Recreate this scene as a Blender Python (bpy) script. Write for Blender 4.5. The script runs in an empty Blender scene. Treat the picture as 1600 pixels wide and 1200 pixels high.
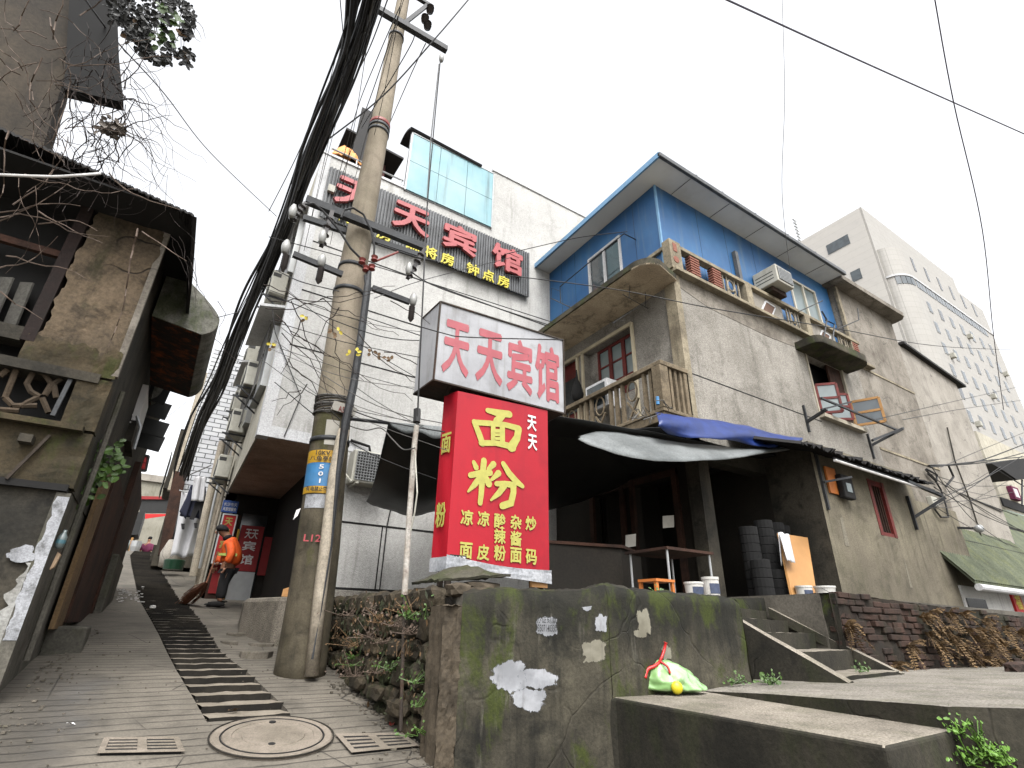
import bpy, bmesh, math, random
import numpy as np
from mathutils import Vector, Matrix, noise
random.seed(7)
D = bpy.data
SC = bpy.context.scene
COL = SC.collection

# ------------------------------------------------------------------ camera
F, PITCH, ROLL, YAW, EZ = 820.93, 0.43250674, 0.02096555, 0.56194202, 1.6
_fwd = np.array([math.sin(YAW)*math.cos(PITCH), math.cos(YAW)*math.cos(PITCH), math.sin(PITCH)])
_right = np.array([math.cos(YAW), -math.sin(YAW), 0.0])
_up = np.cross(_right, _fwd)
_r2 = math.cos(ROLL)*_right + math.sin(ROLL)*_up
_u2 = -math.sin(ROLL)*_right + math.cos(ROLL)*_up
_M = np.array([_r2, -_u2, _fwd])
_C = np.array([0, 0, EZ])
cam = D.objects.new('camera', D.cameras.new('camera'))
COL.objects.link(cam)
cam.data.sensor_width = 36.0
cam.data.lens = F*36.0/1600.0
cam.data.clip_start = 0.05
cam.data.clip_end = 2000
cam.matrix_world = Matrix(((_r2[0], _u2[0], -_fwd[0], 0), (_r2[1], _u2[1], -_fwd[1], 0), (_r2[2], _u2[2], -_fwd[2], EZ), (0, 0, 0, 1)))
SC.camera = cam

# ------------------------------------------------------------------ light: overcast sky
SUN_EL, SUN_AZ = math.radians(58), math.radians(200)
w = D.worlds.new('World'); SC.world = w; w.use_nodes = True
nt = w.node_tree; bg = nt.nodes['Background']
sky = nt.nodes.new('ShaderNodeTexSky'); sky.sky_type = 'NISHITA'; sky.sun_disc = False
sky.sun_elevation = SUN_EL; sky.sun_rotation = SUN_AZ
sky.air_density = 1.0; sky.dust_density = 6.0; sky.ozone_density = 1.0
hs = nt.nodes.new('ShaderNodeHueSaturation'); hs.inputs['Saturation'].default_value = 0.12
nt.links.new(sky.outputs[0], hs.inputs['Color']); nt.links.new(hs.outputs[0], bg.inputs[0])
bg.inputs[1].default_value = 0.15
sl = D.lights.new('sun', 'SUN'); sl.energy = 0.5; sl.angle = math.radians(30); sl.color = (1, .97, .92)
so = D.objects.new('sun', sl); COL.objects.link(so)
# azimuth measured like the sky's rotation (clockwise from +Y)
_sd = Vector((math.sin(SUN_AZ)*math.cos(SUN_EL), math.cos(SUN_AZ)*math.cos(SUN_EL), math.sin(SUN_EL)))
so.rotation_euler = _sd.to_track_quat('Z', 'Y').to_euler()
so.location = (0, -20, 40)
SC.view_settings.view_transform = 'Standard'; SC.view_settings.look = 'None'
SC.view_settings.gamma = 1.0; SC.view_settings.exposure = 1.75
SC.cycles.max_bounces = 8; SC.cycles.diffuse_bounces = 5

# ------------------------------------------------------------------ calibrated rays: point where a sight line meets a real plane
def ray(x, y): return _M.T @ np.array([x-800.0, y-600.0, F])
def on(ax, val, x, y):
    d = ray(x, y); i = 'xyz'.index(ax); t = (val-_C[i])/d[i]
    return Vector(_C + t*d)
def onY(v, x, y): return on('y', v, x, y)
def onX(v, x, y): return on('x', v, x, y)
def onZ(v, x, y): return on('z', v, x, y)
def dep(d, x, y): return Vector(_C + ray(x, y)/F*d)

# ------------------------------------------------------------------ mesh builder
class MB:
    def __init__(s): s.v = []; s.f = []; s.mi = []; s.cur = 0
    def m(s, i): s.cur = i; return s
    def face(s, pts):
        n = len(s.v); s.v += [tuple(p) for p in pts]; s.f.append(tuple(range(n, n+len(pts)))); s.mi.append(s.cur); return s
    def obox(s, o, a, b, c):
        o, a, b, c = Vector(o), Vector(a), Vector(b), Vector(c)
        if a.cross(b).dot(c) < 0: a, b = b, a
        n = len(s.v)
        s.v += [tuple(p) for p in (o, o+a, o+a+b, o+b, o+c, o+a+c, o+a+b+c, o+b+c)]
        for q in ((0, 3, 2, 1), (4, 5, 6, 7), (0, 1, 5, 4), (1, 2, 6, 5), (2, 3, 7, 6), (3, 0, 4, 7)):
            s.f.append(tuple(n+i for i in q)); s.mi.append(s.cur)
        return s
    def box(s, x0, x1, y0, y1, z0, z1):
        return s.obox((x0, y0, z0), (x1-x0, 0, 0), (0, y1-y0, 0), (0, 0, z1-z0))
    def bar(s, a, b, w, h, up=(0, 0, 1)):
        a, b = Vector(a), Vector(b); t = (b-a); tn = t.normalized(); u = Vector(up)
        side = tn.cross(u)
        if side.length < 1e-4: side = tn.cross(Vector((1, 0, 0)))
        side.normalize(); upv = side.cross(tn).normalized()
        return s.obox(a - side*w/2 - upv*h/2, t, side*w, upv*h)
    def prism(s, pts, vec):
        pts = [Vector(p) for p in pts]; vec = Vector(vec); n = len(pts)
        nrm = Vector((0, 0, 0))
        for i in range(n): nrm += pts[i].cross(pts[(i+1) % n])
        if nrm.dot(vec) > 0: pts.reverse()
        b = len(s.v); s.v += [tuple(p) for p in pts] + [tuple(p+vec) for p in pts]
        s.f.append(tuple(range(b, b+n))); s.mi.append(s.cur)
        s.f.append(tuple(range(b+2*n-1, b+n-1, -1))); s.mi.append(s.cur)
        for i in range(n):
            j = (i+1) % n
            s.f.append((b+j, b+i, b+n+i, b+n+j)); s.mi.append(s.cur)
        return s
    def tube(s, pts, r, n=8, caps=True):
        pts = [Vector(p) for p in pts]; k = len(pts)
        rs = r if isinstance(r, (list, tuple)) else [r]*k
        b = len(s.v); ref = None
        for i, p in enumerate(pts):
            t = (pts[min(i+1, k-1)] - pts[max(i-1, 0)])
            if t.length < 1e-9: t = Vector((0, 0, 1))
            t.normalize()
            if ref is None:
                ref = t.cross(Vector((0, 0, 1)))
                if ref.length < .05: ref = t.cross(Vector((1, 0, 0)))
            ref = (ref - t*ref.dot(t))
            if ref.length < 1e-6: ref = t.cross(Vector((0, 1, 0)))
            ref.normalize(); o = t.cross(ref)
            for j in range(n):
                a = 2*math.pi*j/n
                s.v.append(tuple(p + (ref*math.cos(a) + o*math.sin(a))*rs[i]))
        for i in range(k-1):
            for j in range(n):
                q = b+i*n
                s.f.append((q+j, q+(j+1) % n, q+n+(j+1) % n, q+n+j)); s.mi.append(s.cur)
        if caps:
            s.f.append(tuple(b+n-1-j for j in range(n))); s.mi.append(s.cur)
            s.f.append(tuple(b+(k-1)*n+j for j in range(n))); s.mi.append(s.cur)
        return s
    def lathe(s, c, prof, n=20, axis=(0, 0, 1)):
        c = Vector(c); ax = Vector(axis).normalized(); a = ax.orthogonal().normalized(); o = ax.cross(a)
        return s.tube_prof(c, prof, a, o, ax, n)
    def tube_prof(s, c, prof, a, o, ax, n):
        b = len(s.v); k = len(prof)
        for (r, h) in prof:
            for j in range(n):
                t = 2*math.pi*j/n
                s.v.append(tuple(c + ax*h + (a*math.cos(t)+o*math.sin(t))*max(r, 1e-4)))
        for i in range(k-1):
            for j in range(n):
                q = b+i*n
                s.f.append((q+j, q+(j+1) % n, q+n+(j+1) % n, q+n+j)); s.mi.append(s.cur)
        s.f.append(tuple(b+n-1-j for j in range(n))); s.mi.append(s.cur)
        s.f.append(tuple(b+(k-1)*n+j for j in range(n))); s.mi.append(s.cur)
        return s
    def grid(s, fn, nu, nv):
        b = len(s.v)
        for i in range(nu+1):
            for j in range(nv+1): s.v.append(tuple(fn(i/nu, j/nv)))
        for i in range(nu):
            for j in range(nv):
                q = b+i*(nv+1)+j
                s.f.append((q, q+nv+1, q+nv+2, q+1)); s.mi.append(s.cur)
        return s
    def add(s, verts, faces):
        b = len(s.v); s.v += [tuple(p) for p in verts]
        for f in faces: s.f.append(tuple(b+i for i in f)); s.mi.append(s.cur)
        return s
    def build(s, name, mats, parent=None, smooth=False, bevel=0, label=None, solid=0, loc=None, attr=None):
        if not isinstance(mats, (list, tuple)): mats = [mats]
        if parent is not None: org = WORLD[parent.name]
        elif loc is not None: org = Vector(loc)
        else:
            a = np.array(s.v); lo, hi = a.min(0), a.max(0)
            org = Vector(((lo[0]+hi[0])/2, (lo[1]+hi[1])/2, lo[2]))
        me = D.meshes.new(name)
        me.from_pydata([tuple(Vector(p)-org) for p in s.v], [], s.f)
        for mm in mats: me.materials.append(mm)
        if len(mats) > 1: me.polygons.foreach_set('material_index', s.mi)
        if smooth: me.polygons.foreach_set('use_smooth', [True]*len(me.polygons))
        me.update()
        o = D.objects.new(name, me); COL.objects.link(o)
        if parent is not None: o.parent = parent; WORLD[o.name] = org
        else: o.location = org; WORLD[o.name] = org
        if solid:
            md = o.modifiers.new('s', 'SOLIDIFY'); md.thickness = solid; md.offset = 0
        if attr is not None:
            at = me.attributes.new('wear', 'FLOAT', 'POINT'); at.data.foreach_set('value', attr)
        if bevel:
            md = o.modifiers.new('b', 'BEVEL'); md.width = bevel; md.segments = 2; md.limit_method = 'ANGLE'; md.angle_limit = math.radians(40)
        if label: o['label'] = label
        return o
WORLD = {}
def tag(o, label, cat, group=None):
    o['label'] = label; o['category'] = cat
    if group: o['group'] = group
    return o
def thing(name, label, cat, loc, group=None):
    o = D.objects.new(name, None); COL.objects.link(o); o.location = loc; o.empty_display_size = .1
    WORLD[o.name] = Vector(loc)
    return tag(o, label, cat, group)
def kind(o, k): o['kind'] = k; return o
def dup(root, loc, label, rz=0):
    r = root.copy(); COL.objects.link(r); r.location = loc; r.rotation_euler = (0, 0, rz); r['label'] = label
    WORLD[r.name] = Vector(loc)
    for ch in root.children:
        c = ch.copy(); COL.objects.link(c); c.parent = r
        for g in ch.children:
            d = g.copy(); COL.objects.link(d); d.parent = c
    return r
def fbm(p, o=4): return noise.fractal(Vector(p), 1.0, 2.0, o)
def lerp(a, b, t): return a+(b-a)*t

# ------------------------------------------------------------------ lettering: built-in font outlines turned into solid mesh
_txt = {}
def glyphs(body, bold=.0):
    k = (body, bold)
    if k not in _txt:
        c = D.curves.new('t', 'FONT'); c.body = body; c.offset = bold; c.fill_mode = 'FRONT'; c.resolution_u = 3
        o = D.objects.new('t', c); COL.objects.link(o)
        dg = bpy.context.evaluated_depsgraph_get(); dg.update()
        me = D.meshes.new_from_object(o.evaluated_get(dg))
        vs = np.array([v.co[:] for v in me.vertices]); fs = [tuple(p.vertices) for p in me.polygons]
        D.objects.remove(o); D.curves.remove(c); D.meshes.remove(me)
        lo, hi = vs.min(0), vs.max(0); sz = hi-lo; sz[sz == 0] = 1
        # boundary edges for the sides
        cnt = {}
        for f in fs:
            for i in range(len(f)):
                a, b = f[i], f[(i+1) % len(f)]
                cnt[(a, b)] = 1
        bnd = [e for e in cnt if (e[1], e[0]) not in cnt]
        _txt[k] = ((vs-lo)/sz, fs, bnd, sz[0]/sz[1])
    return _txt[k]
def text(mb, body, c, u, v, depth=.004, bold=.0):
    """body drawn in the rectangle centred at c with full edge vectors u (width) and v (height); strokes are
    fattened by laying shifted copies a hair above each other, which keeps dense characters clean"""
    c, u, v = Vector(c), Vector(u), Vector(v)
    if bold > .008:
        f = (bold-.006)*1.1; n0 = u.cross(v).normalized(); k = len(body); e = max(.0003, depth*.004)
        for i, (a, b) in enumerate(((f/k, 0), (-f/k, 0), (0, f), (0, -f))):
            text(mb, body, c+u*a*(1-f)+v*b*(1-f)+n0*e*i, u*(1-2*f/k), v*(1-2*f), depth, .006)
        return mb
    n = u.cross(v).normalized()*depth
    vs, fs, bnd, asp = glyphs(body, bold)
    P = [c + u*(p[0]-.5) + v*(p[1]-.5) for p in vs]
    b = len(mb.v); k = len(P)
    mb.v += [tuple(p) for p in P] + [tuple(p+n) for p in P]
    for f in fs: mb.f.append(tuple(b+k+i for i in f)); mb.mi.append(mb.cur)
    for (i, j) in bnd: mb.f.append((b+i, b+j, b+k+j, b+k+i)); mb.mi.append(mb.cur)
    return mb
def stroke(mb, pts, wd, u, v, o, lift):
    """rounded flat brush stroke through 2D points (in u,v metres from o), each stroke a hair above the last"""
    o, u, v = Vector(o), Vector(u), Vector(v); n = u.cross(v).normalized()
    ws = wd if isinstance(wd, (list, tuple)) else [wd]*len(pts)
    L = []; R = []
    for i, p in enumerate(pts):
        a = pts[max(i-1, 0)]; b = pts[min(i+1, len(pts)-1)]
        tx, ty = b[0]-a[0], b[1]-a[1]; l = math.hypot(tx, ty) or 1
        nx, ny = -ty/l, tx/l
        L.append((p[0]+nx*ws[i]/2, p[1]+ny*ws[i]/2)); R.append((p[0]-nx*ws[i]/2, p[1]-ny*ws[i]/2))
    def endcap(c, a, wd_):
        t = math.atan2(c[1]-a[1], c[0]-a[0])
        return [(c[0]+math.cos(t+s)*wd_/2, c[1]+math.sin(t+s)*wd_/2) for s in (.9, .3, -.3, -.9)]
    # build as strip of quads plus end fans
    m = len(pts)
    for i in range(m-1):
        q = [R[i], R[i+1], L[i+1], L[i]]
        mb.face([o+u*p[0]+v*p[1]+n*lift for p in q])
    for (c, a, wd_, lft, rgt) in ((pts[-1], pts[-2], ws[-1], L[-1], R[-1]), (pts[0], pts[1], ws[0], R[0], L[0])):
        e = endcap(c, a, wd_)
        mb.face([o+u*p[0]+v*p[1]+n*lift for p in ([lft]+e+[rgt])[::-1]])
    return mb
# ------------------------------------------------------------------ materials (procedural, driven by world position)
def S(r, g, b):
    f = lambda c: (c/255/12.92 if c/255 <= .04045 else ((c/255+.055)/1.055)**2.4)
    return (f(r)*.62, f(g)*.62, f(b)*.62, 1)
class NT:
    def __init__(s, name):
        s.mat = D.materials.new(name); s.mat.use_nodes = True; s.t = s.mat.node_tree
        s.bsdf = s.t.nodes['Principled BSDF']; s.pos = s.t.nodes.new('ShaderNodeNewGeometry').outputs['Position']
    def n(s, ty, **k):
        nd = s.t.nodes.new('ShaderNode'+ty)
        for a, b in k.items(): setattr(nd, a, b)
        return nd
    def link(s, a, b): s.t.links.new(a, b)
    def map(s, sc=(1, 1, 1), rot=(0, 0, 0), off=(0, 0, 0), src=None):
        m = s.n('Mapping'); s.link(src or s.pos, m.inputs[0]); m.inputs['Scale'].default_value = sc
        m.inputs['Rotation'].default_value = rot; m.inputs['Location'].default_value = off
        return m.outputs[0]
    def noise(s, vec, sc, det=6, rough=.6, dist=0):
        x = s.n('TexNoise'); s.link(vec, x.inputs['Vector']); x.inputs['Scale'].default_value = sc
        x.inputs['Detail'].default_value = det; x.inputs['Roughness'].default_value = rough; x.inputs['Distortion'].default_value = dist
        return x.outputs[0]
    def ramp(s, fac, a, b, ca=0., cb=1.):
        r = s.n('MapRange'); s.link(fac, r.inputs[0]); r.interpolation_type = 'SMOOTHSTEP'
        for i, v in ((1, a), (2, b), (3, ca), (4, cb)): r.inputs[i].default_value = v
        return r.outputs[0]
    def math(s, op, a, b=None):
        m = s.n('Math', operation=op)
        for i, v in ((0, a), (1, b)):
            if v is None: continue
            if isinstance(v, (int, float)): m.inputs[i].default_value = v
            else: s.link(v, m.inputs[i])
        return m.outputs[0]
    def mix(s, fac, a, b, mode='MIX'):
        m = s.n('Mix', data_type='RGBA', blend_type=mode)
        for i, v in ((0, fac), (6, a), (7, b)):
            if isinstance(v, (int, float)): m.inputs[i].default_value = v
            elif isinstance(v, tuple): m.inputs[i].default_value = v
            else: s.link(v, m.inputs[i])
        return m.outputs[2]
    def bump(s, h, strength, dist=.01, prev=None):
        b = s.n('Bump'); s.link(h, b.inputs['Height']); b.inputs['Strength'].default_value = strength; b.inputs['Distance'].default_value = dist
        if prev is not None: s.link(prev, b.inputs['Normal'])
        return b.outputs[0]
    def out(s, col, rough=.8, normal=None, metal=0., spec=.3):
        for k, v in (('Base Color', col), ('Roughness', rough)):
            if isinstance(v, (int, float, tuple)): s.bsdf.inputs[k].default_value = v
            else: s.link(v, s.bsdf.inputs[k])
        s.bsdf.inputs['Metallic'].default_value = metal; s.bsdf.inputs['Specular IOR Level'].default_value = spec
        if normal is not None: s.link(normal, s.bsdf.inputs['Normal'])
        return s.mat

def weathered(name, c1, c2, dirt=S(40, 38, 33), blot=.5, streak=.4, moss=None, moss_amt=0., rough=.85, grain=45, gb=.5, bump=.35, bd=.012, sc=1.2, peb=0., crack=0., metal=0., spec=.25, off=0., pits=0., lime=0., algae=None):
    k = NT(name); p = k.map(off=(off, off*1.7, off*.6))
    a = k.noise(p, sc, 7, .62); f = k.noise(p, grain, 4, .65)
    col = k.mix(k.ramp(a, .35, .68), c1, c2)
    big = k.noise(p, sc*2.6, 8, .7, .4)
    if blot: col = k.mix(k.math('MULTIPLY', k.ramp(big, .47, .72), blot), col, dirt)
    if streak:
        sp = k.map(sc=(7, 7, .55), off=(off, 1, 0)); sn = k.noise(sp, 1.3, 6, .62)
        sm = k.math('MULTIPLY', k.ramp(sn, .48, .76), k.ramp(k.noise(p, .9, 3), .3, .62))
        col = k.mix(k.math('MULTIPLY', sm, streak), col, dirt)
    if lime:
        ln = k.noise(k.map(sc=(9, 9, .7), off=(off+7, 2, 0)), 1.6, 7, .7)
        lm = k.math('MULTIPLY', k.ramp(ln, .56, .74), k.ramp(k.noise(k.map(off=(1, off, 0)), 1.1, 3), .46, .62))
        col = k.mix(k.math('MULTIPLY', lm, lime), col, S(158, 154, 140))
    if algae:
        sz = k.n('SeparateXYZ'); k.link(p, sz.inputs[0])
        zz = k.math('ADD', sz.outputs[2], k.math('MULTIPLY', k.noise(k.map(sc=(4, 4, .8)), 1.6, 6), 1.1))
        col = k.mix(k.math('MULTIPLY', k.ramp(zz, algae-off*0, algae+.45), .82), col, S(22, 23, 17))
    if moss:
        mn = k.noise(k.map(sc=(1.6, 1.6, .8), off=(3+off, 0, 0)), 1.7, 7, .68, .3)
        col = k.mix(k.math('MULTIPLY', k.ramp(mn, .5, .62), moss_amt), col, moss)
    g = k.ramp(f, .3, .7, 1-gb*.5, 1+gb*.35)
    cmb = k.n('CombineColor'); [k.link(g, cmb.inputs[i]) for i in range(3)]
    col = k.mix(1.0, col, cmb.outputs[0], 'MULTIPLY')
    h = k.math('ADD', k.math('MULTIPLY', f, .5), k.math('MULTIPLY', big, 1.0))
    if peb:
        vo = k.n('TexVoronoi'); k.link(p, vo.inputs['Vector']); vo.inputs['Scale'].default_value = 75
        vc = k.n('SeparateColor'); k.link(vo.outputs['Color'], vc.inputs[0])
        g2 = k.ramp(vc.outputs[0], .1, .95, 1-peb, 1+peb*.5); c3 = k.n('CombineColor'); [k.link(g2, c3.inputs[i]) for i in range(3)]
        col = k.mix(1.0, col, c3.outputs[0], 'MULTIPLY')
        h = k.math('SUBTRACT', h, k.math('MULTIPLY', vo.outputs['Distance'], 1.4))
    if pits:
        vo = k.n('TexVoronoi'); k.link(k.map(off=(off, 0, 0)), vo.inputs['Vector']); vo.inputs['Scale'].default_value = 9
        h = k.math('ADD', h, k.math('MULTIPLY', k.ramp(vo.outputs['Distance'], .05, .2), pits))
    if crack:
        vo = k.n('TexVoronoi', feature='DISTANCE_TO_EDGE'); wp = k.n('VectorMath', operation='ADD')
        nn = k.n('TexNoise'); k.link(p, nn.inputs['Vector']); nn.inputs['Scale'].default_value = 2.5
        ms = k.n('VectorMath', operation='SCALE'); k.link(nn.outputs['Color'], ms.inputs[0]); ms.inputs['Scale'].default_value = .45
        k.link(p, wp.inputs[0]); k.link(ms.outputs[0], wp.inputs[1]); k.link(wp.outputs[0], vo.inputs['Vector']); vo.inputs['Scale'].default_value = 1.1
        cm = k.math('MULTIPLY', k.ramp(vo.outputs['Distance'], .0, .012, 1, 0), k.ramp(k.noise(p, 1.1, 3), .45, .55))
        col = k.mix(k.math('MULTIPLY', cm, crack), col, S(25, 22, 20)); h = k.math('SUBTRACT', h, k.math('MULTIPLY', cm, .8))
    return k.out(col, rough, k.bump(h, bump, bd), metal, spec)

def plain(name, c, rough=.6, metal=0., spec=.4, var=.15, sc=6, dirt=None, da=.3, bump=0., stretch=(1, 1, 1)):
    k = NT(name); p = k.map(sc=stretch); a = k.noise(p, sc, 5, .6)
    g = k.ramp(a, .25, .75, 1-var, 1+var*.6); cc = k.n('CombineColor'); [k.link(g, cc.inputs[i]) for i in range(3)]
    col = k.mix(1.0, c, cc.outputs[0], 'MULTIPLY')
    if dirt: col = k.mix(k.math('MULTIPLY', k.ramp(k.noise(p, sc*.6, 7, .7), .48, .72), da), col, dirt)
    return k.out(col, rough, k.bump(a, bump, .01) if bump else None, metal, spec)

def glassy(name, c, rough=.08):
    k = NT(name); a = k.noise(k.map(), 1.3, 3); col = k.mix(k.ramp(a, .3, .7), c, tuple(x*1.8 for x in c[:3])+(1,))
    return k.out(col, rough, None, 0., .8)

def brickmat(name, c1, c2, mortar, bw, bh, msz=.02, rot=(0, 0, 0), rough=.6, dirt=S(50, 48, 44), da=.3, off=.5):
    k = NT(name); p = k.map(rot=rot); b = k.n('TexBrick'); k.link(p, b.inputs['Vector'])
    b.offset = off
    for n_, v in (('Color1', c1), ('Color2', c2), ('Mortar', mortar), ('Scale', 1.0), ('Mortar Size', msz), ('Brick Width', bw), ('Row Height', bh)): b.inputs[n_].default_value = v
    col = k.mix(k.math('MULTIPLY', k.ramp(k.noise(k.map(), 1.2, 7, .7), .45, .7), da), b.outputs[0], dirt)
    return k.out(col, rough, k.bump(b.outputs['Fac'], .3, -.004))

m_plaster = weathered('mossy_plaster', S(92, 87, 73), S(46, 43, 35), S(15, 16, 12), .97, 1.0, S(58, 66, 22), .95, grain=60, bump=.5, sc=1.1, crack=.15, pits=.3, off=0, lime=.55, algae=1.86)
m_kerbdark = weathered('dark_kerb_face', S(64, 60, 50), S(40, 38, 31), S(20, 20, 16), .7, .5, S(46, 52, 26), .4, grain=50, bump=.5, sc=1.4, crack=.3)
m_capmoss = weathered('mossy_cap', S(85, 82, 70), S(50, 48, 40), S(22, 22, 17), .7, .2, S(52, 60, 26), .6, grain=60, bump=.6, off=5)
m_rubble = weathered('rubble_stone', S(84, 74, 58), S(50, 45, 36), S(14, 14, 10), .8, .3, S(38, 48, 18), .7, grain=30, bump=.7, bd=.02, sc=2.2)
m_earth = weathered('wall_earth', S(36, 31, 24), S(20, 18, 14), S(10, 10, 8), .5, .1, S(26, 34, 12), .5, bump=.8, bd=.03)
m_pillar = weathered('tooled_stone', S(92, 82, 68), S(66, 58, 46), S(28, 25, 20), .5, .2, None, 0, bump=.6, grain=35)
m_whitewash = weathered('white_overpaint', S(178, 180, 184), S(150, 152, 156), S(64, 62, 56), .7, .35, None, 0, grain=90, bump=.25, sc=4)
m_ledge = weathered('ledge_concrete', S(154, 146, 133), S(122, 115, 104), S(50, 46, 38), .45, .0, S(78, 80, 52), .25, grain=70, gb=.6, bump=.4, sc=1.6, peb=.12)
m_road = weathered('road_concrete', S(152, 146, 136), S(122, 117, 108), S(60, 56, 48), .5, .0, S(92, 92, 66), .3, grain=60, gb=.7, bump=.4, sc=.8, peb=.2)
m_terr = weathered('terrace_concrete', S(110, 105, 96), S(80, 76, 68), S(40, 38, 32), .5, 0, None, 0)
m_house = weathered('pebbledash', S(172, 167, 158), S(138, 133, 124), S(76, 71, 63), .55, .5, None, 0, grain=55, gb=.3, bump=.4, bd=.010, peb=.26, sc=.8, lime=.08)
m_band = weathered('house_render', S(156, 149, 138), S(118, 111, 101), S(70, 62, 52), .6, .5, None, 0, bump=.35, crack=.4)
m_band2 = weathered('house_trim_concrete', S(168, 157, 134), S(126, 116, 98), S(50, 45, 36), .5, .5, None, 0, bump=.3, sc=2)
m_annex = weathered('annex_render', S(136, 128, 110), S(108, 101, 87), S(48, 46, 36), .5, .6, S(66, 68, 44), .25, bump=.25, sc=.8)
m_canopy = weathered('canopy_concrete', S(226, 208, 178), S(190, 172, 146), S(56, 50, 42), .75, .1, None, 0, bump=.4, sc=1.1, crack=.4)
m_canmoss = weathered('mossy_canopy', S(92, 86, 70), S(50, 47, 38), S(20, 21, 14), .85, .4, S(62, 70, 34), .8, bump=.5, sc=1.8)
m_hotel = weathered('hotel_stucco', S(214, 213, 209), S(198, 197, 193), S(120, 117, 110), .28, .55, None, 0, grain=38, gb=.25, bump=.35, bd=.01, sc=.5, peb=.08)
m_hotelside = weathered('hotel_tile_side', S(206, 200, 182), S(188, 182, 166), S(110, 104, 90), .4, .5, None, 0, bump=.15, sc=.8)
m_trimw = weathered('white_trim', S(222, 223, 225), S(206, 206, 206), S(130, 128, 122), .3, .4, None, 0, bump=.1)
m_soffbrown = weathered('brown_soffit', S(196, 168, 148), S(164, 138, 122), S(84, 70, 60), .4, 0, None, 0, bump=.15)
m_leftwall = weathered('left_house_concrete', S(120, 104, 84), S(86, 75, 60), S(26, 25, 19), .7, .4, S(50, 56, 26), .45, grain=34, gb=.5, bump=.6, bd=.02, sc=1.5, crack=.9, pits=.4)
m_leftmoss = weathered('left_house_mossy', S(84, 72, 52), S(56, 50, 34), S(17, 19, 11), .7, .6, S(56, 62, 20), .8, bump=.5, sc=2)
m_leftdark = weathered('left_house_soot_shade', S(74, 69, 59), S(44, 42, 36), S(18, 18, 15), .8, .8, None, 0, bump=.4, sc=1.4)  # soot tones also darkened to stand in for shade from neighbouring buildings
m_leftbase = weathered('left_house_base', S(108, 104, 95), S(76, 74, 66), S(40, 40, 34), .6, .6, S(64, 66, 40), .4, bump=.4, sc=1.4, off=3)
m_darkwood = weathered('brown_wood', S(76, 50, 38), S(50, 35, 28), S(22, 17, 14), .5, .6, None, 0, bump=.3, sc=2)
m_black = plain('sooty_black', S(22, 21, 20), .9, var=.3)
m_slab = weathered('worn_slab', S(118, 111, 100), S(92, 86, 77), S(46, 43, 37), .6, 0, S(70, 72, 46), .3, grain=60, gb=.5, bump=.5, sc=2)
m_coalshade = plain('coal_and_shade_black', S(13, 13, 13), .95, var=.3)
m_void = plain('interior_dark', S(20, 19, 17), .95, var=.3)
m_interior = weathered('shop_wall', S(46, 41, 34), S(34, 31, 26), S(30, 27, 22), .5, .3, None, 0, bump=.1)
m_tarpblk = plain('black_tarpaulin', S(26, 27, 26), .55, var=.35, bump=.3, sc=4)
m_tarpgry = weathered('grey_tarpaulin', S(126, 130, 130), S(100, 104, 104), S(74, 76, 74), .4, .1, None, 0, bump=.2, rough=.5, sc=2)
m_tarpblu = plain('blue_tarpaulin', S(26, 52, 118), .42, var=.3, bump=.25, sc=5)
def sheet(name, c, c2, dirt, da, seam=None, stretch=(6, 6, .4), rough=.45):
    k = NT(name); a = k.noise(k.map(), .7, 5); col = k.mix(k.ramp(a, .3, .7), c, c2)
    sn = k.noise(k.map(sc=stretch), 1.2, 6, .65)
    col = k.mix(k.math('MULTIPLY', k.ramp(sn, .5, .78), da), col, dirt)
    return k.out(col, rough, k.bump(sn, .08, .01), 0, .4)
m_blue = sheet('blue_sheet_cladding', S(58, 118, 170), S(40, 92, 144), S(104, 128, 146), .85)
m_aqua = sheet('aqua_hoarding', S(128, 176, 186), S(160, 190, 194), S(80, 104, 108), .8)
m_soffit = sheet('grey_soffit_sheet', S(246, 246, 242), S(232, 232, 228), S(190, 186, 176), .45, stretch=(1, 1, 1))
m_fascia = plain('blue_fascia', S(122, 168, 206), .5, var=.15, dirt=S(90, 100, 110))
m_gutter = weathered('grey_gutter', S(120, 122, 124), S(92, 94, 96), S(50, 50, 50), .5, .2, None, 0, metal=.3, rough=.5)
m_corr = weathered('corrugated_grey', S(120, 122, 124), S(96, 98, 100), S(56, 56, 56), .5, .8, None, 0, rough=.5, bump=.1)
m_corrblk = weathered('old_black_sheet', S(34, 33, 33), S(24, 24, 24), S(58, 46, 38), .3, .2, None, 0, rough=.7, bump=.3)
m_pink = plain('faded_red_letter', S(184, 92, 94), .5, var=.12, dirt=S(150, 70, 70), da=.4)
m_yell = plain('yellow_letter', S(222, 208, 74), .5, var=.1)
m_redpaint = plain('faded_red_film', S(172, 84, 92), .5, var=.12, dirt=S(178, 110, 116), da=.5, sc=9)
m_lightbox = weathered('grimy_white_box', S(180, 181, 184), S(156, 157, 161), S(110, 106, 100), .4, .8, None, 0, grain=90, gb=.08, bump=.05, rough=.45, sc=1.6)
m_boxrust = weathered('rusty_frame', S(70, 62, 54), S(48, 42, 38), S(92, 58, 36), .5, .3, None, 0, bump=.3)
m_redvinyl = weathered('red_vinyl', S(180, 28, 44), S(166, 26, 42), S(128, 26, 40), .35, .4, None, 0, grain=120, gb=.06, bump=.12, bd=.02, rough=.42, sc=1.2)
m_letgold = plain('gold_lettering', S(182, 178, 88), .5, var=.12, sc=20)
m_letwhite = plain('white_lettering', S(226, 224, 222), .5, var=.08)
m_silver = weathered('silver_hem', S(190, 192, 196), S(150, 153, 158), S(104, 106, 110), .4, .4, None, 0, rough=.4, bump=.15, sc=3)
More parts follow.
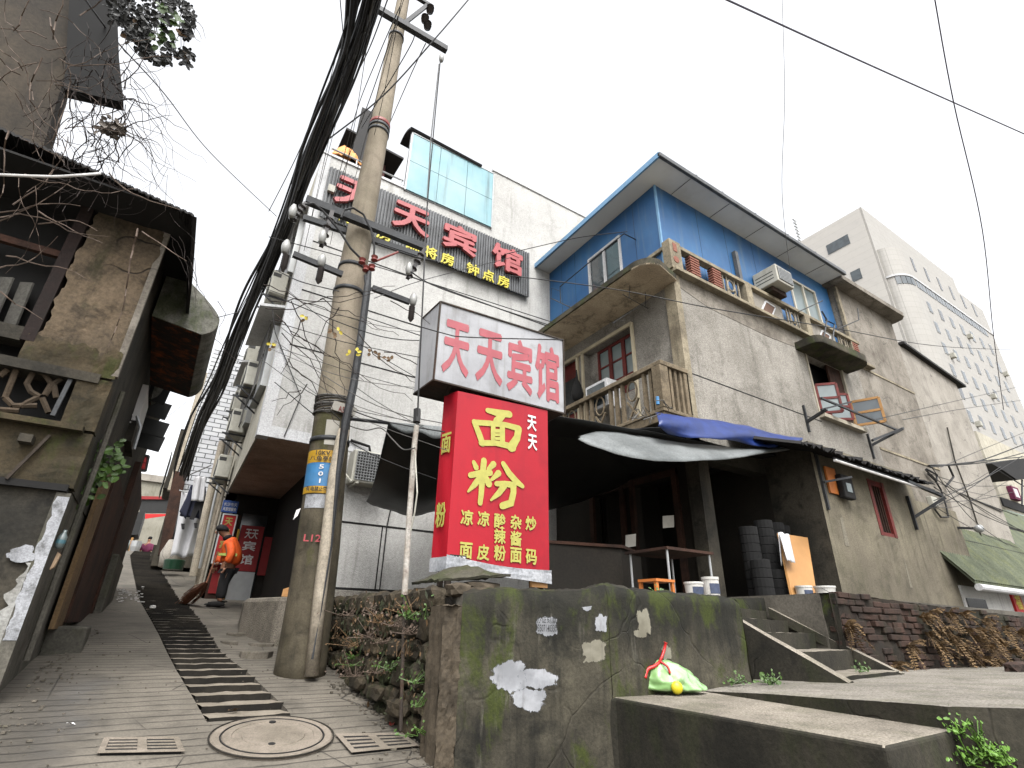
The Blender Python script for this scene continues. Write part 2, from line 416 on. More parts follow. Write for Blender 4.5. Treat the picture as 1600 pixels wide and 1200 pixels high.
m_pole = weathered('pole_concrete', S(166, 154, 136), S(142, 132, 114), S(88, 80, 66), .4, .6, S(92, 92, 66), .15, grain=60, gb=.25, bump=.25, sc=1.3)
m_polelow = weathered('pole_concrete_mossy', S(100, 92, 76), S(72, 66, 52), S(40, 37, 28), .7, .9, S(74, 74, 36), .6, grain=60, gb=.3, bump=.35, sc=2.4)
m_pipe = weathered('pale_pipe', S(184, 174, 156), S(160, 150, 134), S(104, 92, 76), .4, .6, None, 0, bump=.1, rough=.55, sc=3)
m_rustpole = weathered('flaking_steel_pole', S(188, 184, 176), S(150, 140, 128), S(92, 62, 46), .8, .3, None, 0, bump=.2, rough=.5, sc=5)
m_steel = weathered('dark_galvanised_steel', S(72, 74, 76), S(54, 55, 57), S(40, 34, 30), .4, .2, None, 0, metal=.3, rough=.55, bump=.1)
m_porc = plain('white_porcelain', S(170, 170, 166), .25, var=.1, spec=.6)
m_porcbr = plain('brown_insulator', S(44, 36, 34), .35, var=.2, spec=.5)
m_rednode = plain('red_clamp', S(132, 52, 44), .5, var=.2)
m_cable = plain('black_cable', S(24, 23, 23), .6, var=.2)
m_cablegr = plain('grey_cable', S(86, 84, 80), .6, var=.2)
m_wire = plain('purple_grey_wire', S(82, 76, 92), .6, var=.1)
m_ac = weathered('ac_casing', S(196, 194, 182), S(178, 176, 164), S(118, 112, 98), .35, .4, None, 0, grain=90, gb=.1, bump=.05, rough=.5, sc=2)
m_acdark = plain('ac_grille_dark', S(52, 52, 50), .6)
m_alum = plain('aluminium', S(188, 190, 190), .35, .5, var=.1)
m_glass = glassy('window_glass', S(54, 62, 66))
m_glassgr = glassy('frosted_glass', S(92, 104, 104), .3)
m_glassdk = glassy('dark_glass', S(26, 28, 29), .12)
m_redwood = weathered('red_painted_wood', S(122, 46, 40), S(98, 36, 32), S(60, 34, 28), .5, .3, None, 0, bump=.15, rough=.6, sc=3)
m_wood = plain('bare_wood', S(176, 130, 72), .65, var=.25, sc=5, stretch=(1, 1, 8), dirt=S(120, 82, 46), da=.4)
m_plywood = plain('plywood', S(184, 136, 82), .6, var=.15, sc=3, dirt=S(176, 122, 60), da=.4)
m_terracot = plain('orange_brick', S(146, 92, 74), .8, var=.25, sc=20)
m_lattice = weathered('cast_lattice', S(168, 158, 140), S(134, 124, 106), S(66, 58, 48), .5, .4, None, 0, bump=.3, sc=4)
m_rail = weathered('cast_balustrade', S(138, 124, 102), S(104, 92, 74), S(52, 44, 34), .6, .4, None, 0, bump=.3, sc=3)
m_rust = weathered('rusted_hood', S(46, 36, 28), S(30, 27, 25), S(176, 88, 30), .85, .3, None, 0, bump=.4, rough=.75, sc=2.2)
m_hoodtop = weathered('weathered_hood_top', S(140, 138, 128), S(96, 96, 88), S(48, 52, 36), .7, .3, S(70, 82, 30), .45, bump=.3, sc=3.2)
m_brick = weathered('old_brick', S(72, 52, 43), S(46, 37, 31), S(20, 18, 15), .95, .5, S(38, 40, 22), .7, bump=.5, sc=2.5, grain=40)
m_mortar = weathered('old_mortar', S(58, 49, 39), S(34, 29, 24), S(18, 17, 14), .7, .3, S(38, 42, 22), .5, bump=.6)
m_skin = plain('skin', S(168, 122, 96), .55, var=.08)
m_orange = plain('orange_workwear', S(255, 104, 34), .7, var=.16, bump=.3, sc=9)
m_refl = plain('lime_reflective_tape', S(206, 222, 120), .4, var=.1)
m_dkcloth = plain('dark_trousers', S(30, 29, 31), .85, var=.2, bump=.2, sc=12)
m_navy = plain('navy_cloth', S(30, 34, 56), .85, var=.2, bump=.2, sc=9)
m_whcloth = plain('white_cotton', S(206, 206, 208), .85, var=.08, bump=.2, sc=7)
m_magenta = plain('magenta_jacket', S(112, 36, 74), .8, var=.2)
m_straw = plain('bamboo_broom', S(128, 80, 56), .85, var=.35, sc=40)
m_mossleaf = plain('moss_leaf', S(48, 54, 28), .8, var=.5, sc=9)
m_twig = plain('dry_vine', S(104, 88, 76), .85, var=.4, sc=8)
m_twigdk = plain('dark_vine', S(56, 46, 42), .9, var=.3, sc=8)
m_leafdk = plain('dark_leaf', S(15, 17, 12), .6, var=.4, sc=7)
m_leaf = plain('green_leaf', S(72, 100, 40), .5, var=.35, sc=7)
m_leafbright = plain('fresh_leaf', S(96, 136, 48), .5, var=.35, sc=9)
m_leafye = plain('yellow_leaf', S(204, 186, 60), .6, var=.25, sc=7)
m_leafgrey = plain('grey_dead_leaf', S(112, 104, 96), .85, var=.35, sc=9)
m_leafbr = plain('brown_leaf', S(106, 82, 54), .8, var=.4, sc=9)
m_fern = plain('dead_fern', S(118, 94, 62), .85, var=.45, sc=9)
m_bagout = plain('green_plastic_bag', S(146, 192, 118), .3, var=.2, sc=7)
m_redplas = plain('red_plastic', S(206, 36, 36), .35, var=.1)
m_yellobj = plain('yellow_carton', S(216, 200, 40), .4, var=.1)
m_bucket = plain('white_bucket', S(214, 212, 206), .4, var=.1, dirt=S(150, 146, 136), da=.5)
m_bktlabel = plain('bucket_label', S(70, 80, 104), .5, var=.3, sc=30)
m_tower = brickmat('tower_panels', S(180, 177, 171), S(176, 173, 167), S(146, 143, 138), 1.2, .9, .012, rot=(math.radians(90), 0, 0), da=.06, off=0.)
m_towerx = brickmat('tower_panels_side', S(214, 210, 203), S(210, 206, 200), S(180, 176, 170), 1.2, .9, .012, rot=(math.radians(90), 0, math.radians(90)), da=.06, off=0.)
m_tile = brickmat('white_wall_tiles', S(206, 208, 210), S(186, 188, 193), S(84, 86, 88), .42, .15, .014, rot=(math.radians(90), 0, 0), da=.2)
m_greystucco = weathered('grey_stucco', S(176, 170, 160), S(152, 146, 136), S(92, 86, 78), .45, .45, None, 0, bump=.4, sc=.7, crack=.6)
m_greenroof = weathered('green_corrugated', S(104, 110, 90), S(84, 90, 74), S(54, 56, 46), .4, .3, S(116, 120, 70), .3, bump=.1, sc=2)
m_bluesign = plain('blue_board', S(38, 78, 150), .5, var=.1)
m_redsign = plain('red_board', S(196, 30, 34), .5, var=.12)
m_reddark = plain('dim_red_poster', S(148, 24, 28), .6, var=.2)
m_yellowband = plain('pole_yellow_paint', S(206, 160, 40), .6, var=.2, dirt=S(140, 116, 60), da=.5)
m_blueband = plain('pole_blue_paint', S(66, 132, 184), .6, var=.15, dirt=S(100, 120, 130), da=.4)
m_redletter = plain('red_brush_mark', S(170, 70, 76), .7)
m_paper = plain('old_paper', S(176, 172, 162), .8, var=.15)
m_blkink = plain('black_ink', S(28, 28, 30), .7)
m_orangeply = plain('orange_board', S(206, 122, 56), .6, var=.12)
def flaking(name, c, c2):
    k = NT(name); p = k.map(); a = k.noise(p, 5, 6, .65)
    col = k.mix(k.ramp(a, .35, .65), c, c2)
    sn = k.noise(k.map(sc=(14, 14, 2.2)), 1.5, 6, .7); col = k.mix(k.math('MULTIPLY', k.ramp(sn, .52, .7), .5), col, S(90, 88, 82))
    at = k.n('Attribute', attribute_name='wear'); nz = k.noise(k.map(sc=(1.3, 1.3, .8)), 16, 8, .75); n2 = k.noise(k.map(sc=(12, 12, 1.5)), 2, 6, .7)
    v = k.math('ADD', k.math('MULTIPLY', at.outputs['Fac'], .62), k.math('ADD', k.math('MULTIPLY', nz, .45), k.math('MULTIPLY', n2, .35)))
    al = k.ramp(v, .70, .76, 1, 0); k.link(al, k.bsdf.inputs['Alpha'])
    return k.out(col, .85, k.bump(a, .3, .006), 0, .2)
m_flake = flaking('flaking_whitewash', S(176, 178, 182), S(142, 144, 148))
m_flakeg = flaking('flaking_lime', S(140, 136, 122), S(116, 112, 98))
m_manhole = weathered('manhole_composite', S(140, 130, 118), S(118, 110, 98), S(70, 64, 56), .4, 0, None, 0, grain=90, gb=.4, bump=.4, sc=3)
# alley paving: brushed grooves running across the slope, a damp corner, worn concrete
def alleymat():
    k = NT('alley_concrete'); p = k.map()
    sep = k.n('SeparateXYZ'); k.link(p, sep.inputs[0])
    wob = k.noise(k.map(sc=(1.2, 6, 1)), 1.5, 3)
    ph = k.math('ADD', k.math('MULTIPLY', sep.outputs[1], 8.2), k.math('MULTIPLY', wob, .6))
    fr = k.math('FRACT', ph)
    line = k.math('MULTIPLY', k.ramp(k.math('ABSOLUTE', k.math('SUBTRACT', fr, .5)), .0, .13, 1, 0), k.ramp(k.noise(k.map(sc=(2.5, 8, 1)), 1.4, 4), .28, .46))
    a = k.noise(p, 1.4, 8, .65); f = k.noise(p, 75, 4, .65)
    col = k.mix(k.ramp(a, .3, .7), S(124, 117, 106), S(94, 89, 80))
    col = k.mix(k.math('MULTIPLY', k.ramp(k.noise(p, 3.1, 8, .7, .4), .5, .7), .55), col, S(66, 62, 54))
    vo = k.n('TexVoronoi', feature='DISTANCE_TO_EDGE'); k.link(k.map(sc=(1.3, .9, 1), off=(.3, .2, 0)), vo.inputs['Vector']); vo.inputs['Scale'].default_value = 1.0
    cm = k.math('MULTIPLY', k.ramp(vo.outputs['Distance'], 0, .009, 1, 0), k.ramp(k.noise(p, .8, 2), .48, .54))
    g = k.ramp(f, .3, .7, .78, 1.12); cc = k.n('CombineColor'); [k.link(g, cc.inputs[i]) for i in range(3)]
    col = k.mix(1.0, col, cc.outputs[0], 'MULTIPLY')
    col = k.mix(k.math('MULTIPLY', line, .9), col, S(44, 40, 34)); col = k.mix(cm, col, S(34, 31, 27))
    # damp corner beside the old house
    dx = k.math('ADD', k.math('MULTIPLY', sep.outputs[0], 1.0), k.math('MULTIPLY', k.noise(p, 1.8, 6), 1.0))
    damp = k.math('MULTIPLY', k.ramp(dx, .22, .55, 1, 0), k.ramp(sep.outputs[1], 5.4, 6.4, 1, 0))
    col = k.mix(k.math('MULTIPLY', damp, .45), col, S(62, 62, 62))
    rg = k.math('SUBTRACT', .82, k.math('MULTIPLY', damp, .5))
    h = k.math('SUBTRACT', k.math('ADD', k.math('MULTIPLY', f, .3), k.math('MULTIPLY', a, .6)), k.math('ADD', k.math('MULTIPLY', line, 1.0), cm))
    return k.out(col, rg, k.bump(h, .5, .008), 0, .35)
m_alley = alleymat()
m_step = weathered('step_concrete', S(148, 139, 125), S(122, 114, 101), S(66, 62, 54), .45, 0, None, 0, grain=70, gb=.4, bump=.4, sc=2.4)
m_riser = weathered('step_riser_dark', S(50, 46, 39), S(26, 24, 21), S(18, 17, 15), .5, .2, None, 0, bump=.4)  # risers coloured far darker than the treads
# ------------------------------------------------------------------ ground, alley, terrace, road
_prof = [(-12, -1.0), (0, .30), (3, .72), (4.2, .92), (6, 1.18), (9, 1.53), (12.2, 1.87), (20, 3.02), (26, 3.99), (31, 4.45), (60, 5.6)]
def zp(y):
    for (a, za), (b, zb) in zip(_prof, _prof[1:]):
        if y <= b: return lerp(za, zb, (y-a)/(b-a))
    return _prof[-1][1]
def ongr(px, py):
    d = ray(px, py); lo, hi = 1.0, 60.0; t0 = None
    for i in range(600):
        y = 1.5+i*.08; t = y/d[1]
        if t*d[2]+EZ <= zp(y): return Vector((t*d[0], y, zp(y)))
    return Vector((d[0]/d[1]*26, 26, zp(26)))
mb = MB(); mb.face([(-300, -300, -.06), (300, -300, -.06), (300, 300, -.06), (-300, 300, -.06)])
kind(mb.build('ground', m_road), 'structure')

def edge(pts):
    w_ = sorted([(q.y, q.x) for q in (ongr(*p) for p in pts)])
    def f(y):
        if y <= w_[0][0]: return w_[0][1]
        for (a, xa), (b, xb) in zip(w_, w_[1:]):
            if y <= b: return lerp(xa, xb, (y-a)/(b-a))
        return w_[-1][1]
    return f
SL = edge([(325, 1138), (275, 1050), (246, 990), (222, 945), (214, 925), (207, 892), (203, 868)])
SR = edge([(447, 1112), (400, 1064), (346, 1020), (322, 982), (295, 947), (280, 937), (257, 900), (235, 868)])
Y0S = ongr(330, 1128).y
def surf(x0f, x1f, y0, y1, ny, nx, mat, name, thick=.25, dz=0., amp=.006):
    mb = MB()
    def P(u, v):
        y = lerp(y0, y1, u); x = lerp(x0f(y), x1f(y), v)
        return (x, y, zp(y)+dz+fbm((x*1.3, y*1.3, 3))*amp)
    mb.grid(lambda u, v: P(v, u), nx, ny)
    for f0, f1 in ((x0f, x0f), (x1f, x1f)):
        for i in range(ny):
            a, b = lerp(y0, y1, i/ny), lerp(y0, y1, (i+1)/ny)
            mb.face([(f0(a), a, zp(a)+dz), (f0(b), b, zp(b)+dz), (f0(b), b, zp(b)-thick), (f0(a), a, zp(a)-thick)])
    return kind(mb.build(name, mat), 'structure')
surf(lambda y: -1.6, lambda y: SL(y), Y0S-.02, 40, 220, 14, m_alley, 'alley_ramp')
surf(lambda y: SR(y), lambda y: 2.15+max(0, y-8.5)*.02, Y0S-.02, 40, 220, 14, m_alley, 'alley_ramp')
surf(lambda y: -2.5, lambda y: 2.4, -8, Y0S-.02, 130, 40, m_alley, 'alley_pavement')
# steps let into the middle of the slope
mb = MB(); y = Y0S; i = 0
while y < 40:
    run = .27 if y < 11 else .30
    y1 = y+run; zt = zp(y)+.022; za = zp(y)-.045
    jag = lambda s: .012*math.sin(i*2.3+s)
    a0, a1, b0, b1 = SL(y)+.012, SR(y)+.014*math.sin(i*1.7)-.006, SL(y1)+.012, SR(y1)+.014*math.sin(i*1.7)-.006
    if y < 26.3 or True:
        tilt = -.035; nf = .012
        mb.m(0)
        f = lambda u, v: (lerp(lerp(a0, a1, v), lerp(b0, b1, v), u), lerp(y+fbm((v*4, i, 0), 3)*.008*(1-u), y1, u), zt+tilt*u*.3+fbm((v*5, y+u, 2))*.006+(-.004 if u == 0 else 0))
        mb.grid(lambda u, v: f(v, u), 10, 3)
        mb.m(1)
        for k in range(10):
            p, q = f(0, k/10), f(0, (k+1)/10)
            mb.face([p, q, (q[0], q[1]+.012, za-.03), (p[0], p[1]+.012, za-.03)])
    y = y1; i += 1
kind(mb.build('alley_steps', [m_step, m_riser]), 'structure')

# manhole with ring and two lifting holes
mc = ongr(426, 1156); slope = math.atan2(zp(mc.y+.5)-zp(mc.y-.5), 1.0)
ax = Vector((0, -math.sin(slope), math.cos(slope)))
r = (ongr(505, 1150)-ongr(347, 1150)).length/2
t = thing('manhole_cover', 'large round concrete manhole cover with a raised ring at the foot of the alley steps', 'manhole cover', mc)
MB().lathe(mc, [(r*1.02, -.2), (r*1.02, .012), (r*1.15, .016), (r*1.18, .008), (r*1.2, -.2)], 64, ax).build('rim', m_manhole, t, smooth=False)
cv = MB(); cv.lathe(mc, [(r*.985, -.05), (r*.985, .006), (r*.965, .014), (r*.8, .017), (r*.79, .012), (r*.62, .012), (r*.61, .017), (r*.3, .019), (0, .019)], 64, ax); cv.build('cover', m_manhole, t)
MB().tube([mc+ax*.0125+(ax.orthogonal().normalized()*math.cos(q_)+ax.cross(ax.orthogonal().normalized())*math.sin(q_))*r*1.0 for q_ in [i*math.pi/32 for i in range(65)]], .0045, 6, False).build('seam', m_black, t)
MB().tube([mc+ax*.0125+(ax.orthogonal().normalized()*math.cos(q_)+ax.cross(ax.orthogonal().normalized())*math.sin(q_))*r*1.205 for q_ in [i*math.pi/32 for i in range(65)]], .005, 6, False).build('seam', m_riser, t)
for px, py in ((424, 1138), (422, 1176)):
    q = ongr(px, py)
    MB().lathe(q+ax*.004, [(.022, 0), (.022, .0165), (.0, .0168)], 14, ax).build('lifting_hole', m_black, t)
# broken paving round the ring
def grate(name, corners, label, s0=.0):
    a, b, c, d = [ongr(*p)+Vector((0, 0, .020)) for p in corners]   # near-left, near-right, far-right, far-left
    base = (a+b+c+d)/4; t = thing(name, label, 'drain grate', base, 'drain grates beside the manhole')
    P = lambda u, v: lerp(lerp(a, b, u), lerp(d, c, u), v)
    dn = Vector((0, 0, -.005)); mb = MB()
    def slab(u0, u1, v0, v1): mb.prism([P(u0, v0), P(u1, v0), P(u1, v1), P(u0, v1)], dn)
    slab(0, 1, 0, .14); slab(0, 1, .86, 1); slab(0, .08, .14, .86); slab(.92, 1, .14, .86); slab(.44, .56, .14, .86)
    n = 4
    for (u0, u1) in ((.08, .44), (.56, .92)):
        g = .72/(n+(n-1)*.75); bw = g*.75; v = .14
        for i in range(n-1):
            v += g; slab(u0, u1, v, v+bw); v += bw
    mb.build('frame', m_manhole, t, bevel=.003)
    MB().prism([P(.04, .06)+dn*.9, P(.96, .06)+dn*.9, P(.96, .94)+dn*.9, P(.04, .94)+dn*.9], Vector((0, 0, -.03))).build('pit', m_coalshade, t)  # near-black sheet just under the slots, painting in the drain's shade
grate('drain_grate', ((148, 1187), (288, 1180), (278, 1157), (160, 1162)), 'concrete drain grate left of the manhole, two rows of four slots')
grate('drain_grate', ((548, 1183), (655, 1176), (628, 1152), (522, 1158)), 'concrete drain grate right of the manhole, close to the mossy rubble wall')
# loose grit swept against the walls, far too much to count
rg_ = random.Random(77); mb = MB()
def pebble(c, s_):
    o = Vector(c); mb.obox(o, (s_*rg_.uniform(.7, 1.4), s_*rg_.uniform(-.4, .4), 0), (s_*rg_.uniform(-.4, .4), s_*rg_.uniform(.7, 1.3), 0), (0, 0, s_*rg_.uniform(.4, .8)))
for i in range(520):
    y = rg_.uniform(3.2, 8.5); e = abs(rg_.gauss(0, .10)); x = (1.72-e) if i % 3 else (-.62+e*1.4)
    if 5.5 < y < 6.4 and x > 1.1: continue
    pebble((x, y, zp(y)+.004), rg_.uniform(.006, .022))
for i in range(160):
    x, y = rg_.uniform(-.5, 1.6), rg_.uniform(3.3, 8); pebble((x, y, zp(y)+.004), rg_.uniform(.004, .012))
kind(mb.build('grit', m_slab), 'stuff')['label'] = 'loose grit and small stones along the alley walls'
# cracked slabs on the right edge of the steps
rs = random.Random(4)
for (px, py, sx, sy) in ((405, 985, .34, .3), (372, 992, .26, .22), (410, 1008, .3, .2), (425, 975, .3, .2), (395, 1028, .32, .2), (360, 1005, .2, .25)):
    q = ongr(px, py); mb = MB(); n = 7
    pts = [q+Vector((math.cos(6.28*k/n)*sx*rs.uniform(.42, .62), math.sin(6.28*k/n)*sy*rs.uniform(.6, .9), -.04)) for k in range(n)]
    tl = rs.uniform(-.05, .05)
    mb.prism(pts, (tl*.3, 0, .06+rs.uniform(0, .035)))
    tag(mb.build('paving_slab', m_slab, bevel=.01), 'broken grey paving slab in the cracked patch between the steps and the utility pole', 'paving slab', 'broken slabs by the steps')

# road on the right and its raised edge
lb_ = [(1102, 1081, 1080), (1200, 1096, 1084), (1300, 1112, 1091), (1390, 1126, 1096), (1490, 1141, 1103)]
E_ = []
for (px, py, pyt) in lb_:
    q = onZ(1.2, px, py); E_.append(Vector((q.x, q.y, onY(q.y, px, pyt).z)))
q = onZ(E_[-1].z+.01, 1600, 1107); E_.append(q); E_.append(q+(q-E_[-2]).normalized()*10)
W_ = [Vector((E_[0].x+.1, 3.1, 1.215)), Vector((4.3, 3.3, 1.23)), Vector((5.2, 3.3, 1.235)), Vector((6.3, 3.3, 1.24)), Vector((8, 3.3, 1.24)), Vector((12, 3.3, 1.24)), Vector((40, 3.3, 1.24))]
mb = MB(); n = len(E_)
for i in range(n-1):
    K_ = 10
    mb.m(0).grid(lambda u, v: lerp(lerp(E_[i], E_[i+1], v), lerp(W_[i], W_[i+1], v), u)+Vector((0, 0, fbm((lerp(E_[i].x, E_[i+1].x, v)*2, u*6, 3))*.006*(1 if 0 < v < 1 else 0))), K_, 8)
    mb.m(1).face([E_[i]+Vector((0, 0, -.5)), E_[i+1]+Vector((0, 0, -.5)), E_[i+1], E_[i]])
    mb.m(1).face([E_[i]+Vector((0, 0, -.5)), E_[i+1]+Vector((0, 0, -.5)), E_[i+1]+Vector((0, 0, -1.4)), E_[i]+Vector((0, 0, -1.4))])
mb.m(0).face([E_[-1], Vector((60, -6, 1.3)), Vector((60, 3.3, 1.24)), W_[-1]])
kind(mb.build('road', [m_road, m_kerbdark]), 'structure')
# low ledge in front of the retaining wall
zl = 1.2
s0, s1, s2 = onZ(zl, 962, 1090), onZ(zl, 1385, 1165), onZ(zl, 1492, 1140)
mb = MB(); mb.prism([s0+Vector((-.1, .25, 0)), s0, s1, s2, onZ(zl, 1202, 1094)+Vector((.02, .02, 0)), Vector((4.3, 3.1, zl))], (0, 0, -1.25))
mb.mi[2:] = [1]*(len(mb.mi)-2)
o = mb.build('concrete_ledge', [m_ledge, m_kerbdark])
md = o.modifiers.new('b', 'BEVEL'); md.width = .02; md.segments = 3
kind(o, 'structure')

# terrace body
A, B, Cc = Vector((1.80, 3.43, 0)), Vector((2.665, 2.94, 0)), Vector((4.12, 2.95, 0))
mb = MB(); mb.prism([(1.84, 3.6, 1.80), (A.x+.08, A.y+.06, 1.80), (B.x+.02, B.y+.08, 1.84), (Cc.x-.05, Cc.y+.08, 1.84), (4.36, 3.5, 1.86), (4.46, 4.0, 1.88), (4.6, 12, 1.92), (1.95, 12, 1.92), (1.86, 6.4, 1.80)], (0, 0, -2.0))
mb.prism([(4.461, 4.0, 1.88), (6.1, 4.05, 1.96), (6.1, 12, 1.96), (4.601, 12, 1.92)], (0, 0, -2)); mb.prism([(6.101, 3.36, 1.99), (30, 3.36, 1.92), (30, 12, 1.92), (6.101, 12, 1.97)], (0, 0, -2))
kind(mb.build('terrace', m_terr), 'structure')

# ------------------------------------------------------------------ retaining wall
rw = thing('retaining_wall', 'mossy black-stained retaining wall with white paint patches holding up the shop terrace', 'wall', (2.2, 3.4, .6))
def face(P0, P1, z0, top, nu, nv, name, mat, batter=0., amp=.012, sc=2.2):
    P0, P1 = Vector(P0), Vector(P1); t = (P1-P0).normalized(); nrm = Vector((t.y, -t.x, 0))
    mb = MB()
    def f(u, v):
        p = lerp(P0, P1, u); zt = top(u); z = lerp(z0, zt, v)
        d = fbm((p.x*sc, p.y*sc, z*sc), 5)*amp + batter*(1-v) - (.025*((v-.93)/.07)**2 if v > .93 else 0)
        return (p.x+nrm.x*d, p.y+nrm.y*d, z+(fbm((p.x*5, p.y*5, 9))*.012 if v > .95 else 0))
    mb.grid(f, nu, nv)
    back = Vector((-nrm.x*.22, -nrm.y*.22, 0))
    mb.grid(lambda u, v: (Vector(f(u, 1))+back*v+Vector((0, 0, (.02*math.sin(v*3.14)+fbm((u*9, v*3, 4))*.02 if 0 < v else 0)))), nu, 3)
    o = mb.build(name, mat, rw, smooth=True); return o, f
tA = lambda u: 1.795+.02*u
_, fAB = face(A, B, .2, lambda u: lerp(1.80, 1.862, u)+.012*math.sin(u*7), 60, 60, 'plaster_face', m_plaster, .0, .014)
_, fBC = face(B, Cc, .9, lambda u: lerp(1.862, 1.845, u)+.006*math.sin(u*9), 70, 40, 'plaster_face', m_plaster, .012, .014)
_, fCD = face(Cc, (4.48, 4.0, 0), .9, lambda u: 1.84, 12, 24, 'plaster_face', m_plaster, .04, .012)
# crest of loose mortar and rubble on the wall top
mb = MB()
mb.grid(lambda u, v: (lerp(2.60, 3.45, u), 3.0+v*.35, 1.845+max(0, .055*math.sin(min(1, u*1.5)*3.1416)+.02*fbm((u*8, v*4, 1)))*math.sin(v*3.14)**.6), 30, 8)
mb.build('mortar_heap', m_capmoss, rw)
# dressed stone post at the corner and the alley side in rubble
mb = MB()
P0 = Vector((1.715, 3.52, 0))
mb.grid(lambda u, v: Vector((lerp(1.70, 1.80, u)+fbm((u*3, v*6, 1))*.01, lerp(3.50, 3.425, u)+fbm((u*9, v*25, 7))*.012, lerp(.3, 1.72, v))), 8, 60)
mb.grid(lambda u, v: Vector((1.70+fbm((u*3, v*9, 5))*.012, lerp(3.72, 3.50, u), lerp(.3, 1.72, v))), 6, 40)
mb.grid(lambda u, v: Vector((lerp(1.70, 1.82, u), lerp(3.72, 3.43, v), 1.72+fbm((u*6, v*6, 2))*.02)), 5, 5)
mb.build('corner_post', m_pillar, rw)
rs = random.Random(11)
def stone(mb, c, sx, sy, sz, seed):
    bm = bmesh.new(); bmesh.ops.create_icosphere(bm, subdivisions=2, radius=1)
    vs = []
    for v in bm.verts:
        q = v.co.normalized(); m = max(abs(q.x), abs(q.y), abs(q.z)); q = q*(lerp(1, 1/m, .8))*.82
        d = 1+.22*fbm((q.x*1.5+seed, q.y*1.5, q.z*1.5), 3)
        vs.append((c[0]+q.x*sx*d, c[1]+q.y*sy*d, c[2]+q.z*sz*d))
    mb.add(vs, [tuple(v.index for v in f.verts) for f in bm.faces]); bm.free()
mb = MB(); mb.grid(lambda u, v: Vector((1.80+fbm((u*8, v*4, 0))*.05, lerp(3.6, 6.7, u), lerp(.3, 1.78, v))), 40, 20)
mb.grid(lambda u, v: Vector((lerp(1.80, 2.5, v), lerp(3.6, 6.7, u), 1.78+fbm((u*8, v*3, 3))*.05)), 40, 6)
mb.build('earth_core', m_earth, rw, smooth=True)
mb = MB(); z = .55
row = 0
while z < 1.72:
    h = rs.uniform(.12, .2); yy = 3.66+rs.uniform(0, .1)
    while yy < 6.6:
        wd = rs.uniform(.14, .36)
        if z > zp(yy)-.25: stone(mb, (1.78+rs.uniform(-.015, .03), yy+wd/2, z+h/2), .09, wd*.56, h*.58, rs.random()*50)
        yy += wd+.015
    z += h*.97
mb.build('rubble_face', m_rubble, rw, smooth=False)
mg_ = MB()
for k in range(1500):
    y = rs.uniform(3.7, 6.6); z = lerp(zp(y)+.05, 1.8, rs.random()**.7)
    if fbm((y*2.2, z*3, 5), 3) < -.12: continue
    c = Vector((1.70+rs.uniform(-.03, .05), y, z)); a_ = Vector((rs.uniform(-.02, .01), rs.uniform(-.035, .035), rs.uniform(-.03, .03))); b_ = Vector((rs.uniform(-.01, .01), rs.uniform(-.02, .02), rs.uniform(-.04, .01)))
    mg_.m(k % 3 % 2).face([c, c+a_, c+a_+b_, c+b_])
mg_.build('moss_growth', [m_mossleaf, m_leafbr], rw)
# patches of white overpaint on the plaster, a few mm proud
def patch(fn, u0, v0, ru, rv, seed, mat=m_flake, squar=.5):
    mb = MB(); n = 46; rings = 8; e = .0035; wr_ = []; ru *= 1.18; rv *= 1.18
    def nrm(u, v):
        a = Vector(fn(u+.01, v))-Vector(fn(u-.01, v)); b = Vector(fn(u, v+.01))-Vector(fn(u, v-.01)); return a.cross(b).normalized()
    def pt(k, s):
        t = 2*math.pi*k/n; cx, cy = math.cos(t), math.sin(t); m = max(abs(cx), abs(cy)); q = lerp(1, 1/m, squar)
        rr = s*q*(1+.3*fbm((cx*1.6+seed, cy*1.6, seed), 3)+(.22*fbm((cx*9+seed, cy*9, seed), 3) if s > .9 else 0))
        u, v = u0+cx*ru*rr, min(v0+cy*rv*rr, .93)
        d = nrm(u, v); nn = d if d.y < 0 else -d
        return Vector(fn(u, v))+nn*(e if s < .98 else .001)
    c = pt(0, 0.001)
    R = [[pt(k, (j+1)/rings) for k in range(n)] for j in range(rings)]
    vs = [c]+[p for r in R for p in r]; wr_ = [0.]+[((j+1)/rings)**1.6 for j in range(rings) for k in range(n)]
    fs = [(0, 1+k, 1+(k+1) % n) for k in range(n)]
    for j in range(rings-1): fs += [(1+j*n+k, 1+(j+1)*n+k, 1+(j+1)*n+(k+1) % n, 1+j*n+(k+1) % n) for k in range(n)]
    mb.add(vs, fs)
    return mb.build('paint_patch', mat, rw, smooth=True, attr=wr_)
def uvAB(px, py):
    # plane through A,B
    t = (B-A).normalized(); n_ = Vector((t.y, -t.x, 0)); d = Vector(ray(px, py)); o_ = Vector(_C)
    k = (A-o_).dot(n_)/d.dot(n_); q = o_+d*k; u = (q-A).dot(t)/(B-A).length
    return u, (q.z-.2)/(1.83-.2), q
def uvBC(px, py):
    d = Vector(ray(px, py)); k = (B.y-.03)/d.y; q = Vector(_C)+d*k; return (q.x-B.x)/(Cc.x-B.x), (q.z-.9)/(1.853-.9), q
def patchpx(uvf, fn, x0, y0, x1, y1, seed, squar=.5, mat=m_flake):
    a = uvf(x0, (y0+y1)/2); b = uvf(x1, (y0+y1)/2); c = uvf((x0+x1)/2, y0); d = uvf((x0+x1)/2, y1)
    return patch(fn, (a[0]+b[0])/2, (c[1]+d[1])/2, abs(b[0]-a[0])/2, abs(c[1]-d[1])/2, seed, mat, squar)
patchpx(uvAB, fAB, 762, 1030, 830, 1085, 1, .4)
patchpx(uvAB, fAB, 800, 1040, 876, 1078, 2, .2)
patchpx(uvAB, fAB, 795, 1070, 862, 1114, 3, .2)
patchpx(uvAB, fAB, 833, 961, 877, 995, 4, .5)
patchpx(uvAB, fAB, 907, 941, 927, 960, 5, .8)
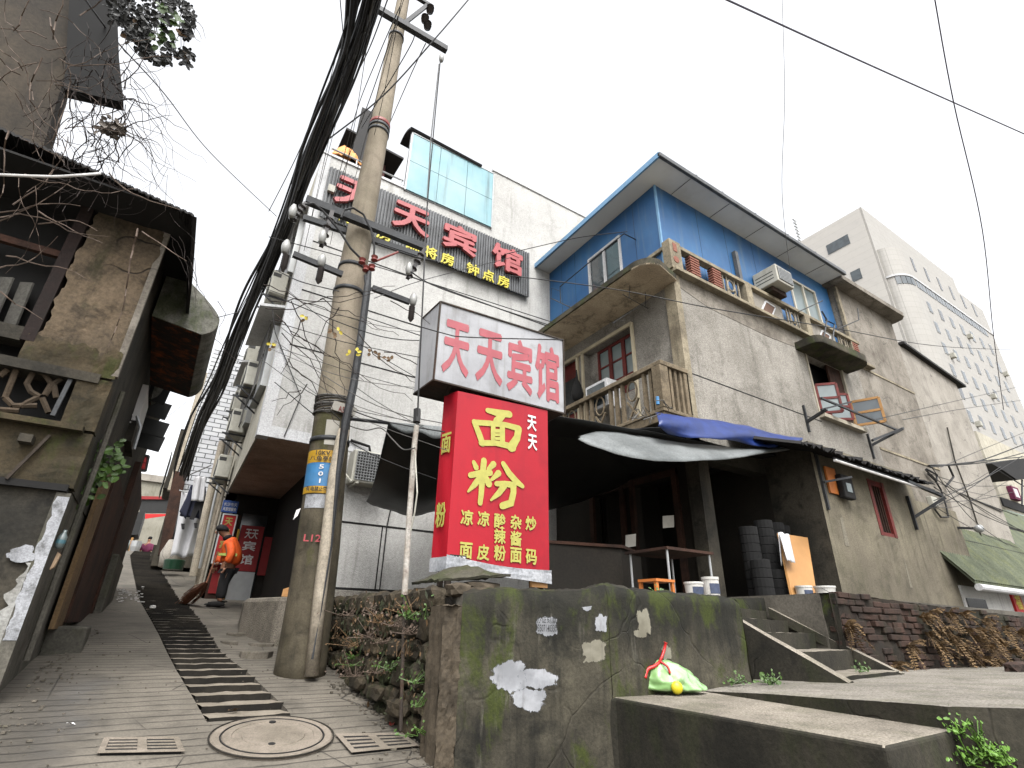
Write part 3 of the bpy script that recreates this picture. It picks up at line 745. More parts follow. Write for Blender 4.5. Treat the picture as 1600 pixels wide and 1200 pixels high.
patchpx(uvAB, fAB, 928, 967, 951, 996, 6, .8)
patchpx(uvAB, fAB, 907, 1003, 951, 1042, 7, .9, m_flakeg)
patchpx(uvBC, fBC, 996, 950, 1022, 1000, 8, .6, m_flakeg)
patchpx(uvBC, fBC, 992, 985, 1018, 1000, 9, .3, m_flakeg)
patchpx(uvBC, fBC, 1036, 1008, 1055, 1034, 10, .7, m_flakeg)
# stencilled advertisement
mb = MB(); t_ = (B-A).normalized(); nB = Vector((t_.y, -t_.x, 0))
if nB.y > 0: nB = -nB
for s, x0, y0, x1, y1 in (('办证刻章', 838, 963, 869, 974), ('13507140330', 838, 976, 869, 987)):
    c = uvAB((x0+x1)/2, (y0+y1)/2)[2]+nB*.02; wv = (uvAB(x1, 970)[2]-uvAB(x0, 970)[2]).length; hv = (uvAB(850, y0)[2]-uvAB(850, y1)[2]).length
    text(mb, s, c, t_*wv, (0, 0, hv), .001, .004)
mb.build('lettering', m_blkink, rw)

# ------------------------------------------------------------------ stairs up to the terrace
st = thing('concrete_stairs', 'short concrete stair flight with two sloping side strips below the brick wall', 'stairs', (5.2, 2.9, 1.27))
def onray(px, py, x, y):
    d = ray(px, py); return Vector((x, y, EZ+d[2]/math.hypot(d[0], d[1])*math.hypot(x, y)))
n1, n0 = onray(1335, 1066, 4.76, 2.49), onray(1152, 960, 4.59, 3.34)
f1, f0 = onray(1410, 1053, 6.22, 2.80), onray(1196, 951, 5.99, 3.92)
def stringer(a, b, wv, deep):
    mb = MB(); n = 30; wv = Vector(wv)
    f = lambda u, v: lerp(a, b, u)+wv*v+Vector((0, 0, fbm((lerp(a, b, u).x*6, v*3, a.y))*.010))
    mb.m(0).grid(f, n, 3)
    dz = (lambda u: f(u, 1)[2]-1.15) if deep else (lambda u: .10)
    mb.m(1).grid(lambda u, q: Vector(f(u, 1))+Vector((0, 0, -q*dz(u))), n, 3)
    mb.m(1).grid(lambda u, q: Vector(f(u, 0))+Vector((0, 0, -q*dz(u))), n, 3)
    mb.m(1).grid(lambda u, q: lerp(Vector(f(1, 0)), Vector(f(1, 1)), u)+Vector((0, 0, -q*.12)), 3, 2)
    mb.build('side_strip', [m_ledge, m_kerbdark], st)
stringer(n0, n1, (-.12, -.02, .0), True); stringer(f0+Vector((.0, 0, .01)), f1+Vector((.0, 0, .0)), (.14, .03, .0), False)
tn = [-.12, .067, .288, .558, .865, 1.02]; tf_ = [-.02, .17, .39, .67, .99, 1.06]
rows = [(lerp(n0, n1, a), lerp(f0, f1, b)) for a, b in zip(tn, tf_)]
for k in range(len(rows)-1):
    a, b = rows[k]; a1, b1 = rows[k+1]; z = (a.z+b.z)/2-.012; za = (a1.z+b1.z)/2-.012
    pa, pb2 = (rows[k-1] if k else (a+Vector((-.05, .35, 0)), b+Vector((-.05, .2, 0))))
    P2 = lambda p, zz: Vector((p.x, p.y, zz))
    mb = MB()
    mb.m(0).grid(lambda u, v: lerp(lerp(P2(a, z), P2(b, z), u), lerp(P2(pa, z), P2(pb2, z), u), v)+Vector((0, 0, fbm((u*6, v*4, k))*.006)), 14, 3)
    mb.m(1).grid(lambda u, v: lerp(P2(a, z), P2(b, z), u)+Vector((0, .012*v, fbm((u*6, 0, k))*.006*(1-v)))+Vector((0, 0, v*(za-.02-z))), 14, 3)
    mb.build('step', [m_ledge, m_kerbdark], st)
mb = MB(); mb.grid(lambda u, v: Vector((lerp(4.46, 6.1, u), 3.99+.03*u+fbm((u*7, v*3, 1))*.02, lerp(1.2, lerp(1.885, 1.965, u), v))), 30, 14); mb.build('landing_face', m_plaster, st, smooth=True)
mb = MB(); mb.grid(lambda u, v: Vector((6.12+fbm((u*7, v*3, 1))*.02, lerp(3.2, 4.1, u), lerp(1.2, 1.985, v))), 14, 14); mb.build('cheek_wall', m_plaster, st, smooth=True)

# ------------------------------------------------------------------ old brick wall with dead ferns
bw = thing('brick_wall', 'low crumbling red brick wall overgrown with dead brown ferns to the right of the stairs', 'wall', (7.5, 3.3, 1.25))
YB = 3.22
def btop(x):
    pts = [(4.2, 1.86), (5.3, 1.93), (6.0, 2.005), (6.6, 2.0), (8, 1.97), (10.5, 1.92), (14, 1.86), (20, 1.8)]
    for (a, za), (b, zb) in zip(pts, pts[1:]):
        if x <= b: return lerp(za, zb, (x-a)/(b-a))
    return 1.8
mb = MB()
mb.grid(lambda u, v: Vector((lerp(6.1, 19, u), YB+.03+fbm((u*60, v*4, 2))*.03, lerp(1.1, btop(lerp(6.1, 19, u))-.01, v))), 150, 14)
mb.grid(lambda u, v: Vector((lerp(6.1, 19, u), lerp(YB+.03, 4.0, v), btop(lerp(6.1, 19, u))-.01+fbm((u*60, v*3, 5))*.015-.05*v*v)), 150, 5)
mb.build('mortar_core', m_mortar, bw, smooth=True)
mb = MB(); rs = random.Random(21); row = 0; z = 1.2
while z < 1.99:
    x = 6.12+(row % 2)*.12
    while x < 18.5:
        wd = rs.uniform(.2, .25); miss = rs.random() < (.08 if z > 1.6 else .16)
        if not miss and z+.06 < btop(x+.1)+.012 and (x > 5.5 or z > 1.75) :
            j = rs.uniform(-.02, .03); o = Vector((x, YB-.045+j+.05, z+rs.uniform(-.006, .006))); a = rs.uniform(-.03, .03)
            mb.obox(o, (wd-.012, 0, a*wd), (0, .11, 0), (0, 0, .058))
        x += wd
    z += .068; row += 1
mb.build('bricks', m_brick, bw, bevel=.008)
# ------------------------------------------------------------------ hotel
YH = 8.7; XS = lambda y: .82+.018*(y-8.7)
ht = thing('hotel_building', 'white stucco guesthouse with a brown overhang above its alley entrance', 'building', (3.4, 8.7, 1.9))
ZU = 4.26
mb = MB()
# front: ground floor right of the recess, then the upper storeys
mb.obox((2.0, YH, 1.5), (7.5, 0, 0), (0, .25, 0), (0, 0, ZU-1.5))
mb.obox((XS(YH)+.05, YH, ZU), (9.5-XS(YH)-.05, 0, 0), (0, .25, 0), (0, 0, 10.3-ZU))
mb.obox((4.78, YH, 10.3), (4.72, 0, 0), (0, .25, 0), (0, 0, 1.85))
mb.build('wall', m_hotel, ht)
mb = MB()
mb.prism([(XS(YH), YH+.01, ZU+.02), (XS(21), 21, ZU-.25), (XS(21)+.2, 21, ZU-.25), (XS(YH)+.2, YH+.02, ZU+.02)], (0, 0, 6.1))
mb.obox((XS(13.1), 13.1, 1.5), (.15, 8, 0), (.2, 0, 0), (0, 0, ZU-1.6))
mb.build('side_wall', m_hotelside, ht)
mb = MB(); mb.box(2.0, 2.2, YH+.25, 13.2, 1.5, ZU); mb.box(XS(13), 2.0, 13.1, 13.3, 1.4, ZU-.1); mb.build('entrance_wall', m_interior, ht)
mb = MB(); mb.prism([(XS(YH)+.03, YH+.02, ZU+.03), (9, YH+.22, ZU+.03), (9, 21, ZU-.2), (XS(21)+.05, 21, ZU-.2)], (0, 0, -.03))
mb.build('overhang_soffit', m_soffbrown, ht)
# white corner strip and lower edge strip
mb = MB(); mb.box(.80, .98, YH-.012, YH+.2, ZU-.02, 10.33); mb.box(.98, 2.6, YH-.012, YH+.03, ZU-.02, ZU+.16); mb.build('corner_trim', m_trimw, ht)
# dark joints of the stucco panels
for (x0, x1, z0, z1) in ((.98, 6.5, 8.108, 8.132), (.98, 6.5, 7.008, 7.032), (.98, 6.5, 5.888, 5.912), (2.02, 6.5, 3.06, 3.09), (2.02, 6.5, 2.06, 2.10), (2.98, 3.0, 2.1, 3.06), (4.3, 4.32, 2.1, 3.06)):
    MB().box(x0, x1, YH-.005, YH+.004, z0, z1).build('panel_joint', m_black, ht)
mb = MB(); mb.obox((1.98, YH-.06, 1.5), (3, 0, 0), (0, .08, 0), (0, 0, .56)); mb.build('plinth', m_house, ht, bevel=.01)
# roof slab, parapet coping and rail
mb = MB(); mb.box(XS(9)+.05, 9.5, YH+.25, 20, 9.9, 10.0); mb.box(4.8, 9.5, YH+.25, 20, 11.9, 12.0); mb.build('roof', m_road, ht)
mb = MB(); mb.box(.79, 4.78, YH-.03, YH+.27, 10.3, 10.36); mb.box(4.76, 9.5, YH-.03, YH+.27, 12.15, 12.21); mb.build('coping', m_trimw, ht)
mb = MB(); mb.tube([(.95, YH+.1, 10.62), (2.55, YH+.1, 10.62)], .02, 6); [mb.tube([(x, YH+.1, 10.36), (x, YH+.1, 10.62)], .015, 6) for x in (.95, 1.5, 2.05, 2.5)]; mb.build('roof_rail', m_alum, ht)
MB().tube([(3.05, YH-.05, 2.0), (3.05, YH-.05, 3.1), (3.12, YH-.05, 3.7)], .01, 6).build('wall_cable', m_cable, ht)
mb = MB(); mb.tube([onY(YH-.03, 425, 480), onY(YH-.03, 430, 520), onY(YH-.03, 452, 575), onY(YH-.03, 470, 620), onY(YH-.03, 444, 682)][::-1], .008, 5)
mb.build('wall_cable', m_cable, ht)
# windows of the alley side
for (y0, y1, z0, z1) in ((9.3, 10.6, 7.7, 9.0), (11.2, 12.4, 7.7, 9.0), (9.3, 10.6, 5.3, 6.5), (11.2, 12.6, 5.2, 6.4), (14, 15.4, 5.0, 6.2), (14, 15.4, 7.6, 8.8), (17, 18.4, 5.0, 6.2), (17, 18.4, 7.6, 8.8)):
    mb = MB(); x = XS(y0)-.02
    for (a, b, c, d) in ((y0, y1, z0, z0+.08), (y0, y1, z1-.08, z1), (y0, y0+.07, z0+.08, z1-.08), (y1-.07, y1, z0+.08, z1-.08), ((y0+y1)/2-.03, (y0+y1)/2+.03, z0+.08, z1-.08)):
        mb.box(x-.08, x+.04, a, b, c, d)
    fr = mb.build('window_frame', m_alum, ht)
    MB().box(x-.0, x+.05, y0+.07, y1-.07, z0+.08, z1-.08).build('pane', m_glassdk, fr)
    g = MB()
    for k in range(7): g.tube([(x-.14, y0+.1+k*(y1-y0-.2)/6, z0), (x-.14, y0+.1+k*(y1-y0-.2)/6, z1)], .01, 5)
    for zz in (z0, (z0+z1)/2, z1): g.tube([(x-.14, y0, zz), (x-.14, y1, zz)], .012, 5)
    g.build('security_bars', m_cablegr, ht)
for (y0, y1, z) in ((8.95, 10.7, 6.75), (11.2, 12.7, 6.6), (9.0, 10.7, 9.2)):
    MB().obox((XS(y0)-.42, y0, z-.14), (.44, 0, .1), (0, y1-y0, 0), (0, 0, .05)).build('window_hood', m_trimw, ht)
MB().tube([(XS(14)-.08, 14.4, 1.9), (XS(14)-.08, 14.4, 9.8)], .055, 10).build('drainpipe', m_pipe, ht)
MB().tube([(XS(13)-.07, 13.2, 2.0), (XS(13)-.07, 13.2, 9.8)], .035, 10).build('drainpipe', m_pipe, ht)
# entrance door with red glass posters
mb = MB(); yb = 13.08
X0, X1 = 1.3, 1.82
MB().box(X0-.35, X0-.02, yb-.03, yb, 1.9, 3.7).build('door', m_darkwood, ht)
dr = MB().box(X0, X1, yb-.04, yb, 1.9, 3.75).build('door', m_glassdk, ht)
lo = MB().box(X0+.03, X1-.03, yb-.05, yb-.041, 1.92, 2.55).build('door_panel', m_alum, dr)
MB().box(X0+.03, X1-.03, yb-.05, yb-.041, 2.56, 3.5).build('poster', m_reddark, dr)
tx = MB()
for ch, z in (('天天', 3.33), ('宾', 3.08), ('馆', 2.8)): text(tx, ch, ((X0+X1)/2, yb-.052, z), (.26, 0, 0), (0, 0, .2), .002, .02)
tx.build('lettering', m_letwhite, dr)
MB().tube([(X0-.01, yb-.09, 2.0), (X0-.01, yb-.09, 3.4)], .025, 8).build('door_handle', m_yellowband, dr)
MB().box(.99, 1.22, yb-.05, yb-.031, 2.1, 2.7).build('poster', m_reddark, ht)
MB().box(1.0, 1.2, yb-.05, yb-.031, 2.9, 3.5).build('poster', m_reddark, ht)
MB().box(1.84, 2.0, yb-.05, yb-.02, 2.5, 3.3).build('poster', m_reddark, ht)
# entrance block (concrete ramp side) left of the pole
a = ongr(362, 950); b = ongr(432, 985)
mb = MB(); base = [(1.10, 8.35), (1.34, 7.35), (2.0, 7.2), (2.0, 9.0), (1.18, 9.2)]
mb.prism([(x, y, 1.1) for x, y in base], (0, 0, .78))
tag(mb.build('entrance_ramp', m_ledge, bevel=.05), 'grey concrete ramp block at the guesthouse entrance behind the utility pole', 'ramp')
tag(MB().prism([(1.5, 8.1, 1.885), (2.0, 7.6, 1.885), (2.0, 8.6, 2.14), (1.6, 8.6, 2.0)], (0, 0, .03)).build('plank', m_plywood), 'tan board sloping on the ramp block behind the pole', 'board')

# boards beside the entrance
def board(name, label, c0, c1, y, mat, border=None):
    my = (c0[1]+c1[1])/2; xa, xb = onY(y, c0[0], my).x, onY(y, c1[0], my).x; mx = (c0[0]+c1[0])/2
    p, q = Vector((xa, y, onY(y, mx, c0[1]).z)), Vector((xb, y, onY(y, mx, c1[1]).z))
    t = thing(name, label, 'sign', (min(p.x, q.x), y, min(p.z, q.z)))
    MB().box(p.x, q.x, y, y+.03, q.z, p.z).build('panel', mat, t)
    if border:
        fb = MB(); e = .025
        for b_ in ((p.x-e, q.x+e, p.z, p.z+e), (p.x-e, q.x+e, q.z-e, q.z), (p.x-e, p.x, q.z, p.z), (q.x, q.x+e, q.z, p.z)): fb.box(b_[0], b_[1], y-.015, y+.03, b_[2], b_[3])
        fb.build('frame', border, t)
    return t, p, q
t, p, q = board('blue_sign', 'small blue board with two lines of white writing above the red guesthouse board', (347, 782), (372, 801), 12.95, m_bluesign)
tx = MB(); text(tx, '长沙市天', ((p.x+q.x)/2, 12.948, p.z*.68+q.z*.32), ((q.x-p.x)*.85, 0, 0), (0, 0, (p.z-q.z)*.3), .002, .01)
text(tx, '天旅馆服务', ((p.x+q.x)/2, 12.948, p.z*.28+q.z*.72), ((q.x-p.x)*.85, 0, 0), (0, 0, (p.z-q.z)*.3), .002, .01); tx.build('lettering', m_letwhite, t)
t, p, q = board('entrance_sign', 'white framed red board with gold characters standing by the guesthouse entrance', (341, 804), (361, 880), 12.9, m_redsign, m_letwhite)
tx = MB(); h = p.z-q.z
for i, ch in enumerate('天天宾馆'): text(tx, ch, ((p.x+q.x)/2, 12.898, p.z-h*(.14+.24*i)), ((q.x-p.x)*.62, 0, 0), (0, 0, h*.17), .002, .03)
tx.build('lettering', m_letgold, t)

# ------------------------------------------------------------------ rooftop sign of the guesthouse
ys = YH-.1
sg = thing('guesthouse_sign', 'big grey corrugated rooftop sign with faded red and yellow characters on the white guesthouse', 'sign', (3.4, ys, 8.65))
mb = MB(); x0, x1, zb, zt = .98, 5.83, 8.64, 9.93; n = 74
pts = []
for i in range(n):
    x = lerp(x0, x1, i/n); w_ = (x1-x0)/n
    pts += [(x, 0), (x+w_*.3, 0), (x+w_*.4, -.03), (x+w_*.9, -.03)]
pts.append((x1, 0))
for (a, ya), (b, yb_) in zip(pts, pts[1:]): mb.face([(a, ys+ya, zb), (b, ys+yb_, zb), (b, ys+yb_, zt), (a, ys+ya, zt)])
mb.build('corrugated_panel', m_corr, sg)
mb = MB(); [mb.box(x0, x1, ys+.01, ys+.06, z-.02, z+.02) for z in (8.7, 9.3, 9.88)]; mb.build('frame', m_steel, sg)
ycs = ys-.06
def letter(ch, px, py, w_, h_, mat, depth, bold, parent, sgn=None):
    c = onY(ycs, px, py); tx = MB(); text(tx, ch, (c.x, ycs, c.z), (w_, 0, 0), (0, 0, h_), depth, bold); return tx.build('letter', mat, parent)
c2, c3, c4 = onY(ycs, 642, 345), onY(ycs, 717, 376), onY(ycs, 791, 406)
dx = ((c4.x-c2.x)/2); zc = (c2.z+c3.z+c4.z)/3
xs = [c2.x-dx, c2.x, c3.x, c4.x]
for ch, x in zip('天天宾馆', xs):
    tx = MB(); text(tx, ch, (x, ycs, zc), (.84, 0, 0), (0, 0, .70), .07, .028); tx.build('letter', m_pink, sg)
d_ = onY(ycs, 786, 438); a_ = onY(ycs, 698, 412); zy = (onY(ycs, 738, 424).z+d_.z)/2
p1 = onY(ycs, 738, 422).x; p3 = onY(ycs, 786, 439).x; st_ = (p3-p1)/2
grp = [p1, p1+st_, p3]; m3 = onY(ycs, 698, 412).x; gap = grp[0]-m3
for ch, x in zip('钟点房', grp): pass
allx = [('钟', p1), ('点', p1+st_), ('房', p3), ('麻', m3-2*st_), ('将', m3-st_), ('房', m3), ('包', m3-gap-4*st_), ('厢', m3-gap-3*st_), ('房', m3-gap-2*st_)]
for ch, x in allx:
    tx = MB(); text(tx, ch, (x, ycs, zy), (.31, 0, 0), (0, 0, .29), .03, .018); tx.build('letter', m_yell, sg)
# roof: aqua hoarding, dark roofs, junk
hp = [onY(YH-.02, 640, 225), onY(YH-.02, 768, 262)]
ah = thing('aqua_hoarding', 'pale aqua sheet hoarding on the guesthouse roof with a dark curved roof behind', 'hoarding', (3.6, YH, 10.28))
mb = MB()
for i in range(3):
    for j in range(2):
        w_ = (4.76-2.58)/3; h_ = (12.0-10.28)/2
        mb.obox((2.58+i*w_+.006, YH-.05, 10.28+j*h_+.006), (w_-.012, 0, 0), (0, .03, 0), (0, 0, h_-.012))
mb.build('sheet', m_aqua, ah)
mb = MB(); mb.box(2.55, 4.78, YH-.02, YH+.02, 10.26, 10.29); mb.box(2.55, 4.78, YH-.02, YH+.02, 11.14-.01, 11.14+.01); mb.box(2.55, 2.585, YH-.06, YH+.02, 10.26, 12.02); mb.box(4.755, 4.785, YH-.06, YH+.02, 10.26, 12.02); mb.box(2.55, 4.78, YH-.06, YH+.02, 12.0, 12.03); mb.build('frame', m_alum, ah)
mb = MB(); mb.grid(lambda u, v: Vector((lerp(2.5, 4.4, v), YH-.10+.75*u, 12.02+.26*math.sin(u*2.2)*(1-.4*v)+.06*(1-v))), 8, 8); mb.build('curved_roof', m_corrblk, ah, solid=.05)
rs_ = thing('roof_shed', 'old pink plaster shed with a dark tin roof on the guesthouse roof', 'shed', (2.2, 11, 10.0))
MB().box(1.55, 2.5, 10.4, 12.2, 10.0, 12.5).build('wall', weathered('pink_plaster', S(176, 128, 124), S(150, 108, 104), S(80, 60, 56), .5, .4), rs_)
MB().obox((1.3, 9.9, 12.55), (1.5, 0, -.1), (0, 2.5, .2), (0, 0, .06)).build('roof', m_corrblk, rs_)
MB().box(2.05, 2.4, 10.36, 10.4, 10.6, 11.8).build('window', m_glassgr, rs_)
mb = MB(); mb.obox((1.42, 9.2, 10.2), (.55, 0, 0), (0, .05, 0), (.05, .1, 2.6)); tag(mb.build('black_board', m_corrblk), 'tall dark board standing on the guesthouse roof behind the utility pole', 'board')
mb = MB(); rr = random.Random(3)
mb.grid(lambda u, v: Vector((lerp(.95, 1.75, u), 8.85+.8*v, 10.45+.75*math.sin(min(1, u*1.0)*2.7+.3)*math.sin(v*2.6+.3)+.1*fbm((u*5, v*5, 1)))), 14, 10)
tag(mb.build('orange_cover', plain('orange_sheeting', S(226, 150, 70), .6, var=.3, sc=3), solid=.02), 'crumpled orange sheeting on the left corner of the guesthouse roof', 'sheeting')
mb = MB()
for i in range(40):
    a = Vector((2.35+rr.uniform(-.25, .15), 9.1+rr.uniform(0, .4), 10.35+rr.uniform(0, .5))); mb.tube([a, a+Vector((rr.uniform(-.3, .3), 0, rr.uniform(-.1, .3)))], .012, 5)
tag(mb.build('twig_pile', m_cablegr), 'tangle of dry twigs on the guesthouse roof left of the aqua hoarding', 'twigs')
mb = MB(); mb.box(1.02, 1.16, ys-.1, ys-.02, 9.26, 9.42); mb.build('junction_box', m_ac, sg)

# ------------------------------------------------------------------ air conditioners on the guesthouse
def make_ac(loc, label, w_=.72, h_=.5, d_=.28):
    """front faces -X; origin at the base of the casing, wall side"""
    t = thing('air_conditioner', label, 'air conditioner', loc, 'outdoor air conditioner units on the guesthouse')
    o = Vector(loc)
    MB().obox(o+Vector((-d_-.06, -w_/2, 0)), (d_, 0, 0), (0, w_, 0), (0, 0, h_)).build('casing', m_ac, t, bevel=.02)
    f = o+Vector((-d_-.062, -.08, h_*.5))
    MB().lathe(f, [(.2, -.012), (.2, .008), (.17, .012), (.05, .012), (0, .012)], 24, (-1, 0, 0)).build('fan_grille', m_acdark, t)
    g = MB()
    for r in (.06, .1, .14, .18): 
        ring = [f+Vector((-.02, math.cos(6.283*k/24)*r, math.sin(6.283*k/24)*r)) for k in range(25)]; g.tube(ring, .004, 4, False)
    g.build('guard_rings', m_ac, t)
    MB().obox(o+Vector((-d_-.05, -w_/2-.003, h_*.72)), (d_*.5, 0, 0), (0, .006, 0), (0, 0, h_*.16)).build('side_vent', m_acdark, t)
    for s in (-.36, .36):
        b = MB(); y = s*w_; b.bar(o+Vector((.02, y, -.03)), o+Vector((-d_-.16, y, -.03)), .03, .03); b.bar(o+Vector((.02, y, -.32)), o+Vector((-d_-.1, y, -.04)), .025, .025)
        b.build('bracket', m_steel, t)
    return t
acs = [((388, 592), 10.3), ((356, 630), 13.6), ((356, 662), 11.9), ((338, 732), 13.2), ((382, 558), 13.0), ((418, 452), 9.6)]
labs = ['outdoor air conditioner on the guesthouse alley wall, nearest of the row beside the grey windows', 'farthest small outdoor air conditioner on the alley wall, beside the tiled house', 'outdoor air conditioner in the middle of the alley wall below the nearest one', 'lowest outdoor air conditioner on the alley wall, just above the white laundry', 'outdoor air conditioner high on the alley wall behind the cable bundle', 'topmost outdoor air conditioner beside the corner under the window hood']
first = None
for (pp, y), lb in zip(acs, labs):
    q = onY(y, *pp); x = XS(y); k = None
    loc = Vector((x, y, q.z-.25))
    if first is None: first = make_ac(loc, lb)
    else: dup(first, loc, lb)
# unit on the front wall beside the pole
pa, pb = onY(8.45, 563, 702), onY(8.45, 597, 757)
fa = thing('air_conditioner', 'outdoor air conditioner with wire guard on the front wall between the pole and black tarpaulin', 'air conditioner', (2.55, 8.7, 3.6), 'outdoor air conditioner units on the guesthouse')
ac0, ac1, az0, az1 = 2.26, 2.86, 3.66, 4.2
MB().box(ac0, ac1, 8.36, 8.66, az0, az1).build('casing', m_ac, fa, bevel=.02)
MB().box(ac0+.05, ac1-.04, 8.35, 8.359, az0+.04, az1-.04).build('grille_opening', m_acdark, fa)
g = MB()
for i in range(12): x = lerp(ac0+.05, ac1-.04, i/11); g.tube([(x, 8.335, az0+.03), (x, 8.335, az1-.03)], .006, 4)
for i in range(11): z = lerp(az0+.04, az1-.04, i/10); g.tube([(ac0+.04, 8.33, z), (ac1-.03, 8.33, z)], .006, 4)
g.build('wire_guard', m_alum, fa)
[MB().bar((x, 8.68, az0-.03), (x, 8.25, az0-.03), .04, .03).build('bracket', m_ac, fa) for x in (ac0+.08, ac1-.08)]
MB().bar((ac0-.1, 8.68, az0-.03), (ac0-.1, 8.68, az0+.3), .04, .03).bar((ac0-.1, 8.67, az0+.25), (ac0, 8.3, az0-.03), .03, .03).build('brace', m_ac, fa)
MB().tube([(ac0-.02, 8.66, 4.42), (ac0+.3, 8.62, 4.36), (ac0+.34, 8.6, 4.2)], .025, 6).build('pipe', m_black, fa)
# ------------------------------------------------------------------ old house with the blue top storey
XH, YF, YB5 = 6.5, 5.0, 5.17
hs_ = thing('old_house', 'old pebbledashed corner house with a blue sheet clad top storey and grey eaves', 'house', (10, 6.5, 1.9))
def wallx(mb, x0, x1, z0, z1, y, holes, th=.18):
    """wall in the plane Y=y facing -Y, with rectangular holes (x0,x1,z0,z1)"""
    xs = sorted({x0, x1, *[h[0] for h in holes], *[h[1] for h in holes]}); zs = sorted({z0, z1, *[h[2] for h in holes], *[h[3] for h in holes]})
    for a, b in zip(xs, xs[1:]):
        for c, d in zip(zs, zs[1:]):
            if any(h[0] <= a and b <= h[1] and h[2] <= c and d <= h[3] for h in holes): continue
            mb.face([(a, y, c), (b, y, c), (b, y, d), (a, y, d)])
    for (a, b, c, d) in holes:
        mb.face([(a, y, c), (a, y, d), (a, y+th, d), (a, y+th, c)]); mb.face([(b, y, c), (b, y+th, c), (b, y+th, d), (b, y, d)])
        mb.face([(a, y, c), (a, y+th, c), (b, y+th, c), (b, y, c)]); mb.face([(a, y, d), (b, y, d), (b, y+th, d), (a, y+th, d)])
def wally(mb, y0, y1, z0, z1, x, holes, th=.18):
    """wall in the plane X=x facing -X"""
    ys_ = sorted({y0, y1, *[h[0] for h in holes], *[h[1] for h in holes]}); zs = sorted({z0, z1, *[h[2] for h in holes], *[h[3] for h in holes]})
    for a, b in zip(ys_, ys_[1:]):
        for c, d in zip(zs, zs[1:]):
            if any(h[0] <= a and b <= h[1] and h[2] <= c and d <= h[3] for h in holes): continue
            mb.face([(x, a, c), (x, a, d), (x, b, d), (x, b, c)])
    for (a, b, c, d) in holes:
        mb.face([(x, a, c), (x+th, a, c), (x+th, a, d), (x, a, d)]); mb.face([(x, b, c), (x, b, d), (x+th, b, d), (x+th, b, c)])
        mb.face([(x, a, c), (x, b, c), (x+th, b, c), (x+th, a, c)]); mb.face([(x, a, d), (x+th, a, d), (x+th, b, d), (x, b, d)])
# second storey
WIN = (10.5, 11.9, 5.62, 6.98)
mb = MB(); wallx(mb, 6.62, 12.75, 4.25, 7.40, YF, [WIN])
mb.build('wall', m_house, hs_)
mb = MB(); wally(mb, YF, YH, 4.55, 7.3, XH, [(6.1, 7.5, 5.55, 6.86), (7.72, 8.5, 4.6, 6.9)], .22)
mb.build('side_wall', m_house, hs_)
mb = MB(); mb.box(6.47, 6.62, YF-.03, YF+.2, 4.62, 7.38); mb.build('corner_trim', m_band2, hs_)
# smooth band under the ledge, running down to the right
mb = MB(); mb.prism([(6.62, YF-.006, 7.38), (6.62, YF-.006, 7.16), (7.4, YF-.006, 7.0), (9.2, YF-.006, 6.98), (10.3, YF-.006, 7.05), (10.3, YF-.006, 7.38)], (0, .01, 0)); mb.build('render_band', m_band, hs_)
MB().box(6.62, 10.5, YF-.004, YF+.004, 5.44, 5.46).build('wall_joint', m_black, hs_)
# right section, taller, in plain render
mb = MB(); mb.box(12.75, 15.72, YF+.004, YF+.4, 1.2, 9.66); mb.build('wall', m_band, hs_)
MB().box(12.75, 15.7, YF-.012, YF+.004, 7.36, 7.41).build('wall_ledge', m_band2, hs_); MB().box(12.72, 12.82, YF-.05, YF+.02, 7.46, 9.6).build('pilaster', m_band2, hs_); MB().box(12.75, 15.7, YF-.012, YF+.004, 5.3, 5.35).build('wall_ledge', m_band2, hs_)
mb = MB(); mb.box(11.55, 15.75, YF-.02, YF+.003, 1.2, 4.3); mb.build('lower_wall', m_annex, hs_)
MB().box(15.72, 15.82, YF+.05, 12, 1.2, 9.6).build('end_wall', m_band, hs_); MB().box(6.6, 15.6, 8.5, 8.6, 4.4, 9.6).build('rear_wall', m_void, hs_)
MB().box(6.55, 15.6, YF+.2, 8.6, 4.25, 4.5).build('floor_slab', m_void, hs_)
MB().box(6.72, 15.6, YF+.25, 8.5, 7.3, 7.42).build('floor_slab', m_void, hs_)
# red window on the side over the balcony
def win_side(y0, y1, z0, z1, x, nf, nm, glass, frame):
    fr = MB()
    for (a, b, c, d) in ((y0, y1, z0, z0+.06), (y0, y1, z1-.06, z1), (y0, y0+.06, z0+.06, z1-.06), (y1-.06, y1, z0+.06, z1-.06)): fr.box(x, x+.06, a, b, c, d)
    for i in range(1, nf): y = lerp(y0, y1, i/nf); fr.box(x-.005, x+.05, y-.045, y+.045, z0+.06, z1-.06)
    for i in range(nf):
        a, b = lerp(y0, y1, i/nf)+.046, lerp(y0, y1, (i+1)/nf)-.046
        for j in range(1, nm): z = lerp(z0, z1, j/nm); fr.box(x+.005, x+.045, a, b, z-.016, z+.016)
    f = fr.build('window', frame, hs_); MB().box(x+.025, x+.035, y0+.06, y1-.06, z0+.06, z1-.06).build('pane', glass, f); return f
win_side(6.14, 7.26, 5.6, 6.84, 6.66, 3, 3, m_glassgr, m_redwood)
MB().box(6.66, 6.72, 7.26, 7.5, 5.55, 6.86).build('window_reveal', m_house, hs_)
mb = MB(); [mb.box(6.46, 6.5, y-.03, y+.03, 4.62, 6.9) for y in (6.07, 7.53, 7.7)]; mb.box(6.46, 6.5, 6.07, 8.5, 6.86, 6.93); mb.build('cream_trim', plain('cream_paint', S(206, 194, 166), .7, var=.15), hs_)
dd = MB().box(6.6, 6.66, 7.72, 8.5, 4.6, 6.9).build('door', m_redwood, hs_)
MB().box(6.58, 6.6, 7.8, 8.42, 5.7, 6.5).build('pane', m_glassdk, dd)
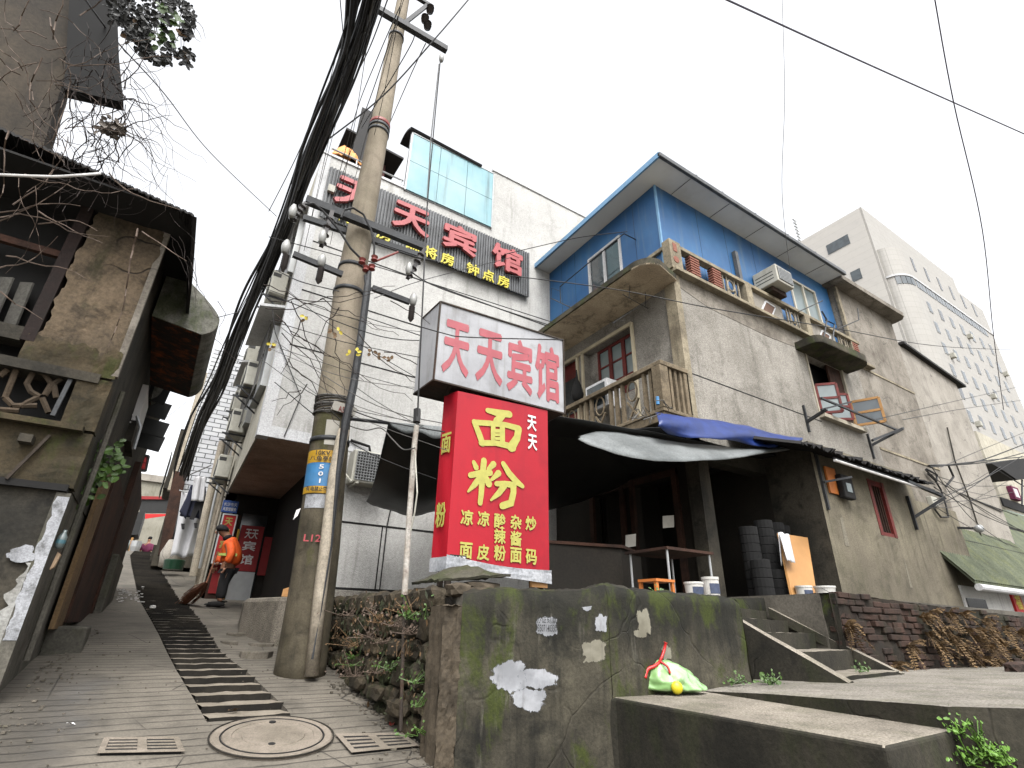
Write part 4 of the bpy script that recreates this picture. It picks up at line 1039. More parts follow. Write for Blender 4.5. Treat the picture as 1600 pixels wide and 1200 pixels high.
# balcony
ba = MB(); ba.box(5.86, 6.5, 5.0, 8.6, 4.46, 4.62); ba.box(5.84, 6.5, 4.97, 8.6, 4.60, 4.66); ba = ba.build('balcony', m_rail, hs_, bevel=.01)
rl = MB(); rl.box(5.85, 5.99, 4.95, 8.6, 5.38, 5.46); rl.box(5.99, 6.5, 4.95, 5.08, 5.38, 5.46); rl.build('handrail', m_rail, ba, bevel=.01)
MB().box(5.84, 6.02, 4.96, 5.14, 4.66, 5.38).build('corner_post', m_rail, ba, bevel=.008)
mot = []
def xs_panel(mb, P, w_, h_):
    """cast cross with a ring, drawn with bars through P(u,v)"""
    mb.bar(P(0, 0), P(1, .5), .03, .03); mb.bar(P(1, 0), P(0, .5), .03, .03)
    c = [P(.5+.42*math.cos(6.283*k/14), .72+.24*math.sin(6.283*k/14)) for k in range(15)]; mb.tube(c, .016, 6, False)
yy = 5.2; i = 0
while yy < 8.5:
    if i % 4 in (0, 1, 3): MB().box(5.89, 5.95, yy, yy+.055, 4.66, 5.38).build('baluster', m_rail, ba); yy += .145
    else:
        mb = MB(); y0 = yy; xs_panel(mb, lambda u, v: Vector((5.92, y0+.04+.26*u, 4.66+.72*v)), .3, .7); mb.build('cast_motif', m_rail, ba); yy += .36
    i += 1
for x in (6.08, 6.2, 6.32): MB().box(x, x+.05, 4.99, 5.05, 4.66, 5.38).build('baluster', m_rail, ba)
MB().box(6.4, 6.5, 4.97, 5.08, 4.66, 5.38).build('baluster', m_rail, ba)
# curved canopy slab over the balcony
pl = [(6.5, 4.93)]+[(5.95-.33*math.sin(a), 5.16-.36*math.cos(a)) for a in [i*math.pi/2/8 for i in range(9)]]+[(5.62, YH-.02), (6.5, YH-.02)]
mb = MB(); mb.prism([(x, y, 7.2) for x, y in pl], (0, 0, .03)); cb = mb.build('canopy', m_canopy, hs_)
mb = MB()
for (a, b) in zip(pl, pl[1:-1]): mb.face([(a[0], a[1], 7.2), (b[0], b[1], 7.2), (b[0], b[1], 7.34), (a[0], a[1], 7.34)])
mb.face([(x, y, 7.34) for x, y in pl]); mb.build('canopy_edge', m_canmoss, cb)
hk = MB()
for (px, py, px2, py2) in ((985, 435, 983, 465), (1008, 448, 1009, 478)): hk.tube([onY(5.5, px, py), onY(5.5, px2, py2)], .008, 5)
hk.tube([onY(5.5, 973, 460), onY(5.5, 1013, 482)], .008, 5); hk.tube([onY(5.5, 1013, 470), onY(5.5, 957, 505), onY(5.5, 975, 500)], .005, 5); hk.build('hook_rail', m_steel, hs_)
# ledge and parapet of the top storey
MB().box(6.45, 13.4, 4.86, 5.1, 7.40, 7.47).build('ledge', m_band2, hs_, bevel=.008)
pr = MB(); pr.box(6.46, 13.1, 4.93, 5.07, 8.0, 8.08); pr.box(6.46, 6.6, 5.07, 6.1, 8.0, 8.08)
pr = pr.build('parapet_rail', m_band2, hs_, bevel=.008)
cp = MB().box(6.42, 6.72, 4.92, 5.1, 7.47, 8.12).build('parapet_post', m_band2, hs_, bevel=.008)
mb = MB(); mb.box(6.5, 6.6, 4.912, 4.921, 7.86, 8.05)
mb.lathe((6.55, 4.921, 7.68), [(.07, 0), (.07, .01), (0, .012)], 16, (0, -1, 0)); mb.build('brick_patch', m_terracot, cp)
for x in (8.62, 10.72): MB().box(x, x+.2, 4.92, 5.09, 7.47, 8.0).build('parapet_post', m_band2, hs_, bevel=.008)
for x in (6.98, 7.62, 12.75):
    mb = MB()
    for k in range(9): mb.box(x, x+.26, 4.94, 5.06, 7.475+k*.058, 7.475+k*.058+.032)
    mb.build('brick_louvre', m_terracot, hs_)
    MB().box(x+.02, x+.24, 5.0, 5.05, 7.47, 8.0).build('louvre_back', m_black, hs_)
def lattice(x0, x1, y=5.0):
    mb = MB(); P = lambda u, v: Vector((lerp(x0, x1, u), y, 7.47+.53*v)); w_ = x1-x0
    for u in (0.02, .26, .74, .98): mb.bar(P(u, 0), P(u, 1), .028, .03, up=(0, 1, 0))
    mb.tube([P(.5+.2*math.cos(6.283*k/16), .66+.24*math.sin(6.283*k/16)) for k in range(17)], .02, 6, False)
    mb.bar(P(.26, .0), P(.74, .4), .025, .03, up=(0, 1, 0)); mb.bar(P(.74, 0), P(.26, .4), .025, .03, up=(0, 1, 0)); mb.bar(P(.02, .2), P(.26, .05), .025, .03, up=(0, 1, 0)); mb.bar(P(.98, .2), P(.74, .05), .025, .03, up=(0, 1, 0))
    mb.build('lattice_panel', m_lattice, hs_)
lattice(7.98, 8.48); lattice(10.12, 10.56); lattice(12.2, 12.6)
for (x0, x1) in ((8.9, 10.0), (11.05, 12.1)):
    f = MB().box(x0, x1, 5.02, 5.06, 7.47, 7.99).build('solid_panel', m_greystucco, hs_)
    cx, w_ = (x0+x1)/2, .27; P = [Vector((cx-w_, 5.005, 7.6)), Vector((cx+.05, 5.005, 7.56)), Vector((cx+w_, 5.005, 7.86)), Vector((cx-.05, 5.005, 7.9))]
    d = MB()
    for a, b in zip(P, P[1:]+P[:1]): d.bar(a, b, .03, .03, up=(0, 1, 0))
    d.build('diamond_frame', m_trimw, f); MB().face(P).build('diamond_screen', plain('brown_screen', S(110, 84, 70), .8), f, solid=.01)
mb = MB(); [mb.bar((6.56, y, 7.47), (6.56, y, 8.0), .04, .03) for y in (5.25, 5.4, 5.55, 5.75, 5.9)]; mb.build('lattice_panel', m_lattice, hs_)
# blue storey
BW = (10.9, 12.02, 7.9, 9.25)
mb = MB(); wallx(mb, 6.52, 12.74, 7.42, 9.68, YB5, [BW], .1); mb.build('blue_wall', m_blue, hs_)
BS = (6.2, 7.23, 7.95, 9.14)
mb = MB(); wally(mb, YB5, YH-.005, 7.3, 9.68, 6.52, [BS], .1); mb.build('blue_wall', m_blue, hs_)
[MB().box(x, x+.006, YB5-.003, YB5+.002, 7.5, 9.66).build('sheet_seam', m_steel, hs_) for x in (7.72, 8.62, 9.6)]; [MB().box(6.517, 6.522, y, y+.006, 7.4, 9.66).build('sheet_seam', m_steel, hs_) for y in (5.8, 7.7, 8.2)]
MB().box(6.5, 6.54, YB5-.02, YB5+.02, 7.5, 9.66).build('corner_flashing', m_fascia, hs_)
MB().box(8.76, 8.86, YB5-.09, YB5-.01, 8.0, 9.0).build('flue_pipe', m_corr, hs_)
def winb(axis, a0, a1, z0, z1, c, mat, glass, fw=.055):
    fr = MB(); mid = (a0+a1)/2
    for (a, b, p, q) in ((a0, a1, z0, z0+fw), (a0, a1, z1-fw, z1), (a0, a0+fw, z0+fw, z1-fw), (a1-fw, a1, z0+fw, z1-fw), (mid-fw/2, mid+fw/2, z0+fw, z1-fw)):
        if axis == 'y': fr.box(c-.03, c+.05, a, b, p, q)
        else: fr.box(a, b, c-.03, c+.05, p, q)
    f = fr.build('window', mat, hs_); g = MB()
    g.box(c+.01, c+.02, a0+fw, a1-fw, z0+fw, z1-fw) if axis == 'y' else g.box(a0+fw, a1-fw, c+.01, c+.02, z0+fw, z1-fw)
    g.build('pane', glass, f); return f
winb('y', *BS, 6.52, m_trimw, m_glass)
winb('x', *BW, YB5, plain('cream_frame', S(206, 200, 184), .6), m_glassgr)
MB().box(11.5, 11.92, YB5+.04, YB5+.05, 7.95, 8.7).build('curtain', m_whcloth, hs_)
hk = MB(); a, b, c_, d_ = onX(6.2, 975, 365), onX(6.2, 875, 448), onX(6.2, 876, 472), onX(6.2, 861, 466)
hk.tube([a, b, c_], .012, 5); hk.tube([d_, onX(6.2, 895, 482)], .012, 5); hk.tube([d_, onX(6.2, 862, 450), onX(6.2, 875, 455)], .006, 5); hk.tube([a, a+Vector((.35, 0, 0))], .012, 5); hk.build('washing_bar', m_steel, hs_)
# eaves
rf = MB(); rf.prism([(6.1, 4.66, 9.69), (12.6, 4.66, 9.69), (12.6, YH+.3, 9.69), (6.14, YH+.3, 9.69)], (0, 0, .02)); rf = rf.build('eaves_soffit', m_soffit, hs_)
[MB().box(x, x+.008, 4.67, 5.17, 9.682, 9.689).build('soffit_seam', m_steel, rf) for x in (7.0, 8.2, 9.4, 10.6, 11.8)]
mb = MB(); mb.box(6.06, 6.1, 4.62, YH+.3, 9.67, 9.79); mb.build('blue_fascia', m_fascia, hs_)
mb = MB(); mb.box(6.06, 12.62, 4.59, 4.655, 9.67, 9.77); [mb.box(x, x+.05, 4.6, 4.63, 9.77, 9.81) for x in (7.1, 7.9, 9.0, 10.2, 11.3)]; mb.build('gutter', m_gutter, hs_, bevel=.01)
MB().prism([(6.08, 4.62, 9.72), (6.08, 8.98, 9.72), (6.08, 8.98, 9.8), (6.08, 4.62, 9.78)], (6.54, 0, 0)).build('roof', m_corr, hs_)
mb = MB(); pl2 = [(12.55, 4.70), (15.75, 4.68), (15.9, 4.78), (15.95, 5.0), (15.95, 8.6), (12.55, 8.6)]
mb.prism([(x, y, 9.62) for x, y in pl2], (0, 0, .13)); mb.build('concrete_eave', m_band, hs_)
MB().box(13.6, 14.3, 5.5, 6.1, 9.75, 10.35).build('chimney', m_leftdark, hs_)
# window canopy and red window of the front
cx0, cx1 = 10.15, 12.1
pl3 = [(cx0, 5.0), (cx0, 4.66)]+[(cx0+.22-.22*math.cos(a), 4.66-.16*math.sin(a)) for a in [i*math.pi/2/6 for i in range(1, 7)]]+[(cx1-.25+.35*math.sin(a), 4.78-.33*math.cos(a)) for a in [i*math.pi/2/9 for i in range(10)]]+[(cx1+.1, 5.0)]
mb = MB(); mb.m(0).prism([(x, y, 6.98) for x, y in pl3], (0, 0, .015)); mb.m(0).prism([(x, y-.005, 6.994) for x, y in pl3], (0, 0, .15)); mb.build('window_canopy', [m_canmoss, m_canopy], hs_)
mb = MB(); mb.box(10.47, 10.52, YF-.02, YF+.1, 5.55, 7.0); mb.box(11.88, 11.95, YF-.03, YF+.1, 5.55, 7.0); mb.box(10.45, 12.1, YF-.12, YF, 5.52, 5.6); mb.build('window_surround', plain('grey_trim', S(176, 168, 150), .8, var=.2), hs_)
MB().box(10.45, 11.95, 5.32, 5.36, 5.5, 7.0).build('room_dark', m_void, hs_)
MB().box(11.35, 11.9, 5.02, 5.06, 5.62, 6.98).build('closed_shutter', m_darkwood, hs_)
def sash(a, b, z0, z1, mat, glass):
    a, b = Vector(a), Vector(b); t = b-a; fr = MB(); up = Vector((0, 0, z1-z0)); tn = t.normalized()
    for (p, q) in ((a, a+up), (b, b+up), (a, b), (a+up, b+up), (a+up*.5, b+up*.5)): fr.bar(p+Vector((0, 0, z0))*0, q, .05, .04, up=tn.cross(Vector((0, 0, 1))))
    f = fr.build('casement', mat, hs_); MB().face([a, b, b+up, a+up]).build('pane', glass, f, solid=.008)
sash((10.6, 5.0, 5.66), (10.85, 4.72, 5.66), 5.66, 6.28, m_redwood, m_glassgr)
sash((11.05, 5.05, 5.64), (11.4, 4.8, 5.64), 5.64, 6.2, m_redwood, m_glassgr)
sash((11.9, 4.98, 5.66), (12.1, 4.5, 5.66), 5.66, 6.2, m_wood, m_glass)
ck = MB(); P = lambda px, py: onY(4.6, px, py)
ck.bar((9.9, 5.0, 5.3), (9.86, 4.55, 5.42), .05, .05); ck.bar((12.4, 5.0, 5.32), (12.7, 4.45, 5.6), .05, .05); ck.bar((9.9, 4.99, 5.1), (9.9, 4.99, 5.65), .06, .04); ck.bar((12.3, 4.99, 5.0), (12.3, 4.99, 5.55), .06, .04)
ck.bar(P(1283, 622), P(1402, 672), .035, .035); ck.bar(P(1283, 640), P(1330, 628), .03, .03); ck.bar(P(1363, 688), P(1411, 669), .045, .045)
tag(ck.build('clothes_rack', m_steel), 'dark steel clothes drying bars below the red casement window', 'drying rack')
# upper drying hook on the parapet
hk = MB(); P = lambda px, py: onY(4.75, px, py)
hk.tube([P(1284, 486), P(1292, 500), P(1286, 535)], .018, 5); hk.tube([P(1290, 500), P(1304, 507), P(1300, 540)], .018, 5); hk.tube([P(1306, 515), P(1342, 500), P(1340, 482)], .012, 5); hk.tube([P(1248, 487), P(1285, 470)], .012, 5)
tag(hk.build('drying_hooks', m_steel), 'dark bent iron drying hooks on the parapet under the blue wall', 'hooks')
# window air conditioner on bricks
wa = thing('window_air_conditioner', 'boxy window air conditioner on a few bricks in front of the blue wall', 'air conditioner', (9.75, 4.95, 8.08))
A_ = onY(4.62, 1212, 468); 
MB().box(9.35, 9.92, 4.62, 5.15, 8.2, 8.62).build('casing', m_ac, wa, bevel=.015)
MB().box(9.4, 9.87, 4.61, 4.619, 8.25, 8.57).build('grille', m_acdark, wa)
g = MB(); [g.box(lerp(9.4, 9.86, i/9), lerp(9.4, 9.86, i/9)+.015, 4.595, 4.609, 8.25, 8.57) for i in range(10)]; g.build('louvres', m_alum, wa)
g = MB(); [g.box(9.348, 9.351, 4.7, 5.1, z, z+.02) for z in (8.3, 8.38, 8.46)]; g.build('side_slots', m_acdark, wa)
g = MB(); [g.box(9.42+.1602*i, 9.58+.16*i, 4.8, 5.05, 8.085, 8.19) for i in range(3)]; g.build('brick_support', m_brick, wa)
# small units on the balcony
MBx = thing('balcony_air_conditioner', 'white framed air conditioner standing behind the balcony balustrade below the red window', 'air conditioner', (6.2, 6.7, 4.66))
MB().box(6.02, 6.36, 6.35, 6.95, 5.2, 5.74).build('casing', m_trimw, MBx, bevel=.015)
MB().box(6.01, 6.019, 6.41, 6.89, 5.26, 5.68).build('grille', m_glass, MBx)
[MB().bar((6.2, y, 4.66), (6.2, y, 5.2), .04, .04).build('stand_leg', m_alum, MBx) for y in (6.4, 6.9)]
# ground floor: corner column, panelled shop front, ceiling beam
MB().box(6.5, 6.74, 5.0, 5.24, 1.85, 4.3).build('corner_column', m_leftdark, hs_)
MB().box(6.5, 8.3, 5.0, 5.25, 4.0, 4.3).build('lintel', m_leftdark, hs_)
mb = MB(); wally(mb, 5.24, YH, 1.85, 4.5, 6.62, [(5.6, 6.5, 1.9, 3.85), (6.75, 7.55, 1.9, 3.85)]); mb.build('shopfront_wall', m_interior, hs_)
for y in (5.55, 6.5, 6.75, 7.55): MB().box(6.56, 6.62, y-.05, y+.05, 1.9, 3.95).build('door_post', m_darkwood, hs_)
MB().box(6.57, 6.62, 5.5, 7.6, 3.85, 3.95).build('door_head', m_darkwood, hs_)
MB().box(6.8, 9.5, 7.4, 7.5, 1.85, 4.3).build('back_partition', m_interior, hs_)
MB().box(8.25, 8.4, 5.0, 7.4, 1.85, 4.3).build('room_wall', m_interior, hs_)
# annex with the narrow red window
AN = (9.86, 10.42, 3.08, 4.02)
mb = MB(); wallx(mb, 8.24, 11.56, 1.2, 4.38, 4.2, [AN], .12); mb.build('annex_wall', m_annex, hs_)
mb = MB(); mb.box(8.24, 8.36, 4.21, 5.0, 1.2, 4.38); mb.build('annex_side', m_leftdark, hs_)
MB().box(11.44, 11.56, 4.21, 5.0, 1.2, 4.38).build('annex_side', m_annex, hs_)
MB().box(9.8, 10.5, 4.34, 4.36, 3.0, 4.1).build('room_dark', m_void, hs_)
fr = MB(); [fr.box(x, x+.09, 4.19, 4.25, 3.08, 4.02) for x in (9.86, 10.33)]; fr.box(9.95, 10.33, 4.2, 4.25, 3.93, 4.02); fr.box(9.95, 10.33, 4.2, 4.25, 3.08, 3.14); fr = fr.build('window', m_redwood, hs_)
g = MB(); [g.box(x, x+.02, 4.21, 4.23, 3.14, 3.93) for x in (10.0, 10.08, 10.16, 10.24)]; g.build('bars', m_darkwood, fr)
for i in range(2):
    mb = MB(); mb.prism([(8.62+1.75*i, 4.195, 2.3+.5*(1-i)), (8.75+1.7*i, 4.195, 2.3+.5*(1-i)), (8.73+1.7*i, 4.195, 2.75+.5*(1-i)), (8.66+1.75*i, 4.195, 2.7+.5*(1-i))], (0, .01, 0)); mb.build('whitewash_smear', weathered('faint_whitewash', S(138, 132, 118), S(124, 118, 104), S(104, 98, 84), .6, .5), hs_)
# meter boxes
mt = thing('meter_box', 'black electric meter on an orange backboard under the corrugated awning', 'meter', (8.75, 4.18, 3.55))
MB().box(8.5, 8.78, 4.16, 4.19, 3.58, 4.0).build('backboard', m_orangeply, mt); MB().box(8.72, 9.05, 4.06, 4.16, 3.52, 3.9).build('case', m_black, mt, bevel=.02); MB().box(8.8, 8.95, 4.05, 4.06, 3.62, 3.76).build('window', m_glassgr, mt)
jb = thing('cable_junction', 'grey cable junction box with looping black cables on the corner of the house', 'junction box', (13.2, 4.95, 3.6))
Q = lambda px, py: onY(4.93, px, py)
a, b = Q(1452, 775), Q(1466, 792)
MB().box(a.x, b.x, 4.9, 5.0, b.z, a.z).build('case', m_ac, jb, bevel=.01)
g = MB(); g.tube([Q(1446, 734), Q(1458, 745), Q(1470, 765), Q(1478, 790), Q(1482, 808), Q(1470, 808), Q(1460, 795)], .02, 6); g.tube([Q(1450, 740), Q(1463, 752), Q(1464, 742), Q(1448, 733)], .025, 6); g.tube([Q(1478, 760), Q(1490, 745), Q(1481, 725)], .025, 6); g.build('cables', m_cable, jb)
# corrugated awning
aw = thing('corrugated_awning', 'jagged black corrugated awning along the top of the annex wall', 'awning', (9.5, 4.4, 4.1))
mb = MB(); n = 60; pts = []
for i in range(n):
    x = lerp(7.3, 11.35, i/n); pts += [(x, 0), (x+.034, .05)]
rr = random.Random(5)
ends = [3.78+rr.uniform(-.06, .06) if (i//4) % 2 else 3.82+rr.uniform(-.02, .02) for i in range(len(pts))]
for i in range(len(pts)-1):
    (a, za), (b, zb) = pts[i], pts[i+1]
    mb.face([(a, ends[i], 4.04+za), (b, ends[i+1], 4.04+zb), (b, 5.0, 4.5+zb), (a, 5.0, 4.5+za)])
mb.build('sheet', m_corrblk, aw, solid=.012)
MB().bar((11.2, 4.2, 3.5), (11.6, 3.75, 3.85), .05, .05).bar((11.2, 4.18, 3.3), (11.2, 4.18, 3.9), .06, .04).bar((10.5, 3.85, 4.0), (11.65, 3.8, 3.9), .05, .05).build('bracket', m_steel, aw); MB().bar((8.35, 4.18, 3.3), (8.35, 4.18, 4.2), .04, .04).bar((8.35, 4.15, 3.72), (8.7, 3.9, 3.8), .03, .03).build('bracket', m_steel, aw)
tb = thing('fluorescent_tube', 'long white tube hanging under the edge of the corrugated awning', 'tube lamp', (9.8, 3.85, 3.95))
MB().tube([onY(3.85, 1304, 719), onY(3.85, 1462, 770)], .022, 8).build('tube', m_letwhite, tb); MB().bar(onY(3.87, 1304, 717)+Vector((0, .02, .02)), onY(3.87, 1462, 768)+Vector((0, .02, .02)), .03, .03).build('batten', m_steel, tb)
# ------------------------------------------------------------------ noodle shop sign (red banner box)
ns = thing('noodle_sign', 'tall red banner box with big gold characters standing on the retaining wall', 'sign', (2.6, 4.4, 1.9))
sx0, sx1, sz0, sz1, sy, sd = 2.03, 3.10, 2.0, 3.68, 4.2, .2
ZT = lambda x: lerp(3.655, 3.70, (x-sx0)/(sx1-sx0))
def banner(u, v):
    x = lerp(sx0, sx1, u); z = lerp(lerp(2.04, 1.995, u)+.09-.03*math.sin(u*3.14), ZT(x), v)
    return (x, sy-.003*math.sin(u*3.14)*math.sin(v*3.1)-.0016*math.sin(u*21+v*3)*(1-v)+fbm((u*2, v*3, 4))*.002, z)
mb = MB(); mb.grid(banner, 24, 40)
sideL = lambda u, v: (lerp(sx0-.05, sx0, u)+.01*math.sin(v*8+u*3)*u*(1-u)*4, lerp(sy+sd, sy, u), lerp(2.12, ZT(sx0), v))
mb.grid(sideL, 8, 40); mb.grid(lambda u, v: (sx1, lerp(sy, sy+sd, u), lerp(2.08, 3.70, v)), 6, 20)
mb.grid(lambda u, v: (lerp(sx0, sx1, u), lerp(sy, sy+sd, v), ZT(lerp(sx0, sx1, u))), 2, 2)
mb.build('banner', m_redvinyl, ns, smooth=True)
mb = MB()
mb.grid(lambda u, v: (lerp(sx0-.01, sx1+.012, u), sy-.02-.02*math.sin(u*3.1)+fbm((u*6, v*2, 8))*.006, lerp(2.04, 1.985, u)-.045*math.sin(u*3.14)*0+lerp(-.02, .1-.03*math.sin(u*3.14), v)), 30, 5)
mb.grid(lambda u, v: (lerp(sx0-.06, sx0-.01, u), lerp(sy+sd, sy-.02, u), lerp(2.03, 2.03, u)+lerp(-.02, .095, v)), 6, 4)
mb.build('silver_hem', m_silver, ns, solid=.004)
[MB().bar((x, y, 1.75), (x, y, 2.1), .04, .04).build('post', m_boxrust, ns) for x in (sx0+.05, sx1-.06) for y in (sy+.06, sy+sd)]; MB().box(sx1-.2, sx1-.02, sy+.0, sy+.03, 1.93, 2.0).build('foot_board', m_plywood, ns)
UX, UZ = Vector((1, 0, 0)), Vector((0, 0, 1))
# big hand-brushed characters, stroke by stroke, in photo pixels put on the banner plane
def brush(chpts, wpx, parent, mat, y=sy-.008, name='letter'):
    mb = MB()
    for i, s in enumerate(chpts):
        P = [onY(y, *p) for p in s]; sc = (onY(y, s[0][0]+1, s[0][1])-onY(y, *s[0])).length
        w_ = [ww*sc for ww in wpx[i]] if isinstance(wpx[i], (list, tuple)) else wpx[i]*sc
        stroke(mb, [(p.x, p.z) for p in P], w_, UX, UZ, (0, y, 0), .0006*(i+1))
    return mb.build(name, mat, parent)
Z4 = lambda L: [[(660+x*.15, 600+y*.15) for x, y in s] for s in L]
brush(Z4([[(680, 275), (780, 300), (905, 315)], [(840, 320), (775, 390)], [(540, 395), (590, 520), (625, 620)], [(545, 400), (700, 410), (860, 425), (990, 460)], [(1000, 470), (985, 560), (925, 660)], [(610, 615), (760, 615), (880, 640), (940, 665)], [(735, 430), (735, 600)], [(830, 445), (830, 610)], [(760, 490), (805, 490)], [(760, 530), (805, 530)], [(760, 570), (805, 570)]]),
      [[7, 10, 10], [9, 11], [8, 9, 9], [8, 8, 8, 9], [10, 10, 12], [8, 8, 9, 11], 7, 8, 5, 4, 4], ns, m_letgold)
brush(Z4([[(535, 815), (560, 870)], [(740, 835), (690, 885)], [(500, 950), (600, 930), (705, 925)], [(640, 800), (625, 950), (610, 1160), (600, 1240)], [(605, 970), (540, 1050), (475, 1120)], [(650, 960), (690, 1040)],
          [(790, 930), (715, 1000)], [(840, 830), (900, 930), (980, 1020), (1040, 1065)], [(770, 1040), (860, 1040), (950, 1055)], [(945, 1060), (945, 1130), (920, 1240), (830, 1270)], [(850, 1060), (790, 1140), (710, 1210)]]),
      [[6, 8], [9, 6], [8, 9, 9], [9, 9, 8, 7], [9, 8, 3], [8, 10], [9, 4], [7, 9, 9, 6], [7, 8, 9], [9, 9, 10, 9], [9, 8, 3]], ns, m_letgold)
def chars(items, mat, w_, h_, y, parent, bold=.02, per=False):
    for ch, px, py in items:
        c = onY(y, px, py); tx = MB(); text(tx, ch, (c.x, y, c.z), (w_, 0, 0), (0, 0, h_), .002, bold); tx.build('letter', mat, parent)
yf = sy-.0075
chars([('天', 831, 661), ('天', 832, 691)], m_letwhite, .115, .165, yf, ns, .028)
chars([('凉', 729.5, 808.5), ('凉', 755.5, 810.5), ('酸', 781, 814), ('杂', 806, 816), ('炒', 829.5, 818), ('辣', 781, 838), ('酱', 806, 841.5), ('面', 728, 860), ('皮', 755, 863), ('粉', 781, 864), ('面', 806, 867.5), ('码', 830, 870)], m_letgold, .125, .135, yf, ns, .03)
# side characters
cs = onX(sx0-.06, 699, 690)
for ch, px, py, h in (('面', 698, 693, .2), ('粉', 694, 805, .22)):
    c = onY(sy+.1, px, py); tx = MB(); d_ = Vector((.05, -sd, 0)).normalized()
    text(tx, ch, Vector((sx0-.025, sy+.10, c.z))+Vector((-.014, -.004, 0)), d_*.13, (0, 0, h), .003, .02); tx.build('letter', m_letgold, ns)
a, b = onY(yf, 703, 866), onY(yf, 728, 885)
sk = MB().box(a.x, b.x, yf-.004, yf, b.z, a.z).build('sticker', m_blkink, ns)
tx = MB(); text(tx, '防水补漏', ((a.x+b.x)/2, yf-.005, lerp(b.z, a.z, .72)), ((b.x-a.x)*.85, 0, 0), (0, 0, (a.z-b.z)*.35), .001, .02); tx.box(lerp(a.x, b.x, .1), lerp(a.x, b.x, .9), yf-.006, yf-.004, lerp(b.z, a.z, .38), lerp(b.z, a.z, .46)); tx.build('lettering', m_letwhite, sk)

# ------------------------------------------------------------------ white light box above it
lb = thing('light_box_sign', 'grimy white light box with four red characters above the red banner', 'sign', (2.55, 4.4, 3.68))
lx0, lx1 = 1.765, 3.33; zb0, zb1 = 3.70, 3.715; zt0, zt1 = 4.575, 4.635
def rr_(x, y): 
    u = (x-lx0)/(lx1-lx0); return lerp(zb0, zb1, u), lerp(zt0, zt1, u)
mb = MB(); ybk = 4.62; xl = -.02
mb.grid(lambda u, v: (lerp(lx0, lx1, u), 4.2-.003*math.sin(u*3.14)*math.sin(v*3.14), lerp(rr_(lerp(lx0, lx1, u), 0)[0], rr_(lerp(lx0, lx1, u), 0)[1], v)), 12, 8)
mb.build('face', m_lightbox, lb, smooth=True)
mb = MB(); mb.face([(lx0, 4.2, zb0), (lx0+xl, ybk, zb0), (lx0+xl, ybk, zt0), (lx0, 4.2, zt0)][::-1]); mb.face([(lx1, 4.2, zb1), (lx1, ybk, zb1), (lx1, ybk, zt1), (lx1, 4.2, zt1)])
mb.face([(lx0, ybk, zb0), (lx1, ybk, zb1), (lx1, ybk, zt1), (lx0, ybk, zt0)]); mb.build('side', m_lightbox, lb)
mb = MB(); mb.face([(lx0, 4.2, zt0), (lx1, 4.2, zt1), (lx1, ybk, zt1), (lx0+xl, ybk, zt0)]); mb.face([(lx0, 4.22, zb0+.004), (lx1, 4.22, zb1+.004), (lx1, ybk, zb1+.004), (lx0+xl, ybk, zb0+.004)])
for (p, q) in (((lx0, 4.195, zt0), (lx1, 4.195, zt1)), ((lx0, 4.195, zb0), (lx1, 4.195, zb1)), ((lx0, 4.195, zb0), (lx0, 4.195, zt0)), ((lx1, 4.195, zb1), (lx1, 4.195, zt1)), ((lx0, 4.195, zb0), (lx0+xl, ybk, zb0)), ((lx0, 4.195, zt0), (lx0+xl, ybk, zt0)), ((lx0+xl, ybk, zb0), (lx1, ybk, zb1))): mb.bar(p, q, .016, .016)
mb.bar((lx0+.25, 4.35, zb0-.02), (lx1-.2, 4.35, zb1-.02), .04, .03); mb.bar((2.1, 4.4, 3.5), (2.1, 4.4, 3.72), .04, .04); mb.bar((3.05, 4.4, 3.5), (3.05, 4.4, 3.72), .04, .04)
mb.bar((lx0+.2, 4.25, zb0-.005), (lx0+.3, 4.6, zb0-.005), .03, .02); mb.build('frame', m_boxrust, lb)
for ch, (a, b, c, d) in zip('天天宾馆', ((692, 734, 498, 591), (744, 786, 513, 604), (792, 832, 527, 619), (836, 874, 536, 631))):
    yl = 4.1955; L, R = onY(yl, a, (c+d)/2-4), onY(yl, b, (c+d)/2+4); T, Bt = onY(yl, (a+b)/2, c+4), onY(yl, (a+b)/2, d-4)
    tx = MB(); w_ = R.x-L.x; h_ = T.z-Bt.z
    text(tx, ch, ((L.x+R.x)/2, yl, (T.z+Bt.z)/2), (w_, 0, (zt1-zt0)/(lx1-lx0)*w_*.5), (0, 0, h_), .002, .03); tx.build('letter', m_redpaint, lb)

# ------------------------------------------------------------------ utility pole
pb = Vector((1.38, 5.86, 1.05)); pt = onY(5.86, 641, -60)
up = thing('utility_pole', 'tall tapering concrete utility pole with painted bands and three levels of crossarms', 'utility pole', pb)
def pax(z): return lerp(pb, pt, (z-pb.z)/(pt.z-pb.z))
def prd(z): return lerp(.232, .105, min(1, (z-1.05)/10.5))
# measured centre line bows slightly; follow it
mid = [(1.05, None), (2.2, (494, 880)), (3.9, (520, 650)), (5.6, (545, 455)), (8.5, (594, 195))]
cz = [pb]+[onY(5.86, *p) for _, p in mid[1:]]+[pt]
def pc(z):
    for a, b in zip(cz, cz[1:]):
        if z <= b.z: return lerp(a, b, (z-a.z)/(b.z-a.z))
    return cz[-1]
zs_ = [1.05+i*.2 for i in range(60)]; zs_ = [z for z in zs_ if z < pt.z]+[pt.z]
lo = [z for z in zs_ if z <= 3.7]+[3.75]
mb = MB(); mb.tube([pc(z) for z in lo], [prd(z)+.012*max(0, 1.6-z) for z in lo], 24); mb.build('lower_shaft', m_polelow, up, smooth=True)
hi = [3.752]+[z for z in zs_ if z > 3.76]
mb = MB(); mb.tube([pc(z) for z in hi], [prd(z) for z in hi], 24); mb.build('shaft', m_pole, up, smooth=True)
